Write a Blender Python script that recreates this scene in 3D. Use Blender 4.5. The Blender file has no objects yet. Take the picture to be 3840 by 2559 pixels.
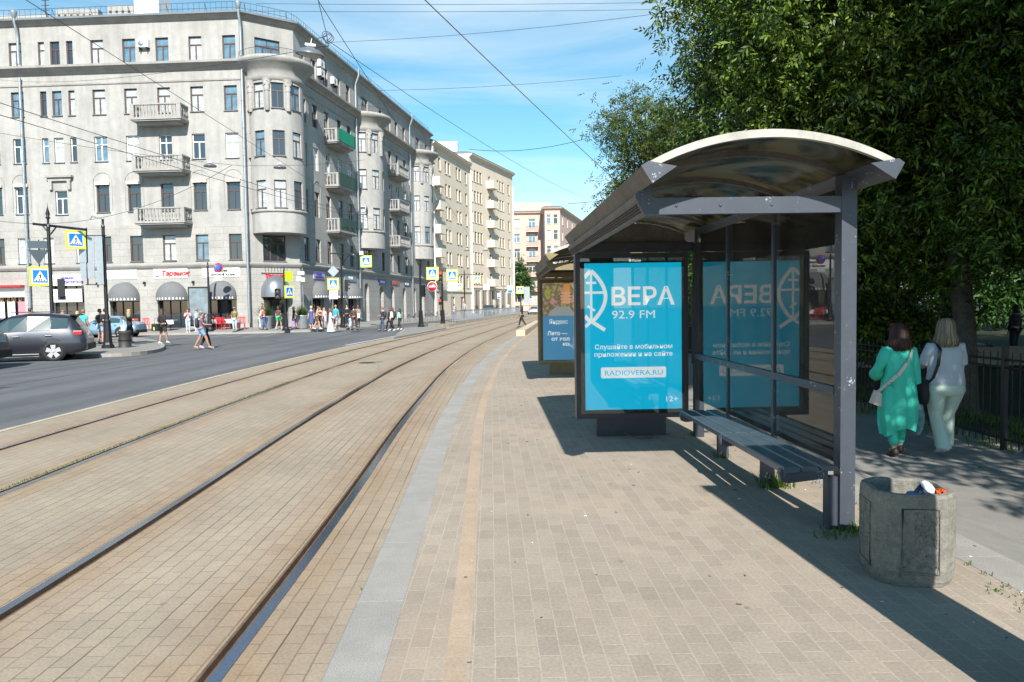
import bpy, bmesh, math, random
import numpy as np
from mathutils import Vector, Matrix
random.seed(7); rng = np.random.default_rng(7)
S = bpy.context.scene; COL = S.collection
R = math.radians; PI = math.pi

# ------------------------------------------------------------------ camera, sky, sun, exposure
cd = bpy.data.cameras.new('camera'); cam = bpy.data.objects.new('camera', cd); COL.objects.link(cam)
cd.sensor_width = 36; cd.lens = 26.0; cd.clip_start = 0.05; cd.clip_end = 5000
PITCH = math.atan(137.5/2773.0); ROLL = 0.0155
cam.matrix_world = (Matrix.Translation((0, 0, 1.6)) @ Matrix.Rotation(PI/2 - PITCH, 4, 'X') @ Matrix.Rotation(-ROLL, 4, 'Z'))
S.camera = cam
SUN_DIR = Vector((-0.28, 3.2, -2.45)).normalized()
W = bpy.data.worlds.new("World"); S.world = W; W.use_nodes = True
nt = W.node_tree; nt.nodes.clear()
wo = nt.nodes.new('ShaderNodeOutputWorld'); bg = nt.nodes.new('ShaderNodeBackground')
sky = nt.nodes.new('ShaderNodeTexSky'); sky.sky_type = 'NISHITA'; sky.sun_disc = False
sky.sun_elevation = math.asin(-SUN_DIR.z); sky.sun_rotation = R(175); sky.air_density = 1.0; sky.dust_density = 0.25; sky.ozone_density = 3.0
tc = nt.nodes.new('ShaderNodeTexCoord'); mp = nt.nodes.new('ShaderNodeMapping'); mp.inputs['Scale'].default_value = (0.9, 0.9, 6.0)
mp.inputs['Rotation'].default_value = (R(14), R(4), R(20))
n1 = nt.nodes.new('ShaderNodeTexNoise'); n1.inputs['Scale'].default_value = 1.3; n1.inputs['Detail'].default_value = 8; n1.inputs['Roughness'].default_value = 0.55; n1.inputs['Distortion'].default_value = 0.6
cr = nt.nodes.new('ShaderNodeValToRGB'); cr.color_ramp.elements[0].position = 0.385; cr.color_ramp.elements[1].position = 0.66
cr.color_ramp.elements[0].color = (0, 0, 0, 1); cr.color_ramp.elements[1].color = (0.80, 0.80, 0.80, 1)
mx = nt.nodes.new('ShaderNodeMix'); mx.data_type = 'RGBA'
hs = nt.nodes.new('ShaderNodeHueSaturation'); hs.inputs['Saturation'].default_value = 1.17; hs.inputs['Hue'].default_value = 0.476; hs.inputs['Value'].default_value = 1.38
nt.links.new(tc.outputs['Generated'], mp.inputs['Vector']); nt.links.new(mp.outputs[0], n1.inputs['Vector']); nt.links.new(n1.outputs['Fac'], cr.inputs[0])
sxyz = nt.nodes.new('ShaderNodeSeparateXYZ'); nt.links.new(tc.outputs['Generated'], sxyz.inputs[0])
nrm = nt.nodes.new('ShaderNodeMapRange'); nrm.interpolation_type = 'SMOOTHSTEP'; nrm.inputs[1].default_value = 0.2; nrm.inputs[2].default_value = 0.8; nt.links.new(sxyz.outputs[1], nrm.inputs[0])
cmul = nt.nodes.new('ShaderNodeMath'); cmul.operation = 'MULTIPLY'; nt.links.new(cr.outputs[0], cmul.inputs[0]); nt.links.new(nrm.outputs[0], cmul.inputs[1]); nt.links.new(cmul.outputs[0], mx.inputs[0]); nt.links.new(sky.outputs[0], hs.inputs['Color']); nt.links.new(hs.outputs[0], mx.inputs[6]); mx.inputs[7].default_value = (7.6, 8.5, 9.1, 1)
nt.links.new(mx.outputs[2], bg.inputs[0]); bg.inputs[1].default_value = 0.072; nt.links.new(bg.outputs[0], wo.inputs[0])
sl = bpy.data.lights.new('sun', 'SUN'); sl.energy = 5.0; sl.angle = R(0.53); sl.color = (1, 0.95, 0.88)
so = bpy.data.objects.new('sun', sl); COL.objects.link(so); so.rotation_euler = SUN_DIR.to_track_quat('-Z', 'Y').to_euler(); so.location = (0, -20, 40)
S.view_settings.view_transform = 'Standard'; S.view_settings.look = 'None'; S.view_settings.exposure = 0.85; S.view_settings.gamma = 1
S.cycles.max_bounces = 7; S.cycles.transparent_max_bounces = 12; S.cycles.glossy_bounces = 4; S.cycles.transmission_bounces = 6

# ------------------------------------------------------------------ materials
def mat(name, col, rough=0.7, metal=0.0, noise=None, bump=None, spec=0.5, emit=None, coat=0, extra=None, coords='Object', trans=0, streak=0, speck=None, saxis='z'):
    m = bpy.data.materials.new(name); m.use_nodes = True; n = m.node_tree; b = n.nodes['Principled BSDF']
    b.inputs['Base Color'].default_value = (*col, 1); b.inputs['Roughness'].default_value = rough; b.inputs['Metallic'].default_value = metal
    b.inputs['Specular IOR Level'].default_value = spec
    if coat: b.inputs['Coat Weight'].default_value = coat; b.inputs['Coat Roughness'].default_value = 0.05
    if emit: b.inputs['Emission Color'].default_value = (*emit[0], 1); b.inputs['Emission Strength'].default_value = emit[1]
    t = n.nodes.new('ShaderNodeTexCoord')
    if noise:
        cur = None
        for (sc, amt) in noise:
            x = n.nodes.new('ShaderNodeTexNoise'); x.inputs['Scale'].default_value = sc; x.inputs['Detail'].default_value = 5; x.inputs['Roughness'].default_value = 0.6
            n.links.new(t.outputs[coords], x.inputs['Vector'])
            mr = n.nodes.new('ShaderNodeMapRange'); mr.inputs[1].default_value = 0.3; mr.inputs[2].default_value = 0.7; mr.inputs[3].default_value = 1-amt; mr.inputs[4].default_value = 1+amt
            n.links.new(x.outputs['Fac'], mr.inputs[0])
            if cur is None: cur = mr.outputs[0]
            else:
                mm = n.nodes.new('ShaderNodeMath'); mm.operation = 'MULTIPLY'; n.links.new(cur, mm.inputs[0]); n.links.new(mr.outputs[0], mm.inputs[1]); cur = mm.outputs[0]
        if streak:
            mpp = n.nodes.new('ShaderNodeMapping'); mpp.inputs['Scale'].default_value = (1, 1, .09) if saxis == 'z' else (.5, .03, 1); n.links.new(t.outputs[coords], mpp.inputs[0])
            x = n.nodes.new('ShaderNodeTexNoise'); x.inputs['Scale'].default_value = 2.4; x.inputs['Detail'].default_value = 7; n.links.new(mpp.outputs[0], x.inputs['Vector'])
            mr = n.nodes.new('ShaderNodeMapRange'); mr.inputs[1].default_value = 0.38; mr.inputs[2].default_value = 0.62; mr.inputs[3].default_value = 1-streak; mr.inputs[4].default_value = 1+streak*.4; n.links.new(x.outputs['Fac'], mr.inputs[0])
            mm = n.nodes.new('ShaderNodeMath'); mm.operation = 'MULTIPLY'; n.links.new(cur, mm.inputs[0]); n.links.new(mr.outputs[0], mm.inputs[1]); cur = mm.outputs[0]
        vm = n.nodes.new('ShaderNodeVectorMath'); vm.operation = 'SCALE'; vm.inputs[0].default_value = col; n.links.new(cur, vm.inputs['Scale'])
        n.links.new(vm.outputs[0], b.inputs['Base Color'])
        if speck:   # (colour, scale, threshold): chips and scratches
            x = n.nodes.new('ShaderNodeTexNoise'); x.inputs['Scale'].default_value = speck[1]; x.inputs['Detail'].default_value = 3; n.links.new(t.outputs[coords], x.inputs['Vector'])
            x2 = n.nodes.new('ShaderNodeTexNoise'); x2.inputs['Scale'].default_value = speck[1]*.12; n.links.new(t.outputs[coords], x2.inputs['Vector']); ad = n.nodes.new('ShaderNodeMath'); ad.operation = 'ADD'; n.links.new(x.outputs['Fac'], ad.inputs[0]); n.links.new(x2.outputs['Fac'], ad.inputs[1])
            mr = n.nodes.new('ShaderNodeMapRange'); mr.inputs[1].default_value = speck[2]; mr.inputs[2].default_value = speck[2]+.03; n.links.new(ad.outputs[0], mr.inputs[0])
            mi = n.nodes.new('ShaderNodeMix'); mi.data_type = 'RGBA'; n.links.new(mr.outputs[0], mi.inputs[0]); n.links.new(vm.outputs[0], mi.inputs[6]); mi.inputs[7].default_value = (*speck[0], 1); n.links.new(mi.outputs[2], b.inputs['Base Color'])
    if bump:
        x = n.nodes.new('ShaderNodeTexNoise'); x.inputs['Scale'].default_value = bump[0]; x.inputs['Detail'].default_value = 6
        bp = n.nodes.new('ShaderNodeBump'); bp.inputs['Strength'].default_value = bump[1]; bp.inputs['Distance'].default_value = bump[2] if len(bump) > 2 else 0.02
        n.links.new(t.outputs[coords], x.inputs['Vector']); n.links.new(x.outputs['Fac'], bp.inputs['Height']); n.links.new(bp.outputs[0], b.inputs['Normal'])
    return m

def brick_mat(name, c1, c2, mortar, bw, rh, ms, uv=True, rough=0.85, big=0.12, bigscale=0.5, bump=0.35, stain=None, tint=None, fine=0.12, lines=False, spots=False):
    m = bpy.data.materials.new(name); m.use_nodes = True; n = m.node_tree; b = n.nodes['Principled BSDF']; b.inputs['Roughness'].default_value = rough
    b.inputs['Specular IOR Level'].default_value = 0.3
    t = n.nodes.new('ShaderNodeTexCoord'); src = t.outputs['UV' if uv else 'Object']
    wob = n.nodes.new('ShaderNodeTexNoise'); wob.inputs['Scale'].default_value = 3.0; n.links.new(src, wob.inputs['Vector'])
    ws = n.nodes.new('ShaderNodeVectorMath'); ws.operation = 'SCALE'; ws.inputs['Scale'].default_value = 0.012 if uv else 0.0; n.links.new(wob.outputs['Color'], ws.inputs[0])
    wa = n.nodes.new('ShaderNodeVectorMath'); wa.operation = 'ADD'; n.links.new(src, wa.inputs[0]); n.links.new(ws.outputs[0], wa.inputs[1])
    k = n.nodes.new('ShaderNodeTexBrick'); k.inputs['Color1'].default_value = (*c1, 1); k.inputs['Color2'].default_value = (*c2, 1); k.inputs['Mortar'].default_value = (*mortar, 1)
    k.inputs['Scale'].default_value = 1; k.inputs['Brick Width'].default_value = bw; k.inputs['Row Height'].default_value = rh; k.inputs['Mortar Size'].default_value = ms; k.inputs['Mortar Smooth'].default_value = 0.2
    n.links.new(wa.outputs[0], k.inputs['Vector'])
    cur = k.outputs['Color']
    if lines:   # open dark joints running along the rails
        s0 = n.nodes.new('ShaderNodeSeparateXYZ'); n.links.new(wa.outputs[0], s0.inputs[0]); dv = n.nodes.new('ShaderNodeMath'); dv.operation = 'DIVIDE'; dv.inputs[1].default_value = rh; n.links.new(s0.outputs[1], dv.inputs[0])
        fr_ = n.nodes.new('ShaderNodeMath'); fr_.operation = 'PINGPONG'; fr_.inputs[1].default_value = 0.5; n.links.new(dv.outputs[0], fr_.inputs[0])
        lt = n.nodes.new('ShaderNodeMapRange'); lt.inputs[1].default_value = 0.025; lt.inputs[2].default_value = 0.06; lt.inputs[3].default_value = 1; lt.inputs[4].default_value = 0; n.links.new(fr_.outputs[0], lt.inputs[0])
        mpl = n.nodes.new('ShaderNodeMapping'); mpl.inputs['Scale'].default_value = (0.6, 7.0, 1); n.links.new(src, mpl.inputs[0]); nl = n.nodes.new('ShaderNodeTexNoise'); nl.inputs['Scale'].default_value = 1.0; nl.inputs['Detail'].default_value = 4; n.links.new(mpl.outputs[0], nl.inputs['Vector'])
        lr = n.nodes.new('ShaderNodeMapRange'); lr.inputs[1].default_value = 0.42; lr.inputs[2].default_value = 0.68; n.links.new(nl.outputs['Fac'], lr.inputs[0]); lm_ = n.nodes.new('ShaderNodeMath'); lm_.operation = 'MULTIPLY'; n.links.new(lt.outputs[0], lm_.inputs[0]); n.links.new(lr.outputs[0], lm_.inputs[1])
        mi0 = n.nodes.new('ShaderNodeMix'); mi0.data_type = 'RGBA'; n.links.new(lm_.outputs[0], mi0.inputs[0]); n.links.new(cur, mi0.inputs[6]); mi0.inputs[7].default_value = (0.105, 0.083, 0.056, 1); cur = mi0.outputs[2]
    for sc, a in ((bigscale, big), (bigscale*9, big*0.6), (60, fine)):
        x = n.nodes.new('ShaderNodeTexNoise'); x.inputs['Scale'].default_value = sc; x.inputs['Detail'].default_value = 6; n.links.new(src, x.inputs['Vector'])
        mr = n.nodes.new('ShaderNodeMapRange'); mr.inputs[1].default_value = 0.3; mr.inputs[2].default_value = 0.7; mr.inputs[3].default_value = 1-a; mr.inputs[4].default_value = 1+a
        n.links.new(x.outputs['Fac'], mr.inputs[0]); v = n.nodes.new('ShaderNodeVectorMath'); v.operation = 'SCALE'; n.links.new(cur, v.inputs[0]); n.links.new(mr.outputs[0], v.inputs['Scale']); cur = v.outputs[0]
    if spots:   # gum and oil spots
        x = n.nodes.new('ShaderNodeTexVoronoi'); x.inputs['Scale'].default_value = 2.6; n.links.new(src, x.inputs['Vector']); mr = n.nodes.new('ShaderNodeMapRange'); mr.inputs[1].default_value = 0.045; mr.inputs[2].default_value = 0.075; mr.inputs[3].default_value = 1; mr.inputs[4].default_value = 0; n.links.new(x.outputs['Distance'], mr.inputs[0])
        sp = n.nodes.new('ShaderNodeSeparateColor'); n.links.new(x.outputs['Color'], sp.inputs[0]); gt = n.nodes.new('ShaderNodeMath'); gt.operation = 'GREATER_THAN'; gt.inputs[1].default_value = 0.72; n.links.new(sp.outputs[0], gt.inputs[0])
        mu = n.nodes.new('ShaderNodeMath'); mu.operation = 'MULTIPLY'; n.links.new(mr.outputs[0], mu.inputs[0]); n.links.new(gt.outputs[0], mu.inputs[1]); m3 = n.nodes.new('ShaderNodeMath'); m3.operation = 'MULTIPLY'; m3.inputs[1].default_value = .5; n.links.new(mu.outputs[0], m3.inputs[0])
        mi = n.nodes.new('ShaderNodeMix'); mi.data_type = 'RGBA'; n.links.new(m3.outputs[0], mi.inputs[0]); n.links.new(cur, mi.inputs[6]); mi.inputs[7].default_value = (.12, .10, .085, 1); cur = mi.outputs[2]
    if tint:   # patches of another colour of stone (col, scale, lo, hi, amount)
        x = n.nodes.new('ShaderNodeTexNoise'); x.inputs['Scale'].default_value = tint[1]; x.inputs['Detail'].default_value = 4; n.links.new(src, x.inputs['Vector'])
        mr = n.nodes.new('ShaderNodeMapRange'); mr.inputs[1].default_value = tint[2]; mr.inputs[2].default_value = tint[3]; mr.inputs[4].default_value = tint[4]; n.links.new(x.outputs['Fac'], mr.inputs[0])
        mi = n.nodes.new('ShaderNodeMix'); mi.data_type = 'RGBA'; n.links.new(mr.outputs[0], mi.inputs[0]); n.links.new(cur, mi.inputs[6]); mi.inputs[7].default_value = (*tint[0], 1); cur = mi.outputs[2]
    if stain:  # rust dust lying beside the rails: bands along v at given offsets
        sx = n.nodes.new('ShaderNodeSeparateXYZ'); n.links.new(src, sx.inputs[0])
        for off, wd in stain:
            sub = n.nodes.new('ShaderNodeMath'); sub.operation = 'SUBTRACT'; sub.inputs[1].default_value = off; n.links.new(sx.outputs[1], sub.inputs[0])
            ab = n.nodes.new('ShaderNodeMath'); ab.operation = 'ABSOLUTE'; n.links.new(sub.outputs[0], ab.inputs[0])
            mr = n.nodes.new('ShaderNodeMapRange'); mr.interpolation_type = 'SMOOTHSTEP'; mr.inputs[1].default_value = 0.02; mr.inputs[2].default_value = wd; mr.inputs[3].default_value = 0.75; mr.inputs[4].default_value = 0
            n.links.new(ab.outputs[0], mr.inputs[0])
            x = n.nodes.new('ShaderNodeTexNoise'); x.inputs['Scale'].default_value = 2.5; x.inputs['Detail'].default_value = 6; n.links.new(src, x.inputs['Vector'])
            mu = n.nodes.new('ShaderNodeMath'); mu.operation = 'MULTIPLY'; n.links.new(mr.outputs[0], mu.inputs[0]); n.links.new(x.outputs['Fac'], mu.inputs[1])
            m2 = n.nodes.new('ShaderNodeMath'); m2.operation = 'MULTIPLY'; m2.inputs[1].default_value = 1.5; n.links.new(mu.outputs[0], m2.inputs[0]); m2.use_clamp = True
            mi = n.nodes.new('ShaderNodeMix'); mi.data_type = 'RGBA'; mi.blend_type = 'MULTIPLY'; n.links.new(m2.outputs[0], mi.inputs[0]); n.links.new(cur, mi.inputs[6]); mi.inputs[7].default_value = (0.88, 0.71, 0.55, 1); cur = mi.outputs[2]
    n.links.new(cur, b.inputs['Base Color'])
    x = n.nodes.new('ShaderNodeTexNoise'); x.inputs['Scale'].default_value = 45; x.inputs['Detail'].default_value = 5; n.links.new(src, x.inputs['Vector'])
    ma = n.nodes.new('ShaderNodeMath'); ma.operation = 'MULTIPLY_ADD'; ma.inputs[1].default_value = -1.0; n.links.new(k.outputs['Fac'], ma.inputs[0])
    mb = n.nodes.new('ShaderNodeMath'); mb.operation = 'MULTIPLY'; mb.inputs[1].default_value = 0.5; n.links.new(x.outputs['Fac'], mb.inputs[0]); n.links.new(mb.outputs[0], ma.inputs[2])
    bp = n.nodes.new('ShaderNodeBump'); bp.inputs['Strength'].default_value = bump; bp.inputs['Distance'].default_value = 0.006 if uv else 0.02; n.links.new(ma.outputs[0], bp.inputs['Height']); n.links.new(bp.outputs[0], b.inputs['Normal'])
    return m

def glass_mat(name, tint=(0.8, 0.84, 0.84), rough=0.0, refl=1.0, dirt=0.0):
    """thin pane: tinted see-through plus a mirror-like Fresnel reflection"""
    m = bpy.data.materials.new(name); m.use_nodes = True; n = m.node_tree; n.nodes.clear(); out = n.nodes.new('ShaderNodeOutputMaterial')
    tr = n.nodes.new('ShaderNodeBsdfTransparent'); tr.inputs[0].default_value = (*tint, 1)
    gl = n.nodes.new('ShaderNodeBsdfGlossy'); gl.inputs['Roughness'].default_value = rough; gl.inputs[0].default_value = (refl, refl, refl, 1)
    fr = n.nodes.new('ShaderNodeFresnel'); fr.inputs[0].default_value = 1.5; ms = n.nodes.new('ShaderNodeMixShader')
    n.links.new(fr.outputs[0], ms.inputs[0]); n.links.new(tr.outputs[0], ms.inputs[1]); n.links.new(gl.outputs[0], ms.inputs[2])
    last = ms.outputs[0]
    if dirt:
        d = n.nodes.new('ShaderNodeBsdfDiffuse'); d.inputs[0].default_value = (0.35, 0.34, 0.3, 1); t = n.nodes.new('ShaderNodeTexCoord'); x = n.nodes.new('ShaderNodeTexNoise'); x.inputs['Scale'].default_value = 2.2; x.inputs['Detail'].default_value = 8
        n.links.new(t.outputs['Object'], x.inputs['Vector']); mr = n.nodes.new('ShaderNodeMapRange'); mr.inputs[1].default_value = 0.35; mr.inputs[2].default_value = 0.75; mr.inputs[3].default_value = dirt*0.25; mr.inputs[4].default_value = dirt; n.links.new(x.outputs['Fac'], mr.inputs[0])
        m2 = n.nodes.new('ShaderNodeMixShader'); n.links.new(mr.outputs[0], m2.inputs[0]); n.links.new(last, m2.inputs[1]); n.links.new(d.outputs[0], m2.inputs[2]); last = m2.outputs[0]
    n.links.new(last, out.inputs[0]); return m

def leaf_mat(name, lo, hi, trans=0.35, rough=0.42):
    m = bpy.data.materials.new(name); m.use_nodes = True; n = m.node_tree; b = n.nodes['Principled BSDF']; out = n.nodes['Material Output']
    g = n.nodes.new('ShaderNodeNewGeometry'); c = n.nodes.new('ShaderNodeValToRGB'); c.color_ramp.elements[0].color = (*lo, 1); c.color_ramp.elements[1].color = (*hi, 1)
    e = c.color_ramp.elements.new(0.55); e.color = (*[(a*0.72+d*0.28) for a, d in zip(lo, hi)], 1)
    n.links.new(g.outputs['Random Per Island'], c.inputs[0]); n.links.new(c.outputs[0], b.inputs['Base Color']); b.inputs['Roughness'].default_value = rough; b.inputs['Specular IOR Level'].default_value = 0.28
    tl = n.nodes.new('ShaderNodeBsdfTranslucent'); v = n.nodes.new('ShaderNodeVectorMath'); v.operation = 'MULTIPLY'; v.inputs[1].default_value = (1.5, 1.7, 0.5); n.links.new(c.outputs[0], v.inputs[0]); n.links.new(v.outputs[0], tl.inputs[0])
    ms = n.nodes.new('ShaderNodeMixShader'); ms.inputs[0].default_value = trans; n.links.new(b.outputs[0], ms.inputs[1]); n.links.new(tl.outputs[0], ms.inputs[2]); n.links.new(ms.outputs[0], out.inputs[0])
    return m

M = {}
M['plaster'] = mat('grey_plaster', (0.325, 0.32, 0.302), 0.9, noise=[(0.30, 0.13), (2.2, 0.08), (14, 0.06)], streak=0.10, bump=(9, 0.25, 0.03), coords='Object')
M['stone'] = brick_mat('grey_stone_blocks', (0.325, 0.317, 0.295), (0.31, 0.302, 0.28), (0.21, 0.20, 0.185), 1.35, 0.52, 0.012, uv=True, big=0.13, bigscale=0.6, bump=0.5)
M['trim'] = mat('stone_trim', (0.30, 0.293, 0.275), 0.9, noise=[(1.2, 0.16), (9, 0.08)], bump=(14, 0.3, 0.02))
M['trimdark'] = mat('metal_flashing', (0.16, 0.17, 0.175), 0.5, 0.3, noise=[(2, 0.2)])
M['cream'] = mat('cream_plaster', (0.62, 0.535, 0.425), 0.9, noise=[(0.4, 0.08), (6, 0.06)], bump=(9, 0.2, 0.02))
M['pink'] = mat('pink_plaster', (0.50, 0.37, 0.315), 0.9, noise=[(0.3, 0.08), (6, 0.05)])
M['creamtrim'] = mat('cream_trim', (0.65, 0.58, 0.47), 0.9, noise=[(3, 0.1)])
M['roof'] = mat('grey_metal_roof', (0.22, 0.25, 0.27), 0.45, 0.4, noise=[(1.5, 0.12)])
M['brown'] = mat('brown_window_frame', (0.085, 0.045, 0.035), 0.5)
M['white'] = mat('white_paint', (0.72, 0.72, 0.71), 0.4, noise=[(3, 0.04)])
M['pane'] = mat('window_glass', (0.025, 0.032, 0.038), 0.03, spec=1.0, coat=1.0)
M['panecurt'] = mat('curtained_glass', (0.38, 0.40, 0.40), 0.12, spec=0.8, coat=1.0, noise=[(4, 0.35)])
M['paneblue'] = mat('painted_sky_glass', (0.10, 0.17, 0.22), 0.05, spec=1.0, coat=1.0, noise=[(1.5, 0.5)])  # blue base colour stands in for sky reflected in the panes
M['pipe'] = mat('galvanised_pipe', (0.42, 0.45, 0.48), 0.35, 0.75, noise=[(5, 0.15)])
M['iron'] = mat('black_iron', (0.015, 0.016, 0.018), 0.45, 0.3, noise=[(20, 0.2)])
M['railing'] = mat('roof_railing_iron', (0.05, 0.055, 0.06), 0.5, 0.4)
M['steel'] = mat('shelter_blue_grey_paint', (0.047, 0.056, 0.073), 0.42, 0.1, speck=((.3, .32, .34), 70, 1.24), noise=[(7, 0.10), (60, 0.05)], bump=(90, 0.05, 0.002), spec=0.5)
M['steel_d'] = mat('shelter_charcoal_paint', (0.030, 0.034, 0.045), 0.42, 0.1, noise=[(8, 0.15)])
M['steel2'] = mat('painted_sunlit_gold', (0.20, 0.155, 0.075), 0.5, 0.2, noise=[(6, 0.15)])  # golden look of sun on the frame, put into its base colour
M['gutter'] = mat('weathered_gutter', (0.13, 0.115, 0.10), 0.55, 0.25, noise=[(3, 0.25), (18, 0.18)], bump=(30, 0.15, 0.004))
M['rim'] = mat('dirty_white_rim', (0.34, 0.33, 0.29), 0.55, noise=[(5, 0.22), (25, 0.12)])
M['bench'] = mat('bench_blue_grey_slats', (0.06, 0.085, 0.105), 0.33, 0.0, noise=[(6, 0.15), (40, 0.08)], spec=0.6)
M['concrete'] = mat('rough_concrete', (0.17, 0.162, 0.138), 0.95, noise=[(4, 0.2), (30, 0.22), (140, 0.25)], bump=(55, 0.7, 0.01))
M['granite'] = mat('grey_granite', (0.275, 0.26, 0.238), 0.75, noise=[(1.2, 0.12), (7, .07), (130, 0.30), (320, 0.2)], bump=(160, 0.2, 0.002))
M['granite_old'] = mat('weathered_granite', (0.44, 0.37, 0.27), 0.85, noise=[(2, 0.2), (60, 0.2)], bump=(50, 0.3, 0.004))
M['asphalt'] = mat('road_asphalt', (0.112, 0.116, 0.122), 0.85, noise=[(0.12, 0.10), (0.9, 0.08), (6, .05), (160, 0.16)], streak=0.2, saxis='y', bump=(180, 0.25, 0.004), spec=0.3)
M['path'] = mat('pale_asphalt', (0.21, 0.20, 0.18), 0.9, noise=[(0.5, 0.1), (4, 0.09), (140, 0.25)], bump=(150, 0.4, 0.005))
M['pavement'] = brick_mat('pavement_slabs', (0.25, 0.245, 0.235), (0.23, 0.225, 0.22), (0.17, 0.165, 0.16), 0.6, 0.3, 0.01, uv=True, big=0.08, bigscale=0.3)
M['pavers'] = brick_mat('platform_pavers', (0.315, 0.266, 0.212), (0.270, 0.229, 0.184), (0.35, 0.30, 0.24), 0.2, 0.1, 0.0045, uv=True, big=0.09, bigscale=0.6, spots=True, bump=0.5, tint=((0.40, 0.28, 0.20), 0.9, 0.56, 0.75, 0.35))
M['track'] = brick_mat('track_pavers', (0.312, 0.258, 0.195), (0.282, 0.233, 0.177), (0.225, 0.187, 0.14), 0.21, 0.105, 0.0045, lines=True, uv=True, big=0.09, bigscale=0.6, bump=0.6, spots=True, stain=[(0, 0.6), (-1.524, 0.6), (-3.33, 0.5), (-4.85, 0.5)], tint=((0.24, 0.22, 0.13), 1.2, 0.58, 0.8, 0.4))
M['orange'] = brick_mat('terracotta_pavers', (0.375, 0.285, 0.205), (0.345, 0.265, 0.19), (0.33, 0.275, 0.215), 0.2, 0.1, 0.005, uv=True, big=0.1, bigscale=0.8)
M['railsteel'] = mat('polished_rail_steel', (0.20, 0.25, 0.34), 0.20, 1.0, noise=[(3, 0.12), (40, 0.08)])
M['railrust'] = mat('rusty_rail_groove', (0.13, 0.085, 0.055), 0.8, 0.2, noise=[(12, 0.3)])
M['lane'] = mat('worn_lane_paint', (0.14, 0.143, 0.147), 0.8, noise=[(6, 0.15)])
M['seam'] = mat('tar_seam', (.055, .056, .06), .7, noise=[(3, .3)])
M['patch'] = mat('asphalt_patch', (.088, .09, .096), .85, noise=[(3, .1), (120, .2)])
M['cast'] = mat('cast_iron', (.07, .065, .06), .6, .5, noise=[(30, .3)])
M['paint'] = mat('road_paint', (0.62, 0.62, 0.60), 0.7, noise=[(6, 0.15), (50, 0.15)])
M['grass'] = mat('lawn', (0.026, 0.036, 0.013), 0.95, noise=[(0.5, 0.25), (6, 0.3), (60, 0.3)], bump=(40, 1.0, 0.05))
M['soil'] = mat('soil_ground', (0.09, 0.085, 0.07), 0.95, noise=[(0.05, 0.15), (3, 0.2)])
M['blade'] = leaf_mat('grass_blades', (0.05, 0.11, 0.02), (0.16, 0.22, 0.04), 0.3)
M['leafA'] = leaf_mat('ash_leaves', (0.008, 0.026, 0.004), (0.165, 0.255, 0.030), 0.15, 0.42)
M['leafB'] = leaf_mat('willow_leaves', (0.035, 0.070, 0.020), (0.14, 0.16, 0.035), 0.35)
M['leafC'] = leaf_mat('street_tree_leaves', (0.03, 0.075, 0.02), (0.07, 0.14, 0.03), 0.3)
M['bark'] = mat('tree_bark', (0.075, 0.06, 0.045), 0.95, noise=[(5, 0.3), (30, 0.3)], bump=(22, 1.0, 0.03))
M['glass'] = glass_mat('shelter_glass', (0.82, 0.86, 0.85), 0.0, 1.0, dirt=0.06)
m = bpy.data.materials.new('dirty_roof_panel'); m.use_nodes = True; n = m.node_tree; n.nodes.clear(); out = n.nodes.new('ShaderNodeOutputMaterial')
tr = n.nodes.new('ShaderNodeBsdfTransparent'); tr.inputs[0].default_value = (.17, .19, .17, 1); tl = n.nodes.new('ShaderNodeBsdfTranslucent'); tl.inputs[0].default_value = (.30, .275, .20, 1); gl = n.nodes.new('ShaderNodeBsdfGlossy'); gl.inputs['Roughness'].default_value = .22; gl.inputs[0].default_value = (.6, .6, .6, 1); fr = n.nodes.new('ShaderNodeFresnel')
t = n.nodes.new('ShaderNodeTexCoord'); x = n.nodes.new('ShaderNodeTexNoise'); x.inputs['Scale'].default_value = 1.1; x.inputs['Detail'].default_value = 3; x.inputs['Distortion'].default_value = 2.2; n.links.new(t.outputs['Object'], x.inputs['Vector']); mr = n.nodes.new('ShaderNodeMapRange'); mr.inputs[1].default_value = .40; mr.inputs[2].default_value = .58; mr.inputs[3].default_value = .25; mr.inputs[4].default_value = .92; n.links.new(x.outputs['Fac'], mr.inputs[0])
a = n.nodes.new('ShaderNodeMixShader'); n.links.new(mr.outputs[0], a.inputs[0]); n.links.new(tr.outputs[0], a.inputs[1]); n.links.new(tl.outputs[0], a.inputs[2]); c = n.nodes.new('ShaderNodeMixShader'); n.links.new(fr.outputs[0], c.inputs[0]); n.links.new(a.outputs[0], c.inputs[1]); n.links.new(gl.outputs[0], c.inputs[2]); n.links.new(c.outputs[0], out.inputs[0])
x3 = n.nodes.new('ShaderNodeTexNoise'); x3.inputs['Scale'].default_value = 2.5; bp = n.nodes.new('ShaderNodeBump'); bp.inputs['Strength'].default_value = .5; bp.inputs['Distance'].default_value = .03; n.links.new(t.outputs['Object'], x3.inputs['Vector']); n.links.new(x3.outputs['Fac'], bp.inputs['Height']); n.links.new(bp.outputs[0], gl.inputs['Normal']); M['polyc'] = m
M['adglass'] = glass_mat('poster_glass', (0.96, 0.97, 0.98), 0.0, 1.0)
def flat(name, c, r=0.6, e=0, **k): return mat(name, c, r, emit=((c), e) if e else None, **k)
M['adblue'] = flat('poster_blue', (0.0, 0.36, 0.52), 0.6, 0.50)
M['adblue2'] = flat('poster_pale_blue', (0.10, 0.32, 0.50), 0.6, 0.25)
M['adwhite'] = flat('poster_white', (0.68, 0.68, 0.66), 0.6, 0.42)
M['black'] = mat('black_rubber', (0.012, 0.012, 0.013), 0.7)
M['dark'] = mat('dark_interior', (0.018, 0.02, 0.02), 0.6)
M['signyel'] = mat('reflective_yellow', (0.58, 0.72, 0.03), 0.4)
M['signblue'] = mat('sign_blue', (0.01, 0.17, 0.52), 0.35)
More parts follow.
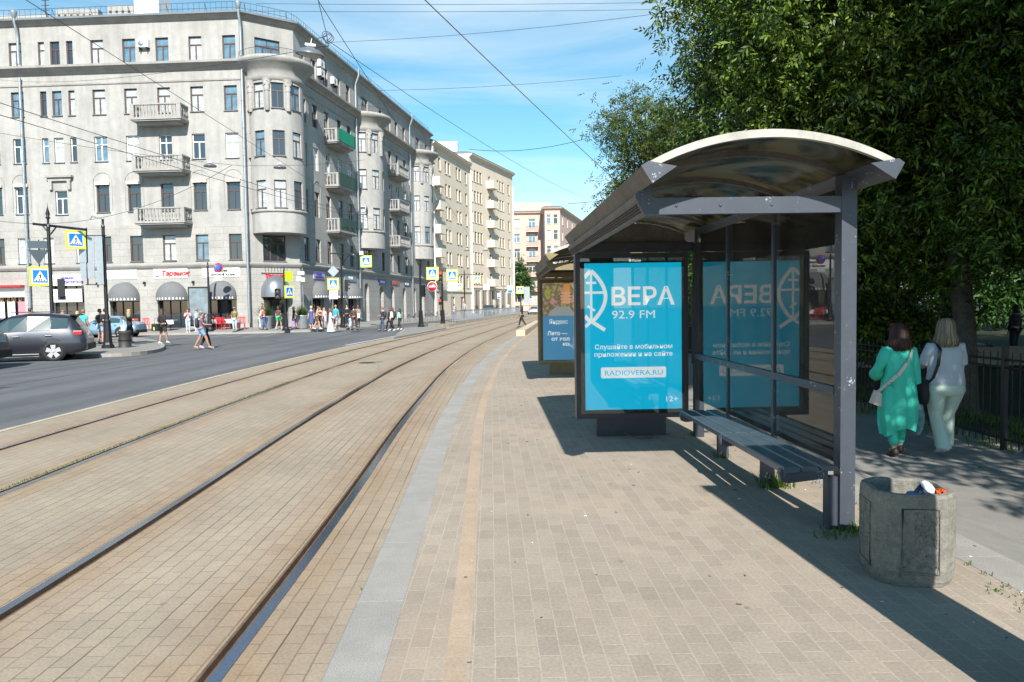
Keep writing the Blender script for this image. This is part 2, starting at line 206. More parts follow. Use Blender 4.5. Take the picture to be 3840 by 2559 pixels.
M['signwhite'] = mat('sign_white', (0.75, 0.75, 0.75), 0.4)
M['signback'] = mat('bare_metal_sign_back', (0.36, 0.40, 0.43), 0.4, 0.5, noise=[(4, 0.1)])
M['signbackd'] = mat('dark_sign_back', (0.05, 0.07, 0.09), 0.5, 0.3)
M['red'] = mat('sign_red', (0.60, 0.02, 0.025), 0.4)
M['violet'] = mat('sign_violet', (0.10, 0.05, 0.35), 0.5)
M['skin'] = mat('skin', (0.50, 0.29, 0.21), 0.55)
M['tanskin'] = mat('tanned_skin', (0.36, 0.19, 0.12), 0.55)
M['awning'] = mat('grey_awning_canvas', (0.13, 0.135, 0.14), 0.85, noise=[(6, 0.08)])
_cm = {}
def cmat(c, r=0.8, kind='cloth', **k):
    key = (tuple(c), r, kind)
    if key not in _cm:
        _cm[key] = mat(kind + '_%d' % len(_cm), c, r, noise=[(7, 0.12)] if kind == 'cloth' else None, bump=(12, 0.35, 0.02) if kind == 'cloth' else None, **k)
    return _cm[key]

# ------------------------------------------------------------------ object helpers
def link(o): COL.objects.link(o); return o
def tag(o, label=None, cat=None, group=None, kind=None):
    if label: o['label'] = label
    if cat: o['category'] = cat
    if group: o['group'] = group
    if kind: o['kind'] = kind
    return o
def thing(name, label, cat, loc=(0, 0, 0), rz=0.0, group=None):
    o = bpy.data.objects.new(name, None); o.empty_display_size = 0.1; o.location = loc; o.rotation_euler = (0, 0, rz); link(o); return tag(o, label, cat, group)
class MB:
    def __init__(s): s.v = []; s.f = []; s.mi = []; s.sm = []; s.uv = []
    def add(s, vs, fs, mi=0, smooth=False, uvs=None):
        b = len(s.v); s.v += [tuple(p) for p in vs]
        for i, f in enumerate(fs):
            s.f.append(tuple(b+j for j in f)); s.mi.append(mi); s.sm.append(smooth)
            s.uv.append([uvs[j] for j in f] if uvs is not None else None)
        return s
    def box(s, x0, x1, y0, y1, z0, z1, mi=0):
        return s.add([(x0, y0, z0), (x1, y0, z0), (x1, y1, z0), (x0, y1, z0), (x0, y0, z1), (x1, y0, z1), (x1, y1, z1), (x0, y1, z1)],
                     [(0, 3, 2, 1), (4, 5, 6, 7), (0, 1, 5, 4), (1, 2, 6, 5), (2, 3, 7, 6), (3, 0, 4, 7)], mi)
    def prism(s, poly, axis, a, b, mi=0, smooth=False):
        """poly: 2D points; axis the extruded one. axis y: (x,z); axis x: (y,z); axis z: (x,y)"""
        n = len(poly)
        def P(p, t): return {'y': (p[0], t, p[1]), 'x': (t, p[0], p[1]), 'z': (p[0], p[1], t)}[axis]
        vs = [P(p, a) for p in poly]+[P(p, b) for p in poly]
        fs = [tuple(range(n)), tuple(range(2*n-1, n-1, -1))]
        s.add(vs, fs, mi); s.add(vs, [(i, (i+1) % n, n+(i+1) % n, n+i) for i in range(n)], mi, smooth); return s
    def tube(s, pts, r, n=8, mi=0, caps=True, smooth=True):
        pts = [Vector(p) for p in pts]; rs = r if isinstance(r, (list, tuple)) else [r]*len(pts); vs = []; fs = []
        for i, p in enumerate(pts):
            d = (pts[min(i+1, len(pts)-1)]-pts[max(i-1, 0)]); d = d.normalized() if d.length > 1e-9 else Vector((0, 0, 1))
            a = Vector((0, 0, 1)) if abs(d.z) < 0.95 else Vector((1, 0, 0)); u = d.cross(a).normalized(); w = u.cross(d)
            for k in range(n):
                t = 2*PI*k/n; vs.append(p+(u*math.cos(t)+w*math.sin(t))*rs[i])
        for i in range(len(pts)-1):
            for k in range(n): fs.append((i*n+k, i*n+(k+1) % n, (i+1)*n+(k+1) % n, (i+1)*n+k))
        s.add(vs, fs, mi, smooth)
        if caps: s.add(vs, [tuple(range(n-1, -1, -1)), tuple(range((len(pts)-1)*n, len(pts)*n))], mi)
        return s
    def lathe(s, prof, n=16, c=(0, 0, 0), mi=0, smooth=True, sx=1, sy=1, a0=0, a1=2*PI, axis='z'):
        full = abs(a1-a0-2*PI) < 1e-6; m = n if full else n+1; vs = []
        for (r, z) in prof:
            for k in range(m):
                t = a0+(a1-a0)*k/n; x, y = r*math.cos(t)*sx, r*math.sin(t)*sy
                vs.append({'z': (c[0]+x, c[1]+y, c[2]+z), 'y': (c[0]+x, c[1]+z, c[2]+y), 'x': (c[0]+z, c[1]+x, c[2]+y)}[axis])
        fs = []
        for i in range(len(prof)-1):
            for k in range(n):
                k2 = (k+1) % m; fs.append((i*m+k, i*m+k2, (i+1)*m+k2, (i+1)*m+k))
        s.add(vs, fs, mi, smooth); return s
    def mesh(s, name, mats):
        me = bpy.data.meshes.new(name); me.from_pydata(s.v, [], s.f)
        for m in (mats if isinstance(mats, (list, tuple)) else [mats]): me.materials.append(m)
        me.polygons.foreach_set('material_index', s.mi); me.polygons.foreach_set('use_smooth', s.sm)
        if any(u is not None for u in s.uv):
            l = me.uv_layers.new(name='UVMap'); flatu = []
            for f, u in zip(s.f, s.uv):
                for j in range(len(f)): flatu += list(u[j]) if u is not None else [0, 0]
            l.data.foreach_set('uv', flatu)
        me.validate(); me.update(); return me
    def build(s, name, mats, parent=None, loc=None, rz=None):
        o = bpy.data.objects.new(name, s.mesh(name, mats)); link(o)
        if parent: o.parent = parent
        if loc is not None: o.location = loc
        if rz is not None: o.rotation_euler = (0, 0, rz)
        return o
def inst(name, me, parent, loc=(0, 0, 0), rz=0.0, scale=None):
    o = bpy.data.objects.new(name, me); link(o); o.parent = parent; o.location = loc; o.rotation_euler = (0, 0, rz)
    if scale: o.scale = scale
    return o
def copy_tree(o, parent=None):
    c = o.copy(); COL.objects.link(c); c.parent = parent
    for ch in [x for x in o.children]: copy_tree(ch, c)
    return c
def text_mesh(name, body, size, m, parent, loc, rot, ext=0.004, align='LEFT', bold=0.0, sx=1.0, shear=0.0):
    c = bpy.data.curves.new(name, 'FONT'); c.body = body; c.size = size; c.extrude = ext; c.align_x = align; c.offset = bold; c.shear = shear; c.resolution_u = 3
    t = bpy.data.objects.new('tmp_text', c); COL.objects.link(t)
    dg = bpy.context.evaluated_depsgraph_get(); dg.update()
    me = bpy.data.meshes.new_from_object(t.evaluated_get(dg)); bpy.data.objects.remove(t); bpy.data.curves.remove(c)
    me.materials.clear(); me.materials.append(m)
    for v in me.vertices: v.co.x *= sx
    o = bpy.data.objects.new(name, me); link(o); o.parent = parent; o.location = loc; o.rotation_euler = rot; return o

# ------------------------------------------------------------------ ground, tracks, platform
def curve(ys, xs):
    Y = np.arange(-12, 200, 0.5); X = np.interp(Y, ys, xs); k = np.hanning(17); k /= k.sum()
    Xp = np.concatenate([np.full(8, X[0]), X, X[-1]+np.arange(1, 9)*(X[-1]-X[-2])]); Xs = np.convolve(Xp, k, 'valid')
    return lambda y: float(np.interp(y, Y, Xs))
xA = curve([-12, 3, 6, 10.5, 19, 25, 32.5, 44.6, 60, 80, 115, 200], [-1.38, -1.38, -1.42, -1.62, -1.75, -1.62, -1.28, -0.30, 1.0, 2.9, 7.5, 24])
xKL = curve([-12, 3, 4, 6, 11.6, 20.6, 30, 37, 60, 200], [-0.80, -0.82, -0.87, -0.94, -1.10, -0.93, -0.42, 0.15, 1.9, 25])
xR = curve([-12, 4, 7, 20, 37, 60, 90, 200], [3.35, 2.74, 2.62, 2.35, 3.6, 6.0, 10, 32])
xE = lambda y: xA(y)-5.68
YS = [y for y in np.arange(-6, 30, 0.75)]+[y for y in np.arange(30, 176, 3.0)]
def strip(name, fa, fb, za, zb, y0, y1, m, nx=1, uvf=None, parent=None, label=None, kind='structure', th=0.0):
    ys = [y for y in YS if y0 < y < y1]; ys = [y0]+ys+[y1]; mb = MB(); vs = []; uv = []
    for y in ys:
        a, b = fa(y), fb(y)
        for i in range(nx+1):
            t = i/nx; x = a+(b-a)*t; vs.append((x, y, za+(zb-za)*t)); uv.append((y, x-(uvf(y) if uvf else 0)))
    n = nx+1; fs = [(j*n+i, j*n+i+1, (j+1)*n+i+1, (j+1)*n+i) for j in range(len(ys)-1) for i in range(nx)]
    mb.add(vs, fs, uvs=uv)
    if th:
        for f, z in ((fa, za), (fb, zb)):
            q = []
            for y in ys: q += [(f(y), y, z), (f(y), y, z-th)]
            fl = [(2*j, 2*j+1, 2*j+3, 2*j+2) for j in range(len(ys)-1)]
            mb.add(q, fl, uvs=[(p[1], p[2]) for p in q])
    o = mb.build(name, m, parent)
    if kind: tag(o, kind=kind)
    return o
g = MB(); g.add([(-1500, -300, -0.75), (1500, -300, -0.75), (1500, 3000, -0.75), (-1500, 3000, -0.75)], [(0, 1, 2, 3)]); tag(g.build('ground', M['soil']), kind='structure')
# road: one sheet, falling gently away from the tram track
rd = MB(); ys = [-6]+[y for y in YS if y > -6]; vs = []
cols = [0, -1.2, -3, -5, -12, -24, -80]; zz = [-0.107, -0.13, -0.17, -0.22, -0.22, -0.22, -0.22]
for y in ys:
    for c, z in zip(cols, zz): vs.append((xE(y)+c, y, z))
n = len(cols); rd.add(vs, [(j*n+i, (j+1)*n+i, (j+1)*n+i+1, j*n+i+1) for j in range(len(ys)-1) for i in range(n-1)]); tag(rd.build('road', M['asphalt']), kind='structure')
# tram track bed
tb = MB()
bed = thing('tram_track', 'twin tram tracks of grooved steel rail curving through beige pavers', 'tram track')
Zt = -0.10
for a, b in ((-5.68, -4.887), (-4.76, -3.42), (-3.293, -1.561), (-1.434, -0.09)):
    strip('track_paving', lambda y, a=a: xA(y)+a, lambda y, b=b: xA(y)+b, Zt, Zt, -6, 170, M['track'], 1, xA, bed, kind=None)
strip('track_paving', lambda y: xA(y)+0.037, lambda y: xKL(y)-0.002, Zt, Zt, -6, 170, M['track'], 1, xA, bed, kind=None)
def rail(off, side):
    """side: -1 groove on the left of the head, +1 on the right"""
    prof = [(-0.036*side, -0.03), (-0.036*side, 0.004), (0.028*side, 0.005), (0.032*side, -0.035), (0.07*side, -0.035), (0.074*side, 0.0), (0.09*side, 0.0), (0.09*side, -0.03)]
    mb = MB(); yy = [y for y in YS if y <= 170]; vs = [(xA(y)+off+p, y, Zt+z) for y in yy for p, z in prof]; n = len(prof)
    for i in range(n-1):
        mb.add(vs, [(j*n+i, j*n+i+1, (j+1)*n+i+1, (j+1)*n+i) for j in range(len(yy)-1)], 0 if i in (0, 1) else 1)
    mb.build('rail', [M['railsteel'], M['railrust']], bed)
rail(0, -1); rail(-1.524, 1); rail(-3.33, -1); rail(-4.85, 1)
# thin granite kerb between track bed and road
strip('track_kerb', lambda y: xE(y)-0.11, lambda y: xE(y), Zt+0.006, Zt+0.006, -6, 170, M['granite_old'], 1, None, None, th=0.1)
strip('road_line', lambda y: xE(y)-0.62, lambda y: xE(y)-0.48, -0.107-0.008, -0.107-0.004, 33, 47, M['paint'])
for y in np.arange(9, 48, 4.0): strip('road_line', lambda y: xE(y)-6.45, lambda y: xE(y)-6.35, -0.216, -0.216, y, y+1.6, M['lane'])
def seam(name, off, w, y0, y1, m, z=None):
    return strip(name, lambda y: xE(y)-off-w, lambda y: xE(y)-off, -0.216 if off > 5 else None or -0.13, -0.216 if off > 5 else -0.13, y0, y1, m)
for off, w, a, b in ((7.6, .05, 8, 46), (10.4, .07, 10, 45), (5.2, .04, 6, 30)): seam('road_seam', off, w, a, b, M['seam'])
for (x, y, l, w_) in ((-11.5, 21, 3.2, 1.4), (-15.0, 30, 4.5, 1.1), (-10.5, 38, 5.0, 1.6)): q = MB(); q.add([(x, y, -.2155), (x+w_, y+.1, -.2155), (x+w_-.2, y+l, -.2155), (x-.2, y+l-.1, -.2155)], [(0, 1, 2, 3)]); tag(q.build('road_patch', M['patch']), kind='structure')
for i, (x, y, lb) in enumerate(((-12.2, 17.5, 'round iron manhole cover in the near lane of the road'), (-16.5, 34.5, 'round iron manhole cover before the tip of the traffic island'), (-9.6, 26.5, 'small iron manhole cover beside the tram track bed'))):
    o = MB().lathe([(0, 0), (.34, 0), (.35, -.01)], 24).lathe([(.36, -.008), (.36, .002), (.41, .002), (.41, -.008)], 24).build('manhole_cover', M['cast'], loc=(x, y, -.212)); tag(o, lb, 'manhole cover')
# platform: kerb, pavers, terracotta band, rear granite band, path
KR = lambda y: xKL(y)+0.26
OL = lambda y: KR(y)+0.27; OR_ = lambda y: KR(y)+0.38
mb = MB()
for j in range(86):   # kerb stones with open joints
    y0 = -6+0.995*j; y1 = y0+0.988
    if y0 > 60: break
    a0, a1, b0, b1 = xKL(y0), xKL(y1), KR(y0), KR(y1)
    mb.add([(a0, y0, -0.12), (b0, y0, -0.12), (b1, y1, -0.12), (a1, y1, -0.12), (a0+.012, y0, 0), (b0, y0, 0), (b1, y1, 0), (a1+.012, y1, 0), (a0, y0, -.012), (a1, y1, -.012)],
           [(4, 5, 6, 7), (0, 1, 5, 4, 8), (2, 3, 9, 7, 6), (8, 4, 7, 9), (0, 8, 9, 3), (1, 2, 6, 5)])
tag(mb.build('platform_kerb', M['granite']), kind='structure')
strip('platform_bed', lambda y: xKL(y)+0.02, lambda y: xR(y)+0.3, -0.016, -0.016, -6, 60, M['soil'])
strip('platform_paving', KR, OL, -0.002, -0.002, -6, 60, M['pavers'], 1, None)
strip('platform_band', OL, OR_, -0.002, -0.002, -6, 60, M['orange'], 1, OL)
strip('platform_paving', OR_, xR, -0.002, -0.002, -6, 60, M['pavers'], 4, lambda y: -0.028*y)
mb = MB()
for j in range(60):
    y0 = -6+1.5*j; y1 = y0+1.492
    if y0 > 60: break
    a0, a1 = xR(y0), xR(y1); mb.add([(a0, y0, 0), (a0+.3, y0, 0), (a1+.3, y1, 0), (a1, y1, 0), (a0, y0, -.1), (a0+.3, y0, -.1), (a1+.3, y1, -.1), (a1, y1, -.1)], [(0, 1, 2, 3), (0, 4, 5, 1), (1, 5, 6, 2), (2, 6, 7, 3), (3, 7, 4, 0)])
tag(mb.build('platform_rear_band', M['granite']), kind='structure')
pb = MB(); cols = [0.3, 0.7, 1.05, 1.4, 2.6, 3.9, 4.3]; zz = [-0.004, -0.10, -0.26, -0.36, -0.38, -0.38, -0.38]; vs = [(xR(y)+c, y, z) for y in ys for c, z in zip(cols, zz)]; n = len(cols)
pb.add(vs, [(j*n+i, j*n+i+1, (j+1)*n+i+1, (j+1)*n+i) for j in range(len(ys)-1) for i in range(n-1)], smooth=True); tag(pb.build('footpath', M['path']), kind='structure')
lawn = MB(); lawn.add([(xR(y)+c, y, z) for y in ys for c, z in ((4.3, -0.376), (6, -0.40), (60, -0.42), (160, -0.42))], [(j*4+i, j*4+i+1, (j+1)*4+i+1, (j+1)*4+i) for j in range(len(ys)-1) for i in range(3)]); tag(lawn.build('park_lawn', M['grass']), kind='structure')
pk = MB(); pk.add([(13, 26, -0.405), (70, 26, -0.405), (70, 31, -0.405), (12, 31, -0.405)], [(0, 1, 2, 3)]); pk.add([(17, 31, -0.403), (20, 31, -0.403), (33, 70, -0.403), (29, 70, -0.403)], [(0, 1, 2, 3)]); tag(pk.build('park_path', M['path']), kind='structure')
# raised granite blocks lining the platform further on
for i, y in enumerate(np.arange(37.2, 58, 1.35)):
    b = MB(); x = xKL(y)+0.05; w = 0.45; b.prism([(0, -.02), (w, -.02), (w, .27), (w-.03, .30), (.03, .30), (0, .27)], 'y', 0, 1.3); o = b.build('granite_block', M['granite_old'], loc=(x, y, 0), rz=-math.atan(0.078))
    tag(o, 'worn yellowish granite block in the row edging the far end of the tram platform', 'block', 'granite blocks edging the far platform')
# opposite tram platform with its pale kerb, and two refuge islands
def slab(name, poly, z, m, th=0.14, km=None):
    mb = MB(); n = len(poly); mb.add([(x, y, z) for x, y in poly], [tuple(range(n))], 0, uvs=[(p[0], p[1]) for p in poly])
    mb.add([(x, y, z) for x, y in poly]+[(x, y, z-th) for x, y in poly], [(i, n+i, n+(i+1) % n, (i+1) % n) for i in range(n)], 1, uvs=[(p[0], p[1]) for p in poly]*2)
    if km:  # kerb ring on top
        c = Vector((sum(p[0] for p in poly)/n, sum(p[1] for p in poly)/n)); ring = []
        for p in poly: d = (Vector(p)-c); l = d.length; ring.append(Vector(p)-d/l*min(0.28, l*.3))
        vs = [(p[0], p[1], z+.004) for p in poly]+[(p[0], p[1], z+.004) for p in ring]; mb.add(vs, [(i, (i+1) % n, n+(i+1) % n, n+i) for i in range(n)], 1, uvs=[(v[0], v[1]) for v in vs])
    return tag(mb.build(name, [m, km or m]), kind='structure')
op = [(xA(y)-5.75, y) for y in np.arange(58, 122, 4)]; op2 = [(xA(y)-8.2, y) for y in np.arange(118, 60, -4)]
slab('opposite_platform', op+op2, 0.10, M['path'], 0.25, M['granite_old'])
slab('traffic_island', [(-6.15, 38.6), (-5.75, 42), (-5.2, 48), (-4.75, 53.4), (-5.4, 56.5), (-7.6, 57.6), (-7.9, 55), (-7.2, 48), (-6.6, 42)], -0.02, M['path'], 0.2, M['granite'])
isl = [(-25.5, 46.5), (-26.2, 42), (-24, 36), (-20, 30.6), (-17.6, 29.0), (-16.2, 28.45), (-15.2, 28.5), (-14.65, 29.3), (-14.7, 30.8), (-15.3, 32.8), (-16.2, 35.0), (-17.3, 37.3), (-19.9, 41.5), (-23, 45.8)]
def chaikin(p, k=2):
    for _ in range(k): p = [q for i in range(len(p)) for q in ((p[i][0]*.75+p[(i+1) % len(p)][0]*.25, p[i][1]*.75+p[(i+1) % len(p)][1]*.25), (p[i][0]*.25+p[(i+1) % len(p)][0]*.75, p[i][1]*.25+p[(i+1) % len(p)][1]*.75))]
    return p
isl = chaikin([(-25.5, 46.5), (-26.2, 41), (-22.5, 33), (-18.6, 29.2), (-16.2, 28.6), (-15.0, 29.6), (-15.1, 31.8), (-16.4, 35.0), (-18.8, 39.5), (-23, 45.8)])
slab('traffic_island', isl, -0.08, M['path'], 0.16, M['granite'])
for i in range(9):
    z = MB(); x = -25.5+i*1.15; z.add([(x, 47.2, -0.216), (x+.55, 47.2, -0.216), (x+.2, 51.4, -0.216), (x-.35, 51.4, -0.216)], [(0, 1, 2, 3)]); tag(z.build('zebra_marking', M['lane']), kind='structure')
# pavement in front of the buildings (rises towards the walls)
kerb = [(-75, 54.3), (-45, 53.6), (-27, 53.15), (-21, 53.0), (-17.6, 53.5), (-15, 55.0), (-13.1, 58.3), (-11.7, 64), (-8.6, 82), (-6.0, 97), (-2.0, 113), (4.6, 131), (10, 142), (60, 150)]
wall = [(-75, 59.3), (-45, 57.6), (-27, 56.5), (-19.9, 56.0), (-18.3, 57.2), (-16.6, 58.3), (-16.3, 60), (-15.6, 64), (-12.6, 82), (-10.1, 97), (-6.1, 113), (0.4, 132), (2, 150), (60, 170)]
mb = MB(); vs = []; uv = []
for (k, w) in zip(kerb, wall):
    for t, z in ((0, -0.08), (0.07, -0.075), (0.5, 0.04), (1.15, 0.2)): vs.append((k[0]+(w[0]-k[0])*t, k[1]+(w[1]-k[1])*t, z)); uv.append((vs[-1][0], vs[-1][1]))
fs = []; n = 4
for j in range(len(kerb)-1): fs += [(j*n+i, (j+1)*n+i, (j+1)*n+i+1, j*n+i+1) for i in range(1, 3)]
mb.add(vs, fs, 0, uvs=uv); mb.add(vs, [(j*n, (j+1)*n, (j+1)*n+1, j*n+1) for j in range(len(kerb)-1)], 1, uvs=uv)
q = [(k[0], k[1], z) for k in kerb for z in (-0.08, -0.3)]; mb.add(q, [(2*j, 2*j+1, 2*j+3, 2*j+2) for j in range(len(kerb)-1)], 1, uvs=[(a[0], a[2]) for a in q])
tag(mb.build('pavement', [M['pavement'], M['granite']]), kind='structure')

# ------------------------------------------------------------------ tram shelters
def fit_text(name, body, x0, x1, z, cap, m, parent, y, bold=0.0):
    o = text_mesh(name, body, cap/0.727, m, parent, (x0, y, z), (PI/2, 0, 0), 0.0015, 'LEFT', bold); xs = [v.co.x for v in o.data.vertices]; w = max(xs)-min(xs); k = (x1-x0)/w; mn = min(xs)
    for v in o.data.vertices: v.co.x = (v.co.x-mn)*k
    return o
def arc_pts(x0, x1, z, rise, n=24):
    c = (x0+x1)/2; h = (x1-x0)/2; r = (h*h+rise*rise)/(2*rise); a = math.asin(h/r)
    return [(c+r*math.sin(-a+2*a*i/n), z+r*math.cos(-a+2*a*i/n)-(r-rise)) for i in range(n+1)]
def shelter(label, loc, rz, m_frame, m_board, poster):
    T = thing('tram_shelter', label, 'shelter', loc, rz, 'tram shelters on the platform')
    # posts: plates at the back, the near one tall
    MB().box(-.02, .085, 0, .10, 0, 2.44).build('post', m_frame, T)
    MB().box(-.02, .085, 3.62, 3.72, 0, 2.44).build('post', m_board, T)
    MB().box(-.095, -.0225, .03, .10, 0, .37).build('leg', m_frame, T)
    for y in (1.22, 2.44): MB().box(-.115, -.004, y, y+.05, 0, .40).build('leg', m_frame, T)
    for y in (1.22, 2.44): MB().box(-.018, .016, y, y+.05, .402, 2.36).build('mullion', m_frame, T)
    MB().box(-.024, .022, .1025, 3.618, .93, .99).build('rail', m_frame, T)
    for a, b in ((.104, 1.218), (1.272, 2.438), (2.492, 3.616)):
        MB().box(-.004, .004, a, b, .45, .928).build('glass_pane', M['glass'], T); MB().box(-.004, .004, a, b, .992, 2.36).build('glass_pane', M['glass'], T)
    # gutters
    for prof, cm in (([(-1.46, 2.446), (-1.415, 2.472), (-1.248, 2.44), (-1.396, 2.342)], 0), ([(-.013, 2.446), (.155, 2.472), (.19, 2.446), (.136, 2.351)], 1)):
        gt = MB().prism(prof, 'y', -.37, 4.45).build('gutter', M['gutter'] if cm == 0 else m_frame, T)
        c = sum(p[0] for p in prof)/4, sum(p[1] for p in prof)/4; big = [(c[0]+(p[0]-c[0])*1.06, c[1]+(p[1]-c[1])*1.06) for p in prof]
        MB().prism(big, 'y', -.382, -.371).build('end_cap', m_frame, gt)
    MB().prism([(-1.385, 2.345), (-1.425, 2.32), (-1.42, 2.29), (-1.365, 2.195), (-1.33, 2.195), (-1.335, 2.345)], 'y', .065, 4.4).build('valance', M['gutter'], T)
    gr = MB()
    for k in range(4):
        t = .30+k*.16; x = -1.42+(.055)*t-.004; z = 2.29-.095*t; gr.box(x-.004, x+.006, .07, 4.39, z-.004, z+.004)
    gr.build('valance_groove', M['black'], T)
    for y, mm in ((0, m_frame), (3.70, m_board)):
        MB().prism([(-1.425, 2.33), (-1.32, 2.40), (-1.31, 2.31), (-1.29, 2.30), (-.022, 2.30), (-.022, 2.19), (-1.365, 2.19), (-1.425, 2.30)], 'y', y, y+.06).build('crossbeam', mm, T)
    for x in (-1.15, -.85, -.50): MB().lathe([(0, -.006), (.008, -.005), (.011, 0)], 8, (x, -.001, 2.245), axis='y').build('bolt', m_frame, T)
    # curved roof
    up = arc_pts(-1.43, .16, 2.452, .203); lo = arc_pts(-1.43, .16, 2.44, .203)
    rf = MB().prism(up+lo[::-1], 'y', -.33, 4.43, smooth=True).build('roof_panel', M['polyc'], T)
    for y in (-.37, 4.40):
        u2 = arc_pts(-1.44, .17, 2.458, .208); l2 = arc_pts(-1.42, .15, 2.422, .195); MB().prism(u2+l2[::-1], 'y', y, y+.038, smooth=True).build('roof_rim', M['rim'], T)
    for y in (.12, 1.2, 2.3, 3.4):
        u2 = arc_pts(-1.41, .14, 2.436, .20); l2 = arc_pts(-1.41, .14, 2.405, .19); MB().prism(u2+l2[::-1], 'y', y, y+.035, smooth=True).build('roof_rib', M['gutter'], T)
    # brown panel above the board
    MB().prism([(-1.30, 2.235)]+arc_pts(-1.30, -.10, 2.40, .13, 12)+[(-.10, 2.235)], 'y', 3.763, 3.775).build('fascia_panel', M['gutter'], T)
    kn = MB()
    for x in (-1.10, -.75, -.39, -.25): kn.lathe([(.032, 0), (.03, -.02), (.018, -.032), (0, -.034)], 12, (x, 3.762, 2.275), axis='y')
    kn.build('knob', M['gutter'], T)
    # bench
    bench = MB().box(-.26, -.20, .021, 2.619, .385, .413).build('bench', m_frame, T)
    for y in (-.03, 1.285, 2.62):
        MB().prism([(-.44, .445), (-.455, .415), (-.44, .36), (-.40, .345), (-.118, .375), (-.118, .452), (-.40, .412)], 'y', y, y+.05).build('bracket', m_frame, bench)
    for (y0, y1) in ((-.05, 1.30), (1.325, 2.68)):
        for i in range(3):
            x0 = -.435+i*.13; MB().prism([(x0, .452), (x0+.008, .462), (x0+.107, .462), (x0+.115, .452), (x0+.115, .43), (x0, .415 if i == 0 else .43)], 'y', y0, y1).build('seat_slat', M['bench'], bench)
    # advertising board
    X0, X1, Z0, Z1, Y = -1.405, -.062, .22, 2.185, 3.78
    fr = MB(); w = .055
    fr.box(X0, X0+w, Y-.02, Y+.17, Z0, Z1).box(X1-w, X1, Y-.02, Y+.17, Z0, Z1).box(X0+w, X1-w, Y-.02, Y+.17, Z1-w, Z1).box(X0+w, X1-w, Y-.02, Y+.17, Z0, Z0+w).box(X0+w, X1-w, Y+.03, Y+.165, Z0+w, Z1-w)
    bd = fr.build('advertising_board', m_board, T)
    MB().box(X0+w, X1-w, Y+.012, Y+.0285, Z0+w, Z1-w).build('black_margin', M['black'] if poster == 1 else m_board, bd)
    MB().box(-1.155, -.325, Y+.02, Y+.15, 0, Z0-.002).build('plinth', m_board, bd)
    px0, px1, pz0, pz1 = -1.295, -.135, .32, 2.07; yp = Y+.008
    U = lambda x: px0+(x-475)*.001636; V = lambda y: pz0+(1250-y)*.001617
    if poster == 1:
        MB().box(px0, px1, yp, yp+.003, pz0, pz1).build('poster', M['adblue'], bd); W_ = M['adwhite']; yt = yp-.002
        fit_text('lettering', 'ВЕРА', U(672), U(1135), V(475), .210, W_, bd, yt, .006); fit_text('lettering', '92.9 FM', U(674), U(988), V(575), .099, W_, bd, yt)
        fit_text('lettering', 'Слушайте в мобильном', U(547), U(1115), V(800), .056, W_, bd, yt, .001); fit_text('lettering', 'приложении и на сайте', U(543), U(1117), V(855), .056, W_, bd, yt, .001)
        a, b, c, d = U(590), U(1068), V(1015), V(935); rr = .018; pl = []
        for cx, cz, a0 in ((b-rr, d-rr, 0), (a+rr, d-rr, 90), (a+rr, c+rr, 180), (b-rr, c+rr, 270)):
            for k in range(5): t = R(a0+k*22.5); pl.append((cx+rr*math.cos(t), cz+rr*math.sin(t)))
        MB().prism(pl, 'y', yt-.0005, yt+.001).build('lettering_panel', W_, bd); fit_text('lettering', 'RADIOVERA.RU', U(618), U(1043), V(995), .062, M['adblue'], bd, yt-.003)
        fit_text('lettering', '12+', U(1068), U(1155), V(1195), .062, W_, bd, yt); fit_text('lettering', 'Russ', U(826), U(888), V(158)+.0, .030, W_, bd, Y+.009, .001)
        MB().lathe([(0.0, 0), (.017, 0), (.017, .002)], 20, (U(810), Y+.009, V(149)), axis='y').build('emblem', W_, bd)
        em = MB(); th = .022
        def band(p, t, y0=yt):
            L = len(p); vs = []
            for i in range(L):
                d = (Vector(p[min(i+1, L-1)])-Vector(p[max(i-1, 0)])).normalized(); nx, nz = -d.y, d.x; vs += [(max(px0, p[i][0]+nx*t), y0, p[i][1]+nz*t), (max(px0, p[i][0]-nx*t), y0, p[i][1]-nz*t)]
            em.add(vs, [(2*i, 2*i+1, 2*i+3, 2*i+2) for i in range(L-1)])
        cx = U(523)
        rt = [(cx+.172*math.sin(PI*t)**.85, V(222)+(V(600)-V(222))*t) for t in [i/30 for i in range(31)]]
        band(rt, th, yt-.0003)
        lt = [(2*cx-x, z) for x, z in rt]; up_ = [p for p in lt[:15] if p[0] > px0-.004]; dn_ = [p for p in lt[15:] if p[0] > px0-.004]
        if len(up_) > 1: band(up_, th, yt-.0006)
        if len(dn_) > 1: band(dn_, th, yt-.0006)
        band([(cx-.02, V(585)), (U(622), V(658))], th, yt-.0009); band([(cx+.01, V(585)), (px0, V(632))], th, yt-.0012)
        band([(cx, V(225)), (cx, V(590))], .014, yt-.0015); band([(U(487), V(310)), (U(560), V(310))], .014, yt-.0018); band([(px0, V(382)), (U(620), V(382))], .014, yt-.0018); band([(U(497), V(480)), (U(550), V(515))], .013, yt-.0021)
        em.build('fish_emblem', W_, bd)
    else:
        MB().box(px0, px1, yp, yp+.003, pz0+1.0, pz1).build('poster', M['floral'], bd); MB().box(px0, px1, yp, yp+.003, pz0, pz0+.998).build('poster', M['adblue2'], bd); W_ = M['adwhite']; yt = yp-.002
        fit_text('lettering', 'Яндекс', px0+.145, px0+.57, pz0+.82, .105, W_, bd, yt, .001); fit_text('lettering', 'Лето —', px0+.10, px0+.555, pz0+.565, .09, W_, bd, yt, .003)
        fit_text('lettering', 'от хол', px0+.19, px0+.60, pz0+.44, .085, W_, bd, yt, .003); fit_text('lettering', 'ко', px0+.45, px0+.60, pz0+.32, .085, W_, bd, yt, .003)
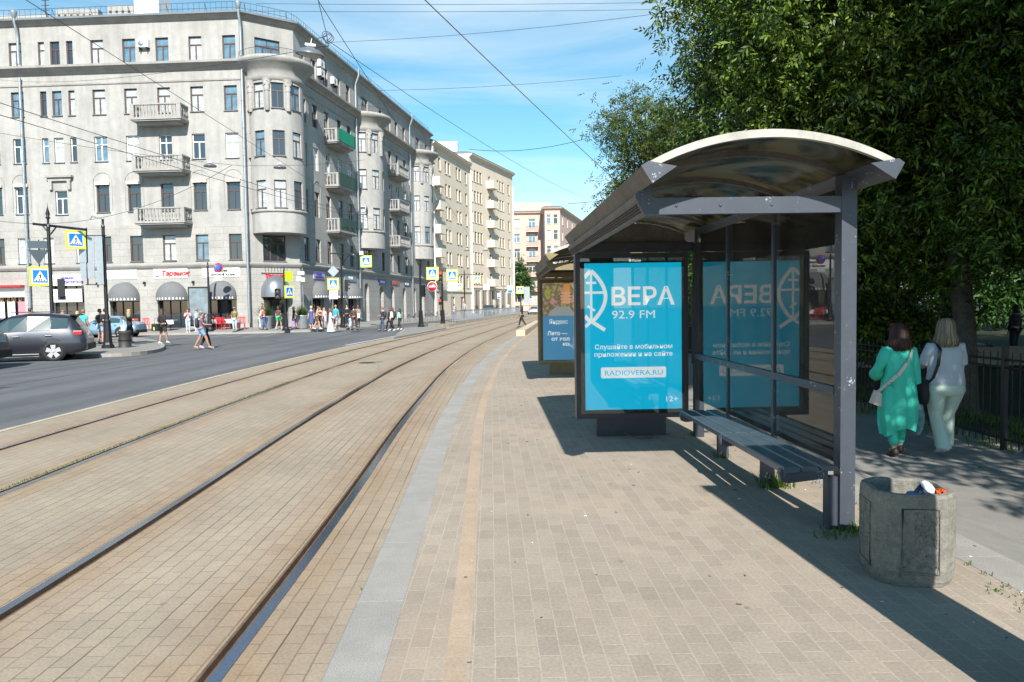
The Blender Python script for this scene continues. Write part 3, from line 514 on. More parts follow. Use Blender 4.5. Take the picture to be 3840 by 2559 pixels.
        sl_ = MB(); sl_.prism([(px0+.12, pz0+1.002), (px0+.16, pz0+1.10), (px0+.30, pz0+1.20), (px0+.60, pz0+1.22), (px0+.75, pz0+1.002)], 'y', yt-.0005, yt+.001); sl_.build('printed_sleeve', flat('printed_grey', (.30, .31, .30), .6, .4), bd)
        MB().prism([(px0+.48, pz0+1.48), (px0+.47, pz0+1.68), (px0+.52, pz0+1.73), (px0+.62, pz0+1.73), (px0+.60, pz0+1.48)], 'y', yt-.001, yt+.0005).build('printed_cone', flat('printed_orange', (.62, .28, .07), .6, .4), bd)
        hd = MB()
        for k, (w2, zz_) in enumerate(((.115, 1.52), (.13, 1.45), (.13, 1.38), (.11, 1.31))):
            hd.prism([(px0+.53+w2*math.cos(t), pz0+zz_+.036*math.sin(t)) for t in [2*PI*i/20 for i in range(20)]], 'y', yt-.0016-.0003*k, yt-.0012-.0003*k)
        hd.build('printed_fingers', flat('printed_skin', (.62, .33, .18), .6, .4), bd)
    MB().box(X0+w, X1-w, Y-.004, Y-.001, Z0+w, Z1-w).build('cover_glass', M['adglass'], bd)
    return T
fm = bpy.data.materials.new('printed_flowers'); fm.use_nodes = True; n = fm.node_tree; b = n.nodes['Principled BSDF']; t = n.nodes.new('ShaderNodeTexCoord'); x = n.nodes.new('ShaderNodeTexNoise'); x.inputs['Scale'].default_value = 4.5; x.inputs['Detail'].default_value = 5
c = n.nodes.new('ShaderNodeValToRGB'); els = c.color_ramp.elements; els[0].position = .3; els[0].color = (.13, .15, .03, 1); els[1].position = .75; els[1].color = (.5, .10, .14, 1)
for p, q in ((.42, (.30, .27, .06, 1)), (.5, (.11, .085, .06, 1)), (.6, (.33, .22, .15, 1)), (.66, (.52, .14, .17, 1))): e = els.new(p); e.color = q
n.links.new(t.outputs['Object'], x.inputs['Vector']); n.links.new(x.outputs['Fac'], c.inputs[0]); n.links.new(c.outputs[0], b.inputs['Base Color']); n.links.new(c.outputs[0], b.inputs['Emission Color']); b.inputs['Emission Strength'].default_value = .55; M['floral'] = fm
sh1 = shelter('dark blue-grey glass tram shelter with bench, arched roof and blue radio poster', (2.27, 5.05, 0), 0.028, M['steel'], M['steel_d'], 1)
sh2 = shelter('farther tram shelter, sunlit gold put into its frame colour, with floral poster, partly hidden behind the first one', (2.05, 13.05, 0), 0.012, M['steel2'], M['steel2'], 2)
# loose cable and litter at the foot of the first board
cb = MB(); cb.tube([(1.30, 8.72, .07), (1.34, 8.62, .05), (1.42, 8.58, .02), (1.52, 8.6, .012), (1.62, 8.62, .016), (1.66, 8.7, .03)], .007, 6); tag(cb.build('loose_cable', M['railrust']), 'brown loose cable lying at the foot of the blue poster board', 'cable')
# unseen pylon added at right to cast the broad shadow over bench and bin
py_ = thing('shadow_pylon', 'tall narrow grey pylon added out of view to cast the shadow over bench and bin', 'pylon', (2.20, 2.50, 0), 0.03)
MB().box(-.235, .235, -.08, .08, 0, 2.86).build('casing', M['steel'], py_); MB().box(-.20, .20, -.0835, -.0805, .9, 2.6).build('shadow_pylon_panel', M['black'], py_); MB().box(-.25, .25, -.09, .09, 2.862, 2.90).build('cap', M['steel_d'], py_)

# ------------------------------------------------------------------ litter bin
def litter_bin():
    T = thing('litter_bin', 'octagonal concrete litter bin with relief panels, full of cups, beside the shelter post', 'litter bin', (2.265, 4.225, 0), R(-9))
    h, c = .222, .092
    oc = [(-h+c, -h), (h-c, -h), (h, -h+c), (h, h-c), (h-c, h), (-h+c, h), (-h, h-c), (-h, -h+c)]
    def ring(s, z, rr=0.0):
        pts = []
        for i in range(8):
            p = Vector(oc[i]); a = Vector(oc[i-1]); b = Vector(oc[(i+1) % 8])
            for q in ((p+(a-p).normalized()*.02), p+((a-p).normalized()+(b-p).normalized())*.006, (p+(b-p).normalized()*.02)): pts.append((q.x*s, q.y*s, z))
        return pts
    mb = MB(); rings = [ring(.90, 0), ring(.955, .03), ring(.985, .09), ring(1, .14), ring(1, .44), ring(1.0, .455), ring(.985, .50), ring(.955, .518), ring(.83, .518), ring(.80, .505), ring(.78, .2)]
    vs = [p for r_ in rings for p in r_]; n = 24
    mb.add(vs, [(j*n+i, j*n+(i+1) % n, (j+1)*n+(i+1) % n, (j+1)*n+i) for j in range(len(rings)-1) for i in range(n)], 0, False); mb.add(rings[-1], [tuple(range(n))], 0)
    mb.build('bowl', M['concrete'], T)
    rs = random.Random(4)
    for k in range(8):    # raised frame and scroll relief on every face
        a, b = Vector(oc[k]), Vector(oc[(k+1) % 8]); L = (b-a).length; d = (b-a)/L; nrm = Vector((d.y, -d.x)); wide = L > .2
        P = lambda s, z, o: (a.x+d.x*s+nrm.x*o, a.y+d.y*s+nrm.y*o, z)
        rl = MB(); m_ = .035 if wide else .028
        if wide: rl.tube([P(m_, .08, .0), P(m_, .44, .0), P(L-m_, .44, .0), P(L-m_, .08, .0), P(m_, .08, .0)], .007, 6)
        else: continue
        if wide:
            for q in range(44):
                s0 = rs.uniform(m_+.03, L-m_-.03); z0 = rs.uniform(.13, .41); pts = []; th = rs.uniform(0, 6.28); cu = rs.uniform(-1, 1)*1.1
                for i in range(9):
                    s0 = min(max(s0+.011*math.cos(th), m_+.012), L-m_-.012); z0 = min(max(z0+.011*math.sin(th), .115), .42); th += cu*.5; pts.append(P(s0, z0, -.0005))
                rl.tube(pts, .0052, 5)
        rl.build('relief', M['concrete'], T)
    return T
litter_bin()
fill = MB(); rr = random.Random(3)
for i in range(40):
    x, y = rr.uniform(-.13, .13), rr.uniform(-.13, .13); s = rr.uniform(.03, .07); z = rr.uniform(.28, .40); a = rr.uniform(0, 3)
    fill.add([(x+s*math.cos(a+k*PI/2)*rr.uniform(.6, 1.1), y+s*math.sin(a+k*PI/2)*rr.uniform(.6, 1.1), z+rr.uniform(-.03, .03)) for k in range(4)]+[(x, y, z+.04)], [(0, 1, 4), (1, 2, 4), (2, 3, 4), (3, 0, 4)], rr.choice([0, 0, 1]))
tag(fill.build('rubbish', [cmat((.05, .05, .05)), cmat((.3, .29, .27))], loc=(2.265, 4.225, 0)), 'dark crumpled rubbish filling the concrete litter bin', 'rubbish', kind='stuff')
cup = thing('paper_cup', 'navy paper cup with white lid tipped up in the litter bin', 'cup', (2.28, 4.17, .455)); cup.rotation_euler = (R(18), R(38), R(-20))
MB().lathe([(0, 0), (.028, 0), (.040, .105), (.036, .105), (.0, .1)], 24).build('cup_wall', cmat((.015, .025, .06), .45), cup); MB().lathe([(.042, .103), (.043, .110), (.039, .114), (.036, .122), (0, .122)], 24).build('lid', M['white'], cup)
tx = text_mesh('lettering', 'ONE', .022, M['white'], cup, (-.008, -.0385, .035), (PI/2, -PI/2, 0), .0008)
o = MB().lathe([(0, .035), (.02, .03), (.035, .015), (.04, -.01), (.038, -.05)], 20).build('plastic_lid', glass_mat('clear_plastic', (.8, .8, .8), .15, 1, .3), loc=(2.335, 4.13, .495)); tag(o, 'clear domed plastic lid lying in the litter bin beside the navy cup', 'plastic lid')
o = MB(); rr = random.Random(9)
vs = [(rr.uniform(-.035, .035), rr.uniform(-.03, .03), rr.uniform(-.02, .03)) for i in range(12)]; o.add(vs, [(0, 1, 2), (2, 3, 4), (4, 5, 6), (6, 7, 8), (8, 9, 10), (10, 11, 0), (1, 5, 9), (3, 7, 11)]); o = o.build('wrapper', mat('orange_wrapper', (.85, .12, .02), .4), loc=(2.395, 4.12, .51)); tag(o, 'bright orange crumpled wrapper on top of the litter bin', 'wrapper')
o = MB().lathe([(0, 0), (.035, 0), (.04, .02), (.03, .035), (0, .04)], 12, sx=1, sy=.7).build('crushed_can', mat('blue_can', (.05, .2, .45), .3, .4), loc=(2.245, 4.12, .475)); tag(o, 'blue crushed container at the front rim of the litter bin', 'container')

# ------------------------------------------------------------------ buildings
class Face:
    """vertical wall plane: p0 -> p1 seen left to right from outside; s along, o outwards"""
    def __init__(s, p0, p1, base):
        s.p0 = Vector(p0); d = Vector(p1)-s.p0; s.L = d.length; s.d = d/s.L; s.n = Vector((s.d.y, -s.d.x)); s.base = Vector(base); s.ang = math.atan2(s.d.y, s.d.x)
    def P(s, a, o, z): v = s.p0+s.d*a+s.n*o; return (v.x-s.base.x, v.y-s.base.y, z-s.base.z)
    def rot(s, a): return s.ang
    step = 1e9
class Bay:
    def __init__(s, c, r, base, a0=-100, a1=100): s.c = Vector(c); s.r = r; s.base = Vector(base); s.a0 = R(a0)*r; s.a1 = R(a1)*r; s.step = 0.22
    def P(s, a, o, z): t = a/s.r; return (s.c.x+(s.r+o)*math.sin(t)-s.base.x, s.c.y-(s.r+o)*math.cos(t)-s.base.y, z-s.base.z)
    def rot(s, a): return a/s.r
def wall(F, s0, s1, z0, z1, ops, m, parent, name='wall', depth=0.28, smooth=False):
    mb = MB(); ss = {s0, s1}; zs = {z0, z1}
    for o in ops: ss |= {o[0], o[1]}; zs |= {o[2], o[3]}
    if F.step < 1e8: ss |= set(np.arange(s0, s1, F.step).tolist())
    ss = sorted(x for x in ss if s0-1e-6 <= x <= s1+1e-6); zs = sorted(x for x in zs if z0-1e-6 <= x <= z1+1e-6)
    ss = [x for i, x in enumerate(ss) if i == 0 or x-ss[i-1] > 1e-4]
    for i in range(len(ss)-1):
        run = None
        for j in range(len(zs)-1):
            cs, cz = (ss[i]+ss[i+1])/2, (zs[j]+zs[j+1])/2
            if any(o[0] < cs < o[1] and o[2] < cz < o[3] for o in ops): continue
            q = [(ss[i], zs[j]), (ss[i+1], zs[j]), (ss[i+1], zs[j+1]), (ss[i], zs[j+1])]
            mb.add([F.P(a, 0, z) for a, z in q], [(0, 1, 2, 3)], 0, smooth, uvs=q)
    for o in ops:
        a, b, c, d = o[:4]; arch = len(o) > 4 and o[4]
        if arch:
            r = (b-a)/2; cx = (a+b)/2; cz = d-r; N = 10
            la = [(cx-r*math.cos(PI/2*k/N), cz+r*math.sin(PI/2*k/N)) for k in range(N+1)]; ra = [(2*cx-x, z) for x, z in la]
            for k in range(N):
                for cor, ar in (((a, d), la), ((b, d), ra)):
                    q = [cor, ar[k], ar[k+1]]; mb.add([F.P(x, 0, z) for x, z in q], [(0, 1, 2)], 0, uvs=q)
            path = [(a, c)]+la+ra[::-1][1:]+[(b, c)]
        else: path = [(a, c), (a, d), (b, d), (b, c)]
        if not arch and c > z0+.05: path.append((a, c))
        for k in range(len(path)-1):
            p, q_ = path[k], path[k+1]; q = [p, q_, q_, p]
            mb.add([F.P(p[0], 0, p[1]), F.P(q_[0], 0, q_[1]), F.P(q_[0], -depth, q_[1]), F.P(p[0], -depth, p[1])], [(0, 1, 2, 3)], 0, uvs=[(p[0], p[1]), (q_[0], q_[1]), (q_[0]+.3, q_[1]), (p[0]+.3, p[1])])
    return mb.build(name, m, parent)
def sweep(path, prof, m, parent, name='cornice', base=(0, 0, 0), smooth=False, uvscale=1):
    """path: xy list, outside to the right-hand side when walking; prof: (out, z)"""
    pts = [Vector(p) for p in path]; L = len(pts); vs = []; n = len(prof)
    for i in range(L):
        a = (pts[i]-pts[i-1]).normalized() if i else (pts[1]-pts[0]).normalized(); b = (pts[i+1]-pts[i]).normalized() if i < L-1 else a
        na, nb = Vector((a.y, -a.x)), Vector((b.y, -b.x)); t = (na+nb); t = t/max(0.35, t.dot(na)) if t.length > .1 else na
        for o, z in prof: v = pts[i]+t*o; vs.append((v.x-base[0], v.y-base[1], z-base[2]))
    mb = MB(); mb.add(vs, [(i*n+k, (i+1)*n+k, (i+1)*n+k+1, i*n+k+1) for i in range(L-1) for k in range(n-1)], 0, smooth)
    mb.add(vs, [tuple(range(n)), tuple(range((L-1)*n+n-1, (L-1)*n-1, -1))], 0)
    return mb.build(name, m, parent)
_wm = {}
def win_mb(w, h, kind):
    f = MB(); t = .06; D0, D1 = -.035, .03
    f.box(0, t, D0, D1, 0, h).box(w-t, w, D0, D1, 0, h).box(t, w-t, D0, D1, h-t, h).box(t, w-t, D0, D1, 0, t)
    hz = h*.68
    if kind == 'T': f.box(t, w-t, D0-.005, D1, hz-.04, hz+.04).box(w/2-.045, w/2+.045, D0-.004, D1, t, hz-.04)
    elif kind == 'N': f.box(t, w-t, D0-.005, D1, hz-.035, hz+.035)
    elif kind == 'X': f.box(t, w-t, D0-.005, D1, hz-.04, hz+.04).box(w/2-.045, w/2+.045, D0-.004, D1, t, hz-.04).box(w/2-.03, w/2+.03, D0, D1, hz+.04, h-t)
    elif kind == 'W':
        f.box(t, w-t, D0-.005, D1, hz-.05, hz+.05)
        for q in (.33, .66): f.box(w*q-.05, w*q+.05, D0-.004, D1, t, hz-.05)
        f.box(w*.5-.02, w*.5+.02, D0, D1, hz+.05, h-t)
    elif kind == 'V': f.box(w/2-.04, w/2+.04, D0-.005, D1, t, h-t)
    p = MB().box(t, w-t, .005, .02, t, h-t); s = MB().box(-.05, w+.05, -.26, -.037, -.055, -.004)
    return f, p, s
def windows(F_specs, parent, limit=100, name='window'):
    """each spec: (F, centre s, z0, w, h, kind, frame mat, pane mat, sill mat)"""
    rs = sorted(F_specs, key=lambda q: (Vector(q[0].P(q[1], 0, 0)[:2])+Vector(parent.location[:2])).length); extra = MB(); em = []
    for i, (F, s, z0, w, h, kind, fm_, pm, sm_) in enumerate(rs):
        rec = 0.17; key = (round(w, 2), round(h, 2), kind)
        if key not in _wm: _wm[key] = win_mb(w, h, kind)
        f, p, sl = _wm[key]; rot = F.rot(s); a = Vector(F.P(s, -rec, z0)); a2 = a-Vector((math.cos(rot), math.sin(rot), 0))*(w/2)
        if i < limit:
            def me(tag_, mb_, mt):
                k = key+(tag_, mt.name)
                if k not in _wm: _wm[k] = mb_.mesh(tag_, mt)
                return _wm[k]
            o = inst(name, me('frame', f, fm_), parent, a2, rot); inst('pane', me('pane', p, pm), o)
            if sm_: inst('sill', me('sill', sl, sm_), o)
        else:
            for mb_, mt in ((f, fm_), (p, pm)):
                if mt not in em: em.append(mt)
                c, sn = math.cos(rot), math.sin(rot); extra.add([(a2.x+x*c-y*sn, a2.y+x*sn+y*c, a2.z+z) for x, y, z in mb_.v], mb_.f, em.index(mt))
    if extra.v: tag(extra.build('distant_windows', em, parent), kind='stuff')
rw = random.Random(11)
def pane(): return rw.choice([M['pane'], M['pane'], M['paneblue'], M['paneblue'], M['panecurt'], M['panecurt']])
def lit(bright):
    return rw.choice([M['panecurt'], M['paneblue'], M['panecurt']]) if bright else rw.choice([M['pane'], M['pane'], M['paneblue'], M['panecurt']])
BB = (-19.9, 56.1, 0)
mainb = thing('apartment_building', 'long grey stone apartment block with rounded corner bay and shop arches', 'building', BB)
P0, P1, P2, P3 = (-52.0, 57.95), (-19.9, 56.1), (-16.6, 58.4), (-10.2, 96.6)
FL, FC, FS = Face(P0, P1, BB), Face(P1, P2, BB), Face(P2, P3, BB)
sx = lambda x: (x+52.0)*1.0017
cols = [sx(x) for x in (-49.2, -46.6, -44.1, -41.6, -39.4, -37.33, -30.92, -28.45, -25.89, -23.34, -20.76)]; trip = [sx(x) for x in (-35.28, -34.21, -33.06)]
rows = [(5.31, 7.24), (9.08, 11.13), (12.92, 14.78), (16.42, 18.28), (20.12, 21.96)]
specs = []; opsL = []
def addw(F, s, z0, z1, w, ops, kind='T', fr=None, pm=None, sill=True):
    ops.append((s-w/2, s+w/2, z0, z1)); fr = fr or M['brown']
    specs.append((F, s, z0, w, z1-z0, kind, fr, pm or pane(), M['trimdark'] if sill else None))
for r, (a, b) in enumerate(rows):
    fr = {2: M['white'], 0: M['brown'], 1: M['brown']}.get(r, M['brown'])
    for i, s in enumerate(cols):
        f2 = fr
        if r in (0, 1) and i == 5: f2 = M['white']
        addw(FL, s, a, b, 1.0, opsL, 'X' if (r == 2 and i in (6, 7, 8)) else 'T', f2, lit(r >= 3))
    if r == 1: addw(FL, trip[1], a-.1, b-.35, .95, opsL, 'T', M['white'], M['pane'])
    elif r == 0:
        addw(FL, trip[0]-.1, a, b, .8, opsL, 'T', M['white'], M['panecurt']); addw(FL, trip[2]+.25, a, b, .8, opsL, 'T', M['white'], M['panecurt'])
    else:
        for s, w in zip(trip, (.5, .75, .5)): addw(FL, s, a, b, w, opsL, 'N' if w < .6 else 'T', fr, lit(False))
arches = [sx(-29.55), sx(-25.8), sx(-22.0)]
gops = [(c-1.18, c+1.18, 0, 3.74, True) for c in arches]+[(sx(-35.3), sx(-32.75), 0, 3.55), (sx(-40.2), sx(-37.5), 0, 3.6), (sx(-43.6), sx(-41), 0, 3.6)]
wall(FL, 0, FL.L, -.3, 4.86, gops, M['stone'], mainb, 'ground_floor_wall', 0.5); wall(FL, 0, FL.L, 4.86, 8.0, [o for o in opsL if o[2] < 7.5], M['stone'], mainb, 'wall')
wall(FL, 0, FL.L, 8.0, 23.4, [o for o in opsL if o[2] > 7.5], M['plaster'], mainb, 'wall')
# chamfer behind the corner bay
opsC = []; addw(FC, FC.L*.5, 20.2, 22.0, 1.9, opsC, 'W', M['brown'], M['paneblue']); addw(FC, FC.L*.52, 5.2, 7.2, 1.75, opsC, 'W', M['brown'], M['pane'])
wall(FC, 0, FC.L, -.3, 4.86, [(FC.L*.52-.95, FC.L*.52+.95, 0, 3.9, True)], M['stone'], mainb, 'ground_floor_wall', 0.5)
wall(FC, 0, FC.L, 4.86, 23.4, opsC, M['plaster'], mainb, 'wall')
# street side
opsS = []; scol = [1.45, 3.6, 5.95, 8.7, 11.0, 19.8, 22.5, 24.95, 27.7, 36.9]
for r, (a, b) in enumerate(rows):
    for i, s in enumerate(scol): addw(FS, s, a, b, .95, opsS, 'T', M['brown'] if r != 2 else M['white'], lit(False), False)
for s in (15.3, 33.1): addw(FS, s, 20.15, 21.96, 1.7, opsS, 'W', M['brown'], M['paneblue'], False); addw(FS, s, 5.31, 7.2, 1.6, opsS, 'W', M['brown'], M['pane'], False)
sarch = [(3.3, 1.15, 3.7), (7.0, 1.15, 3.7), (10.7, 1.15, 3.7), (14.6, .6, 3.9), (18.9, .6, 3.7), (22.4, .6, 3.7), (26.6, .6, 3.7), (30.5, .6, 3.7), (34.0, .6, 3.7)]
gS = [(s-h, s+h, 0, t, True) for s, h, t in sarch]
wall(FS, 0, FS.L, -.3, 4.86, gS, M['stone'], mainb, 'ground_floor_wall', 0.45); wall(FS, 0, FS.L, 4.86, 8.0, [o for o in opsS if o[2] < 7.5], M['stone'], mainb, 'wall'); wall(FS, 0, FS.L, 8.0, 23.4, [o for o in opsS if o[2] > 7.5], M['plaster'], mainb, 'wall')
# dark shop interiors behind the openings, with shop windows
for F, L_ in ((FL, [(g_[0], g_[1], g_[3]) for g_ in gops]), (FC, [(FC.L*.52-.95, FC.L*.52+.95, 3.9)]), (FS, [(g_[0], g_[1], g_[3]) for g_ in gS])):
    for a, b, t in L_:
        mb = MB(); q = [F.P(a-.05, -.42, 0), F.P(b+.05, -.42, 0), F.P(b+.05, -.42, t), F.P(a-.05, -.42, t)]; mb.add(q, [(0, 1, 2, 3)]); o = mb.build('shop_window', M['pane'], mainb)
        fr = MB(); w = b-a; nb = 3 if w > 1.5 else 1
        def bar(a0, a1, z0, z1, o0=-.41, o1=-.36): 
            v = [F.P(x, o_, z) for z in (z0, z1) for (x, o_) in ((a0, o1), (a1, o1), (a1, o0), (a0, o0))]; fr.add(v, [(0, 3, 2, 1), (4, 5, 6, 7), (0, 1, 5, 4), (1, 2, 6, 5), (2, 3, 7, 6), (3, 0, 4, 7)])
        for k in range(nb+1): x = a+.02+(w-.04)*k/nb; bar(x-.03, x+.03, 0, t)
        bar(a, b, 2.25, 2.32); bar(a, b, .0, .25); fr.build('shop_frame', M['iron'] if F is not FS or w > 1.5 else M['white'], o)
# bays
BAYS = [((-17.8, 57.5), 2.05, -100, 118), ((-16.6+.1654*15.3-.35, 58.4+.9862*15.3+.1), 2.0, -30, 150), ((-16.6+.1654*33.1-.35, 58.4+.9862*33.1+.1), 2.0, -30, 150)]
for bi, (c, r, a0, a1) in enumerate(BAYS):
    B = Bay(c, r, BB, a0, a1); ops = []; mid = 0 if bi == 0 else R(58)*r; offs = (-63, -21, 21, 63) if bi == 0 else (-21, 21, 63)
    if bi: offs = (-50, -8, 34)
    for (a, b) in rows[1:4]:
        for d in offs:
            s = mid+R(d)*r; addw(B, s, a, b, .9, ops, 'T', M['brown'], lit(d < 0), True)
    wall(B, B.a0, B.a1, 7.25, 19.5, ops, M['plaster'], mainb, 'bay_wall', .2, True)
    n_ = 30; ring = [B.P(B.a0+(B.a1-B.a0)*k/n_, -.02, 7.26) for k in range(n_+1)]; MB().add(ring+[(c[0]-BB[0], c[1]-BB[1], 7.26)], [(k, k+1, n_+1) for k in range(n_)]).build('bay_soffit', M['plaster'], mainb)
    pth = [(c[0]+r*math.sin(t), c[1]-r*math.cos(t)) for t in [(B.a0+(B.a1-B.a0)*k/n_)/r for k in range(n_+1)]]
    sweep(pth, [(0, 8.75), (.08, 8.78), (.12, 8.9), (.05, 8.98), (0, 9.0)], M['trim'], mainb, 'bay_sill', BB, True)
    sweep(pth, [(0, 18.42), (.10, 18.5), (.16, 18.75), (.10, 19.0), (.28, 19.25), (.62, 19.62), (.85, 19.8), (.86, 20.05), (.5, 20.16), (0, 20.18)], M['trim'], mainb, 'bay_cornice', BB, True)
    for d in ((-42, 0, 42) if bi == 0 else (-29, 13)):
        t = mid/r+R(d); px_, py_ = c[0]+(r+.03)*math.sin(t)-BB[0], c[1]-(r+.03)*math.cos(t)-BB[1]
        col_ = MB().lathe([(.17, 16.2), (.19, 16.3), (.18, 17.5), (.17, 17.6)], 12, (px_, py_, 0)).build('half_column', M['trim'], mainb)
        cp = MB().lathe([(.18, 17.6), (.22, 17.66), (.19, 17.72), (.25, 17.95), (.21, 18.0), (.31, 18.22), (.27, 18.26), (.36, 18.44), (.36, 18.5)], 10, (px_, py_, 0))
        for k in range(10):
            a_ = 2*PI*k/10; cp.lathe([(0, -.07), (.05, -.03), (.06, .02), (.03, .07), (0, .08)], 6, (px_+.27*math.cos(a_), py_+.27*math.sin(a_), 18.28-.24*(k % 2)))
        cp.build('capital', M['trim'], col_)
    # small iron railing on top of the bay
    rl = MB(); rp = [(c[0]+(r+.62)*math.sin(t)-BB[0], c[1]-(r+.62)*math.cos(t)-BB[1]) for t in [(B.a0+(B.a1-B.a0)*k/40)/r for k in range(41)]]
    rl.tube([(x, y, 20.62) for x, y in rp], .016, 4)
    for x, y in rp: rl.tube([(x, y, 20.15), (x, y, 20.62)], .008, 3, caps=False)
    rl.build('bay_railing', M['railing'], mainb)
windows(specs, mainb, 100)
# cornices, ledge, parapet, roof
PM = [P0, P1, P2, P3]
def inner(F, a, b): v = F.p0+F.d*a; w = F.p0+F.d*b; return [(v.x, v.y), (w.x, w.y)]
sweep(PM, [(0, 4.72), (.10, 4.76), (.16, 4.84), (.22, 4.92), (.24, 5.02), (.04, 5.10), (0, 5.10)], M['trim'], mainb, 'ledge', BB)
sweep([P0, P1], [(0, 19.45), (.12, 19.5), (.2, 19.65), (.45, 19.8), (.62, 19.86), (.64, 20.02), (.3, 20.1), (0, 20.1)], M['trim'], mainb, 'cornice', BB)
sweep([P2, P3], [(0, 19.45), (.12, 19.5), (.2, 19.65), (.45, 19.8), (.62, 19.86), (.64, 20.02), (.3, 20.1), (0, 20.1)], M['trim'], mainb, 'cornice', BB)
for seg in ([P0, P1], [P2, P3]): sweep(seg, [(0, 18.62), (.07, 18.66), (.09, 18.78), (0, 18.82)], M['trim'], mainb, 'string_course', BB)
sweep(PM, [(0, 23.12), (.10, 23.18), (.22, 23.35), (.42, 23.42), (0, 23.43)], M['trim'], mainb, 'roof_cornice', BB)
sweep(PM, [(.36, 23.425), (.50, 23.44), (.52, 23.58), (0, 23.7), (-5.5, 25.0), (-9, 25.1), (-9, 23.4)], M['roof'], mainb, 'roof', BB)
rr_ = MB(); pp = []
for a, b in ((Vector(P0), Vector(P1)), (Vector(P1), Vector(P2)), (Vector(P2), Vector(P3))):
    L = (b-a).length; k = int(L/.42); pp += [a+(b-a)*i/k for i in range(k)]
pp.append(Vector(P3))
cen = lambda p: (p.x-BB[0]-.1, p.y-BB[1]+.12)
for i, p in enumerate(pp):
    x, y = cen(p); rr_.tube([(x, y, 23.6), (x, y, 24.45)], .014, 3, caps=False)
    if i % 7 == 0: rr_.tube([(x, y, 24.4), (x-.1, y+.75, 23.75)], .02, 3, caps=False)
for z in (24.45, 24.02): rr_.tube([(*cen(p), z) for p in pp[::3]], .016, 4)
rr_.build('roof_railing', M['railing'], mainb)
for (x, y, w, d, h) in ((-46, 63.5, 5.0, .7, 1.3), (-40.2, 62.5, 4.5, .7, 1.2), (-34.8, 61.5, 3.4, .7, 1.2), (-28.2, 60.2, 1.9, 2.2, 2.6), (-31.0, 61.3, 2.4, .8, 1.35), (-18.0, 82.0, 2.5, 1.2, 1.8), (-16.5, 90.5, 2.2, 1.5, 2.2)):
    ch = MB().box(x-BB[0]-w/2, x-BB[0]+w/2, y-BB[1]-d/2, y-BB[1]+d/2, 24.0, 23.9+h+.9).build('chimney', M['plaster'] if w > 2 else M['white'], mainb)
    fl = MB()
    for k in range(int(w/.5)): fl.box(x-BB[0]-w/2+.15+k*.5, x-BB[0]-w/2+.33+k*.5, y-BB[1]-d/2-.01, y-BB[1]-d/2+.02, 23.9+h+.3, 23.9+h+.5)
    fl.build('flue_opening', M['dark'], ch)
# pediment over the window of the third floor, blind arches
s = trip[1]; mb = MB(); F = FL
def fbox(mb, F, a0, a1, o0, o1, z0, z1, mi=0):
    v = [F.P(x, o_, z) for z in (z0, z1) for (x, o_) in ((a0, o1), (a1, o1), (a1, o0), (a0, o0))]; mb.add(v, [(0, 1, 2, 3), (7, 6, 5, 4), (4, 5, 1, 0), (5, 6, 2, 1), (6, 7, 3, 2), (7, 4, 0, 3)], mi)
fbox(mb, F, s-1.05, s+1.05, 0, .35, 11.75, 11.9); fbox(mb, F, s-.9, s+.9, 0, .2, 11.5, 11.75); fbox(mb, F, s-.85, s-.6, 0, .2, 10.85, 11.5); fbox(mb, F, s+.6, s+.85, 0, .2, 10.85, 11.5); mb.build('pediment', M['trim'], mainb)
for F, L_ in ((FL, [c for i, c in enumerate(cols) if i != 8]), (FS, [3.6, 11.0, 19.8, 27.7])):
    for c in L_:
        mb = MB(); pts = [F.P(c+.72*math.cos(t), .012, 11.35+.72*math.sin(t)) for t in [PI*k/14 for k in range(15)]]; pts = [F.P(c+.72, .012, 9.2)]+pts+[F.P(c-.72, .012, 9.2)]
        mb.tube(pts, .028, 5); mb.build('blind_arch', M['trim'], mainb)
        if F is FL: mb = MB(); fbox(mb, F, c-.56, c+.56, 0, .16, 11.13, 11.34); mb.build('shutter_box', M['creamtrim'], mainb)
# down pipes
for x, y in ((-36.95, 56.93), (-19.75, 55.87)):
    dx, dy = x-BB[0], y-BB[1]
    mb = MB().tube([(dx, dy-.35, 23.9), (dx, dy-.35, 23.3), (dx, dy-.1, 22.7), (dx, dy-.05, 22.2), (dx, dy-.05, 20.3)], .10, 10).tube([(dx, dy-.05, 19.3), (dx, dy-.12, .5)], .10, 10).lathe([(.12, 0), (.24, .35), (.25, .5)], 12, (dx, dy-.35, 23.6))
    for z in range(1, 19, 2): mb.lathe([(.115, 0), (.115, .05)], 10, (dx, dy-.09, z))
    mb.build('downpipe', M['pipe'], mainb)
for s in (12.5, 29.4):
    p = FS.P(s, .16, 0); q = FS.P(s, .5, 0); MB().tube([(q[0], q[1], 23.9), (q[0], q[1], 23.3), (p[0], p[1], 22.5), (p[0], p[1], 20.3)], .10, 8).tube([(p[0], p[1], 19.3), (p[0], p[1], .4)], .10, 8).build('downpipe', M['pipe'], mainb)
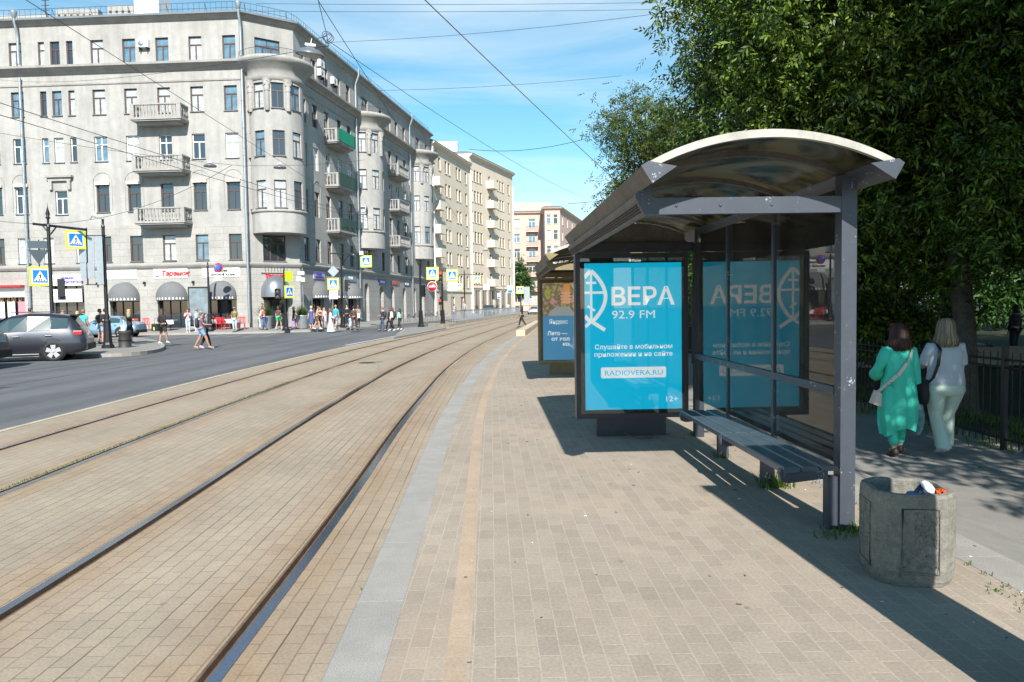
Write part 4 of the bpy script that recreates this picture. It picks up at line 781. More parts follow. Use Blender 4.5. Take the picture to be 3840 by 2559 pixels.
# balconies
def balcony(F, s, w, d, z, net=None):
    b = MB(); fbox(b, F, s-w/2, s+w/2, 0, d, z-.16, z); fbox(b, F, s-w/2+.08, s+w/2-.08, 0, d-.08, z-.26, z-.163); fbox(b, F, s-w/2+.35, s+w/2-.35, 0, d-.3, z-.42, z-.263)
    bl = b.build('balcony', M['trim'], mainb)
    r = MB(); H = 1.0; e = .1
    fbox(r, F, s-w/2+.02, s+w/2-.02, d-.24, d-.02, z+H-.10, z+H); fbox(r, F, s-w/2+.02, s-w/2+.22, 0, d-.24, z+H-.10, z+H); fbox(r, F, s+w/2-.22, s+w/2-.02, 0, d-.24, z+H-.10, z+H)
    for c in (s-w/2+.18, s+w/2-.18): fbox(r, F, c-.15, c+.15, d-.23, d-.03, z+.002, z+H-.1)
    for q, n_ in (('f', int((w-.8)/.26)),):
        for k in range(n_+1):
            p = F.P(s-w/2+.48+(w-.96)*k/n_, d-.13, z); r.lathe([(.07, 0), (.07, .08), (.045, .12), (.10, .34), (.045, .62), (.07, .78), (.07, .9)], 7, p)
    for c in (s-w/2+.12, s+w/2-.12):
        for k in range(3): r.lathe([(.07, 0), (.07, .08), (.045, .12), (.10, .34), (.045, .62), (.07, .78), (.07, .9)], 7, F.P(c, .15+k*.27, z))
    r.build('balustrade', M['trim'], bl)
    if net:
        nm = MB(); o_ = .05; K = 14; pts = [(s-w/2+.1, d+o_), (s+w/2+o_, d+o_), (s+w/2+o_, .1)]; rnd = random.Random(int(z*10))
        line = [(pts[0][0]+(pts[1][0]-pts[0][0])*k/K, d+o_+rnd.uniform(-.02, .03)) for k in range(K+1)]+[(pts[1][0]+rnd.uniform(-.02, .02), d+o_-(d-.1)*k/6) for k in range(1, 7)]
        vs = [F.P(a, o, z+H+.05) for a, o in line]+[F.P(a, o, z+(.0 if net[1] else rnd.uniform(.05, .5))) for a, o in line]; n_ = len(line)
        nm.add(vs, [(k, k+1, n_+k+1, n_+k) for k in range(n_-1)], 0, True); nm.build('net_screen', net[0], bl)
for z in (15.8, 12.05, 8.2): balcony(FL, sx(-25.95), 3.9, 1.25, z)
ng = glass_mat('green_net', (.02, .25, .15), .6, .2, .5); ngd = mat('dark_green_net', (.03, .075, .06), .9); ngb = mat('bright_green_net', (.0, .24, .14), .85)
for z, nt_ in ((15.8, (ngb, True)), (12.05, (ngd, True)), (8.2, (ngd, False))): balcony(FS, 7.3, 3.9, 1.2, z, nt_)
for z in (15.8, 12.05, 8.2): balcony(FS, 23.8, 3.9, 1.2, z)
# air conditioners, dishes
ac = MB().box(-.42, .42, -.32, 0, 0, .58).box(-.3, -.24, -.3, 0, -.18, 0, 1).box(.24, .3, -.3, 0, -.18, 0, 1).lathe([(.22, -.325), (.22, -.328), (0, -.329)], 16, (-.12, 0, .29), 2, axis='y').mesh('air_conditioner', [M['white'], M['iron'], M['signback']])
for F, s, z in ((FL, sx(-27.2), 21.2), (FS, 4.7, 20.9), (FS, 4.7, 21.65), (FS, 7.4, 21.0)):
    inst('air_conditioner', ac, mainb, F.P(s, .02, z), F.ang)
for s, z, r in ((27.5, 15.9, .55), (13.2, 11.2, .5)):
    mb = MB(); mb.lathe([(0, 0), (r*.5, .05), (r, .18)], 16, axis='y'); o = mb.build('satellite_dish', M['white'], mainb, FS.P(s, .8, z), FS.ang+R(25)); MB().tube([(0, .1, 0), (0, .6, -.1)], .03, 6).build('dish_arm', M['pipe'], o)
# awnings (quarter domes with a printed row of small white houses)
def awning(F, s, r, z, d, h, m, scallop=True):
    mb = MB(); n1_, n2_ = 14, 8; vs = []
    for i in range(n2_+1):
        a = PI/2*i/n2_
        for k in range(n1_+1):
            t = PI*k/n1_; vs.append(F.P(s-r*math.cos(t)*math.cos(a), .02+d*math.sin(t)*math.cos(a), z+.28+h*math.sin(a)))
    low = [F.P(s-r*math.cos(PI*k/n1_), .02+d*math.sin(PI*k/n1_), z) for k in range(n1_+1)]
    mb.add(vs, [(i*15+k, i*15+k+1, (i+1)*15+k+1, (i+1)*15+k) for i in range(n2_) for k in range(n1_)], 0, True); mb.add(vs[:15]+low, [(k, 15+k, 16+k, k+1) for k in range(n1_)], 0, True)
    o = mb.build('awning', m, mainb)
    if scallop:
        sc = MB()
        for k in range(12):
            t = PI*(k+1.2)/14.4; q = [(-.055, 0), (.055, 0), (.06, .10), (0, .18), (-.06, .10)]; tx_, to_ = math.sin(t)*r, math.cos(t)*d; l = math.hypot(tx_, to_); tx_ /= l; to_ /= l
            sc.add([F.P(s-r*math.cos(t)*1.01+tx_*a, .035+d*math.sin(t)*1.02+to_*a, z+.06+b) for a, b in q], [(0, 1, 2, 3, 4)])
        sc.build('awning_print', M['white'], o)
for c in arches: awning(FL, c, 1.2, 2.3, .95, 1.15, M['awning'])
for s in (3.3, 7.0, 10.7): awning(FS, s, 1.15, 2.35, .95, 1.15, M['awning'])
awning(FC, FC.L*.52, 1.15, 2.45, 1.0, 1.4, mat('grey_metal_awning', (.25, .27, .29), .3, .6), False)
# shop signs with their words
def signboard(F, a, b, z0, z1, m, body=None, size=.4, tm=None, dx=.2, dz=.15, o=.05, sxs=1.0, name='shop_sign', shear=0, bold=.008):
    mb = MB(); fbox(mb, F, a, b, .0, o, z0, z1); sg = mb.build(name, m, mainb)
    if body:
        ln = body if isinstance(body, list) else [(body, size, dx, dz)]
        for (t, sz, x_, z_) in ln: p = F.P(a+x_, o+.016, z0+z_); text_mesh('lettering', t, sz, tm, sg, p, (PI/2, 0, F.ang), .012, 'LEFT', bold, sxs, shear)
    return sg
signboard(FL, sx(-31.0), sx(-28.5), 3.98, 4.68, M['white'])
sg = signboard(FL, sx(-27.2), sx(-24.55), 3.98, 4.70, M['white'], 'Теремок', .50, M['red'], .62, .2, shear=.2, bold=.02)
lg = MB(); F = FL; cx_ = sx(-27.2)+.3
lg.tube([F.P(cx_+.13*math.sin(t)*(1.25 if math.cos(t) < 0 else .9), .07, 4.36+.2*math.cos(t)) for t in [2*PI*k/16 for k in range(17)]], .02, 5); lg.tube([F.P(cx_-.17, .07, 4.12), F.P(cx_+.17, .07, 4.12)], .02, 5); lg.build('emblem', M['red'], sg)
signboard(FL, sx(-23.4), sx(-20.5), 4.0, 4.70, M['white'], [('история', .26, .95, .42), ('русской кухни', .26, .7, .12)], .3, M['iron'])
signboard(FL, sx(-35.2), sx(-32.9), 3.56, 4.42, M['white'], [('Теремок', .27, .55, .5), ('КОНДИТЕРСКАЯ', .24, .45, .18)], .3, M['violet'])
signboard(FL, sx(-35.2), sx(-32.9), 2.3, 3.3, M['white'], name='shop_fascia', o=.03); signboard(FL, sx(-40.0), sx(-37.5), 2.75, 3.5, M['white'], name='shop_fascia', o=.03)
signboard(FL, sx(-40.3), sx(-37.45), 3.52, 3.66, M['red'], name='red_awning', o=.5)
mb = MB()
for k in range(6): fbox(mb, FL, sx(-40.1)+k*.5, sx(-40.1)+k*.5+.06, -.3, -.24, 0, 2.75)
mb.build('orange_frame', mat('orange_frame', (.55, .22, .03), .5), mainb)
for k, c in ((0, M['white']), (1, M['white']), (2, cmat((.5, .2, .25), .6))): mb = MB(); fbox(mb, FL, sx(-39.9)+k*.85, sx(-39.9)+k*.85+.6, -.22, -.2, 1.1, 2.4); mb.build('window_poster', c, mainb)
q = FC.P(FC.L*.52-.80, .06, 3.93); text_mesh('lettering', 'Теремок', .42, M['red'], mainb, q, (PI/2, 0, FC.ang), .03, 'LEFT', .02, .9, .15)
mb = MB()
for k in range(8): mb.lathe([(.08, 0), (.05, .05), (.09, .15), (.05, .28), (.08, .34)], 8, FC.P(FC.L*.52-.85+k*.24, .04, 4.37))
fbox(mb, FC, FC.L*.52-1.1, FC.L*.52+1.1, 0, .12, 4.31, 4.37); mb.build('balustrade_relief', M['trim'], mainb)
signboard(FS, 2.4, 4.6, 3.95, 4.6, mat('lilac_panel', (.45, .42, .62), .6), [('Теремок', .25, .5, .35), ('КОНДИТЕРСКАЯ', .2, .3, .1)], .3, M['violet']); signboard(FS, 9.0, 11.8, 3.95, 4.6, mat('blue_grey_panel', (.22, .30, .36), .6), 'КАФЕ', .4, M['white'], .9, .15)
signboard(FS, 18.0, 20.4, 3.9, 4.4, M['violet'], 'ЛОМБАРД', .3, M['white'], .3, .12); signboard(FS, 22.0, 24.8, 3.9, 4.4, M['stone'], 'КОФЕ', .5, M['red'], .5, .05); signboard(FS, 26.5, 29.0, 3.9, 4.35, mat('dark_panel', (.05, .08, .12), .5), 'АПТЕКА', .34, M['white'], .3, .08)
sp = MB()
for x in (-31.6, -27.9, -24.1): p = FL.P(sx(x), .12, 3.55); sp.box(p[0]-.07, p[0]+.07, p[1]-.1, p[1]+.1, p[2], p[2]+.2)
sp.build('wall_lamps', M['iron'], mainb)

# cream block further down the street (lower wing, taller wing)
def simple_block(nm, label, base, faces, Zt, mw, mt, floors, z1st, pitch, wh, fr, ground=None, limit=100, pipes=()):
    T = thing(nm, label, 'building', base); sp_ = []
    for fi, (p, q, colsw, gcols) in enumerate(faces):
        F = Face(p, q, base); ops = []
        for fl in range(floors):
            for c in colsw:
                s, w, k = c; z0 = z1st+pitch*fl; ops.append((s-w/2, s+w/2, z0, z0+wh)); sp_.append((F, s, z0, w, wh, k, fr, pane(), mt))
        for (s, w, h) in gcols: ops.append((s-w/2, s+w/2, 0.0, h)); sp_.append((F, s, .3, w, h-.3, 'V', fr, M['pane'], None))
        wall(F, 0, F.L, -.5, Zt, ops, mw, T, 'wall', .3)
    pth = [faces[0][0]]+[f[1] for f in faces]
    sweep(pth, [(0, Zt-.5), (.15, Zt-.4), (.5, Zt-.15), (.55, Zt), (0, Zt+.02)], mt, T, 'cornice', base); sweep(pth, [(.5, Zt+.004), (.56, Zt+.1), (-.2, Zt+.35), (-8, Zt+.9), (-12, Zt+.9), (-12, Zt-1)] if len(faces) < 3 else [(.5, Zt+.004), (.56, Zt+.12), (-.1, Zt+.4), (-.4, Zt+.4), (-.4, Zt-.5)], M['roof'], T, 'roof', base)
    sweep(pth, [(0, z1st-.75), (.12, z1st-.7), (.14, z1st-.55), (0, z1st-.5)], mt, T, 'ledge', base); windows(sp_, T, limit); return T
Q0, Q1, Q2 = (-10.15, 97.0), (-6.15, 113.5), (0.5, 132.2)
cb1 = simple_block('apartment_building', 'cream five-storey plastered block with corner balconies beyond the grey one', (-10.15, 97.0, 0), [(Q0, Q1, [(3.3, .9, 'V'), (6.0, .9, 'T'), (7.4, .9, 'T'), (10.9, .9, 'T'), (12.3, .9, 'T'), (15.3, .9, 'T')], [(3, 1.4, 2.8), (8, 1.6, 2.8), (12.5, 1.6, 2.8)])], 22.9, M['cream'], M['creamtrim'], 6, 4.2, 3.1, 1.7, M['brown'])
cb2 = simple_block('apartment_building', 'taller cream block with triple windows and white balconies, dark shopfront at street level', (-6.1, 113.6, 0), [((-6.1, 113.6), Q2, [(.9, .9, 'T'), (2.2, .9, 'T'), (3.4, .9, 'T'), (4.6, .9, 'T'), (8.4, .9, 'V'), (12.3, .9, 'T'), (13.5, .9, 'T'), (14.7, .9, 'T'), (17.6, .9, 'T')], [(2.5+3.0*k, 2.3, 3.9) for k in range(6)])], 24.6, M['cream'], M['creamtrim'], 6, 4.9, 3.15, 1.75, M['brown'])
def plain_balcony(T, F, s, w, d, z, m):
    b = MB(); fbox(b, F, s-w/2, s+w/2, 0, d, z-.18, z); o = b.build('balcony', M['creamtrim'], T); b = MB(); fbox(b, F, s-w/2+.02, s+w/2-.02, d-.12, d-.02, z+.003, z+1.0)
    fbox(b, F, s-w/2+.02, s-w/2+.12, 0, d-.125, z+.003, z+1.0); b.build('parapet', m, o); b = MB()
    for k in range(8): p = F.P(s+w/2-.08, .1+k*(d-.2)/7, z); b.tube([(p[0], p[1], z), (p[0], p[1], z+1.0)], .02, 3)
    b.build('side_railing', M['iron'], o)
Fq = Face(Q0, Q1, cb1.location); Fr = Face((-6.1, 113.6), Q2, cb2.location)
for k in range(5): plain_balcony(cb1, Fq, 1.3, 2.2, 1.1, 5.0+3.1*k, M['creamtrim'])
for k in range(6): plain_balcony(cb2, Fr, 8.4, 2.6, 1.2, 4.75+3.15*k, M['creamtrim'])
for T, F, s in ((cb1, Fq, .25), (cb2, Fr, .2), (cb2, Fr, 19.5)): p = F.P(s, .15, 0); MB().tube([(p[0], p[1], 22.3), (p[0], p[1], .3)], .12, 8).build('downpipe', M['white'], T)
MB().box(-8.5, -2.4, 9, 12, 20, 28.4).build('penthouse', M['white'], cb2); MB().box(-2.9, -1.9, 4.0, 5, 22.8, 24.6).build('chimney', M['pink'], cb1)
wall(Face((-14, 115.0), (-6.1, 113.6), cb2.location), 0, Face((-14, 115.0), (-6.1, 113.6), cb2.location).L, -.5, 24.6, [], M['cream'], cb2)
# pink block closing the street
pkb = simple_block('apartment_building', 'pink plastered apartment block closing the end of the street', (0, 158, 0), [((-8, 158), (7.0, 158), [(x, 1.5, 'T') for x in (2, 5, 9.3, 12.6)], []), ((7.0, 158), (7.0, 151.0), [], []), ((7.0, 151.0), (10.1, 151.0), [(.8, .9, 'N'), (2.2, .9, 'N')], []), ((10.1, 151.0), (20, 190), [(3, 1, 'N'), (9, 1, 'N'), (15, 1, 'N'), (21, 1, 'N')], [])], 21.0, M['pink'], mat('pink_trim', (.60, .42, .33), .8), 6, 2.0, 3.15, 1.9, M['white'])
Fp = Face((-8, 158), (7.0, 158), (0, 158, 0))
for k in range(5):
    b = MB(); z = 4.4+3.15*k; fbox(b, Fp, 11.4, 13.9, 0, 1.1, z-.15, z); o = b.build('balcony', M['creamtrim'], pkb); b = MB()
    for q in range(14): p = Fp.P(11.45+q*.185, 1.05, z); b.tube([(p[0], p[1], z), (p[0], p[1], z+1)], .02, 3)
    b.tube([Fp.P(11.45, 1.05, z+1), Fp.P(13.85, 1.05, z+1)], .03, 4); b.build('railing', M['iron'], o)
b = MB().box(1.0, 9.0, 4, 6, 21.6, 23.6); b.build('chimney', mat('pink_chimney', (.55, .40, .33), .8), pkb)

# ------------------------------------------------------------------ street furniture
_F0 = Vector((0, math.cos(PITCH), -math.sin(PITCH))); _R0 = Vector((1, 0, 0)); _U0 = _R0.cross(_F0)
_RR = _R0*math.cos(ROLL)-_U0*math.sin(ROLL); _UU = _R0*math.sin(ROLL)+_U0*math.cos(ROLL)
def at(px, py, Y):
    d = _F0*2773+_RR*(px-1920)-_UU*(py-1279.5); d = d/d.y; return Vector((0, 0, 1.6))+d*Y
def cast_pole(label, x, y, z0, h, spike=False, thin=False, cat='street pole', name='street_pole', group='poles along the street'):
    T = thing(name, label, cat, (x, y, z0), 0, group)
    if thin: MB().tube([(0, 0, 0), (0, 0, h)], .035, 8).build('shaft', M['pipe'], T)
    else:
        MB().lathe([(.27, 0), (.27, .12), (.22, .16), (.19, .25), (.15, 1.15), (.17, 1.2), (.10, 1.3), (.085, 1.6), (.07, h*.93), (.085, h*.94), (.05, h*.96), (.05, h)], 8, smooth=False).build('shaft', M['iron'], T)
        if spike: MB().lathe([(.05, h), (.11, h+.03), (.06, h+.10), (.09, h+.22), (.02, h+.5), (0, h+.75)], 8).build('finial', M['iron'], T)
    return T
WALK = [[(-.03, .20), (.0, .235), (.035, .20), (.0, .165)], [(-.045, .15), (.04, .15), (.035, -.02), (-.03, -.02)], [(-.03, -.02), (.01, -.02), (-.045, -.24), (-.085, -.24)], [(.0, -.02), (.035, -.02), (.085, -.22), (.05, -.25)], [(-.045, .15), (-.02, .13), (-.085, .02), (-.10, .04)], [(.04, .15), (.025, .12), (.085, .05), (.10, .07)]]
def crossing_sign(T, p, rz, s=.92):
    """p: centre in the coordinates of T"""
    h = s/2; b = MB().box(-h, h, -.015, .015, -h, h).build('crossing_sign', M['signyel'], T, p, rz)
    MB().box(-h*.80, h*.80, -.021, -.0155, -h*.80, h*.80).build('white_field', M['signwhite'], b)
    MB().box(-h*.66, h*.66, -.027, -.0215, -h*.66, h*.66).build('blue_field', M['signblue'], b)
    MB().prism([(-h*.60, -h*.50), (h*.60, -h*.50), (0, h*.56)], 'y', -.033, -.0275).build('triangle', M['signwhite'], b)
    f = MB()
    for q in WALK: f.prism([(x*h*1.5, (z-.03)*h*1.55) for x, z in q], 'y', -.039, -.0335)
    for k in range(4): f.prism([(-h*.42+k*h*.23, -h*.47), (-h*.30+k*h*.23, -h*.47), (-h*.28+k*h*.23, -h*.36), (-h*.37+k*h*.23, -h*.36)], 'y', -.0385, -.0335)
    f.build('walking_figure', M['iron'], b); return b
def panel(T, p, w, h, rz, m, name='sign_panel', th=.02): return MB().box(-w/2, w/2, -th/2, th/2, -h/2, h/2).build(name, m, T, p, rz)
def rel(T, v): return Vector(v)-T.location
def light_box(T, p, rz, n=3, lit=None, s=.30, back=False):
    o = MB().box(-s/2, s/2, -.1, .1, -n*s/2, n*s/2).build('signal_head', M['iron'], T, p, rz)
    for k in range(n):
        z = n*s/2-s*(k+.5); on = lit == k
        MB().lathe([(0, -.118), (s*.33, -.112), (s*.36, -.1)], 14, (0, 0, z), axis='y').build('lens', mat('lit_red', (.8, .02, .02), .4, emit=((1, .03, .02), 2.5)) if on else cmat((.10, .09, .09), .4, 'lens'), o)
        MB().lathe([(s*.40, -.101), (s*.41, -.24)], 10, (0, 0, z), axis='y', a0=0, a1=PI).build('visor', M['iron'], o)
    return o
# big black pole with arm, left
T = cast_pole('tall black spiked pole with crossing signs on its arm, behind the grey car', *at(196, 1170, 33).xy, -.2, 5.9, True)
MB().tube([rel(T, at(125, 840, 33.6)), rel(T, at(322, 862, 32.4))], .055, 8).tube([rel(T, at(160, 848, 33)), rel(T, at(188, 878, 33))], .03, 6).tube([rel(T, at(210, 853, 33)), rel(T, at(190, 880, 33))], .03, 6).build('arm', M['iron'], T)
crossing_sign(T, rel(T, at(151, 1037, 32.8)), R(38), .84); crossing_sign(T, rel(T, at(284, 900, 32.6)), R(48), .80)
panel(T, rel(T, at(145, 918, 32.9)), .80, .32, R(20), M['signbackd']); MB().prism([(-.40, .31), (.40, .31), (0, -.35)], 'y', -.01, .01).build('yield_sign_back', M['signbackd'], T, rel(T, at(145, 964, 32.9)), R(30))
MB().tube([rel(T, at(145, 900, 33)), rel(T, at(150, 1070, 33))], .025, 6).tube([rel(T, at(150, 1072, 33)), rel(T, at(196, 1075, 33))], .025, 6).tube([rel(T, at(145, 935, 33)), rel(T, at(190, 935, 33))], .02, 6).build('bracket', M['iron'], T)
light_box(T, rel(T, at(230, 1080, 32.6)), R(200), 3, None, .26); panel(T, rel(T, at(232, 1118, 32.7)), .35, .18, 0, M['signbackd'])
# lamp pole with backs of direction boards on the island
T = cast_pole('black tapered pole on the traffic island carrying bare metal backs of direction boards', -18.1, 33.1, -.08, 5.75)
for (a, b, c, d, mm) in ((293, 886, 326, 985, 0), (327, 886, 357, 985, 0), (300, 987, 326, 1045, 0), (327, 987, 357, 1045, 0), (358, 886, 391, 1068, 1)):
    p, q = at(a, b, 32.9), at(c, d, 32.9); panel(T, rel(T, (p+q)/2), abs(q.x-p.x)-.01, abs(p.z-q.z), 0, M['signback'])
mb = MB().tube([rel(T, at(324, 855, 33)), rel(T, at(330, 1070, 33))], .03, 6)
for y in (884, 1068): mb.tube([rel(T, at(322, y, 33)), rel(T, at(398, y, 33))], .02, 6)
mb.build('bracket', M['iron'], T); MB().tube([rel(T, at(388, 822, 33)), rel(T, at(345, 812, 33)), rel(T, at(338, 824, 33))], .03, 6).tube([rel(T, at(365, 815, 33)), rel(T, at(356, 806, 33))], .03, 6).build('hooked_bracket', M['pipe'], T)
# dustbin on the island
T = thing('street_bin', 'dark round street bin beside the black pole on the traffic island', 'litter bin', (-17.55, 33.5, -.08)); MB().lathe([(.30, 0), (.27, .05), (.25, .62), (.28, .66), (.28, .74), (.22, .76), (.20, .6), (0, .55)], 20).build('drum', cmat((.035, .033, .03), .6, 'metal'), T); MB().lathe([(.285, .30), (.29, .33), (.285, .36)], 20).build('band', M['iron'], T)
T = cast_pole('slim black pole with blue no-parking sign in front of the third shop arch', -22.0, 53.9, 0, 5.0)
o = MB().lathe([(0, -.012), (.35, -.012), (.35, .012), (0, .012)], 24, axis='y').build('round_sign', M['signblue'], T, rel(T, at(819, 1005, 53.6)), R(50)); MB().lathe([(.28, -.014), (.28, -.018), (.35, -.018), (.35, -.013)], 24, axis='y').build('red_rim', M['red'], o); MB().prism([(-.03, -.28), (.03, -.28), (.03, .28), (-.03, .28)], 'y', -.02, -.014).build('bar', M['red'], o)
panel(T, rel(T, at(818, 1043, 53.6)), .6, .35, R(50), M['signwhite'])
T = cast_pole('black pole with crossing signs and grey signal head in front of the domed entrance', *at(1072, 1241, 53.6).xy, -.05, 4.6)
crossing_sign(T, rel(T, at(1085, 1095, 53.3)), R(62), .92); panel(T, rel(T, at(1083, 1037, 53.3)), .75, .75, R(62), M['signyel']); light_box(T, rel(T, at(1042, 1102, 53.3)), 0, 2, None, .36)
T = cast_pole('tall dark spiked pole with long arm and hanging crossing sign before the awnings', *at(1286, 1226, 59).xy, .0, 5.9, True)
MB().tube([rel(T, at(1240, 951, 59)), rel(T, at(1412, 951, 59))], .05, 8).tube([rel(T, at(1264, 955, 59)), rel(T, at(1284, 985, 59))], .03, 6).tube([rel(T, at(1308, 955, 59)), rel(T, at(1288, 985, 59))], .03, 6).build('arm', M['iron'], T)
crossing_sign(T, rel(T, at(1373, 981, 58.9)), R(-8), .93); light_box(T, rel(T, at(1299, 1072, 58.8)), R(90), 3, None, .30); panel(T, rel(T, at(1356, 950, 58.9)), .3, .28, 0, M['white'], 'camera_box', .3)
T = cast_pole('thin post with crossing sign under a bare metal diamond before the awnings', *at(1251, 1230, 57.5).xy, .0, 5.1, thin=True)
crossing_sign(T, rel(T, at(1250, 1065, 57.4)), R(-3), .90); o = panel(T, rel(T, at(1250, 1018, 57.4)), .62, .62, 0, M['signback'], 'diamond_sign_back'); o.rotation_euler = (0, R(45), 0)
panel(T, rel(T, at(1243, 1106, 57.4)), .32, .66, 0, M['signwhite']); panel(T, rel(T, at(1259, 1106, 57.4)), .32, .66, 0, M['signwhite'])
T = cast_pole('slim white camera mast in front of the lilac shop sign', *at(1140, 1230, 57).xy, .05, 4.6, thin=True); panel(T, rel(T, at(1122, 1046, 56.8)), .35, .35, 0, M['white'], 'camera_box', .3); panel(T, rel(T, at(1130, 1025, 56.8)), .5, .25, 0, M['white'], 'camera_box', .3); panel(T, rel(T, at(1138, 1050, 56.8)), .25, .3, 0, M['white'], 'camera_box', .3)
T = cast_pole('black tapered pole with dark signal box at the tip of the tram-side island', -6.94, 56.6, -.05, 5.2); light_box(T, rel(T, at(1586, 1092, 56.5)), R(150), 3, None, .30)
T = cast_pole('black pole with red traffic light beside crossing and no-entry signs', *at(1661, 1220, 61).xy, -.05, 4.2)
light_box(T, rel(T, at(1652, 1040, 60.8)), R(-4), 3, 0, .36); light_box(T, rel(T, at(1651, 1134, 60.8)), R(-4), 2, 0, .24); crossing_sign(T, rel(T, at(1622, 1026, 60.6)), R(-6), 1.02)
o = MB().lathe([(0, -.015), (.41, -.015), (.41, .015), (0, .015)], 28, axis='y').build('no_entry_sign', M['signwhite'], T, rel(T, at(1621, 1075, 60.6)), R(-6)); MB().lathe([(0, -.019), (.37, -.019), (.37, -.0155)], 28, axis='y').build('red_disc', M['red'], o); MB().box(-.27, .27, -.024, -.0195, -.06, .06).build('white_bar', M['signwhite'], o)
MB().tube([rel(T, at(1621, 1000, 60.8)), rel(T, at(1621, 1095, 60.8))], .02, 6).tube([rel(T, at(1621, 1052, 60.8)), rel(T, at(1661, 1052, 60.9))], .02, 6).build('bracket', M['iron'], T)
T = cast_pole('thin post with crossing sign over a blank white board, right of the red light', *at(1697, 1215, 63).xy, .0, 5.0, thin=True); crossing_sign(T, rel(T, at(1696, 1033, 62.9)), R(-6), 1.0); panel(T, rel(T, at(1698, 1075, 62.9)), .84, .76, 0, M['signwhite'])
T = cast_pole('slim dark pole with arm and small hanging crossing sign at the railing', *at(1744, 1195, 98).xy, .0, 6.2); MB().tube([rel(T, at(1718, 1030, 98)), rel(T, at(1812, 1030, 98))], .05, 6).build('arm', M['iron'], T); crossing_sign(T, rel(T, at(1790, 1048, 97.8)), 0, .88); crossing_sign(T, rel(T, at(1723, 1075, 97.8)), 0, .80)
T = cast_pole('thin post with blank pale board behind the railing', *at(1811, 1190, 96).xy, .0, 5.2, thin=True); panel(T, rel(T, at(1824, 1077, 95.8)), .82, .72, 0, M['signwhite'])
def stop_sign(T, p, w, h):
    o = panel(T, p, w, h, 0, M['signwhite'], 'stop_sign'); MB().box(-w/2+.04, w/2-.04, -.016, -.0105, -h/2+.04, -h*.12).build('blue_field', M['signblue'], o); MB().box(-w*.3, w*.3, -.016, -.0105, h*.06, h*.10).box(-w*.3, w*.3, -.016, -.0105, h*.36, h*.40).build('tram_symbol', M['iron'], o)
T = cast_pole('thin post with larger blue and white tram stop sign near the street end', *at(1914, 1190, 90).xy, .05, 4.0, thin=True); stop_sign(T, rel(T, at(1913, 1085, 89.9)), .62, .95)
T = cast_pole('thin post with smaller blue and white stop sign beside the cream shopfront', *at(1872, 1186, 99).xy, .05, 3.0, thin=True); stop_sign(T, rel(T, at(1871, 1110, 98.9)), .45, .7)
T = cast_pole('thin post with crossing sign near the white car at the street end', *at(1956, 1184, 93).xy, -.1, 4.3, thin=True); crossing_sign(T, rel(T, at(1950, 1088, 92.9)), 0, .92)
T = cast_pole('dark post with tall pale board back in front of the pink block', *at(1986, 1180, 97).xy, -.1, 4.0, thin=True); panel(T, rel(T, at(1976, 1108, 96.9)), .75, 2.2, 0, M['signback'])
T = cast_pole('plain thin lamp post beside the opposite tram platform', *at(1890, 1195, 84).xy, .1, 5.0, thin=True)
# railing on the opposite platform
T = thing('platform_railing', 'pale metal crowd railing along the opposite tram platform', 'railing', (xA(62)-5.95, 62, .1))
for k, y in enumerate(np.arange(62, 112, 3.0)):
    mb = MB(); a = Vector((xA(y)-5.95, y, .1)); b = Vector((xA(y+2.9)-5.95, y+2.9, .1)); a, b = rel(T, a), rel(T, b)
    for z in (.15, 1.05): mb.tube([a+Vector((0, 0, z)), b+Vector((0, 0, z))], .025, 5)
    for q in range(13): p = a+(b-a)*q/12; mb.tube([p+Vector((0, 0, .0 if q in (0, 12) else .15)), p+Vector((0, 0, 1.05))], .03 if q in (0, 12) else .012, 5)
    mb.build('railing_panel', M['signback'], T)
# bollards with chain on the pavement
for i, s in enumerate((15.5, 17.6, 19.7, 21.8, 23.9, 26.0, 28.5, 31.0)):
    p = FS.p0+FS.d*s+FS.n*3.3; T = thing('bollard', 'grey cast bollard in the chained row along the kerb past the awnings', 'bollard', (p.x, p.y, -.07), 0, 'bollards along the far kerb')
    MB().lathe([(.17, 0), (.17, .1), (.12, .15), (.10, .8), (.13, .85), (.12, .95), (.05, 1.05), (0, 1.07)], 10).build('post', cmat((.12, .12, .12), .6, 'metal'), T)
    mb = MB(); L = 2.1 if i < 6 else 2.5; mb.tube([(FS.d.x*L*k/6, FS.d.y*L*k/6, .8-.25*math.sin(PI*k/6)) for k in range(7)], .02, 4); mb.build('chain', M['iron'], T)
# planters, menu board, tables and red chairs of the cafe
def planter(x, y, z, label):
    T = thing('planter', label, 'planter', (x, y, z)); MB().lathe([(.42, 0), (.46, .05), (.55, .95), (.57, 1.0), (.5, 1.0), (.48, .9), (0, .9)], 20).build('tub', M['signback'], T); r_ = random.Random(int(x*10)); mb = MB()
    for k in range(260):
        a, e, l = r_.uniform(0, 6.28), r_.uniform(.5, 1.5), r_.uniform(.5, 1.2); d = Vector((math.cos(a)*math.cos(e), math.sin(a)*math.cos(e), math.sin(e))); p = Vector((r_.uniform(-.25, .25), r_.uniform(-.25, .25), .9)); q = p+d*l; w_ = Vector((-d.y, d.x, 0))*.03; mb.add([p, (p+q)/2+w_, q, (p+q)/2-w_], [(0, 1, 2, 3)])
    mb.build('shrub', M['leafC'], T)
planter(*at(1133, 1228, 56.2).xy, .02, 'pale round planter with tall green shrub left of the lilac-signed shop'); planter(*at(995, 1215, 55.3).xy, .02, 'pale round planter with shrub behind the seated group at the rounded corner')
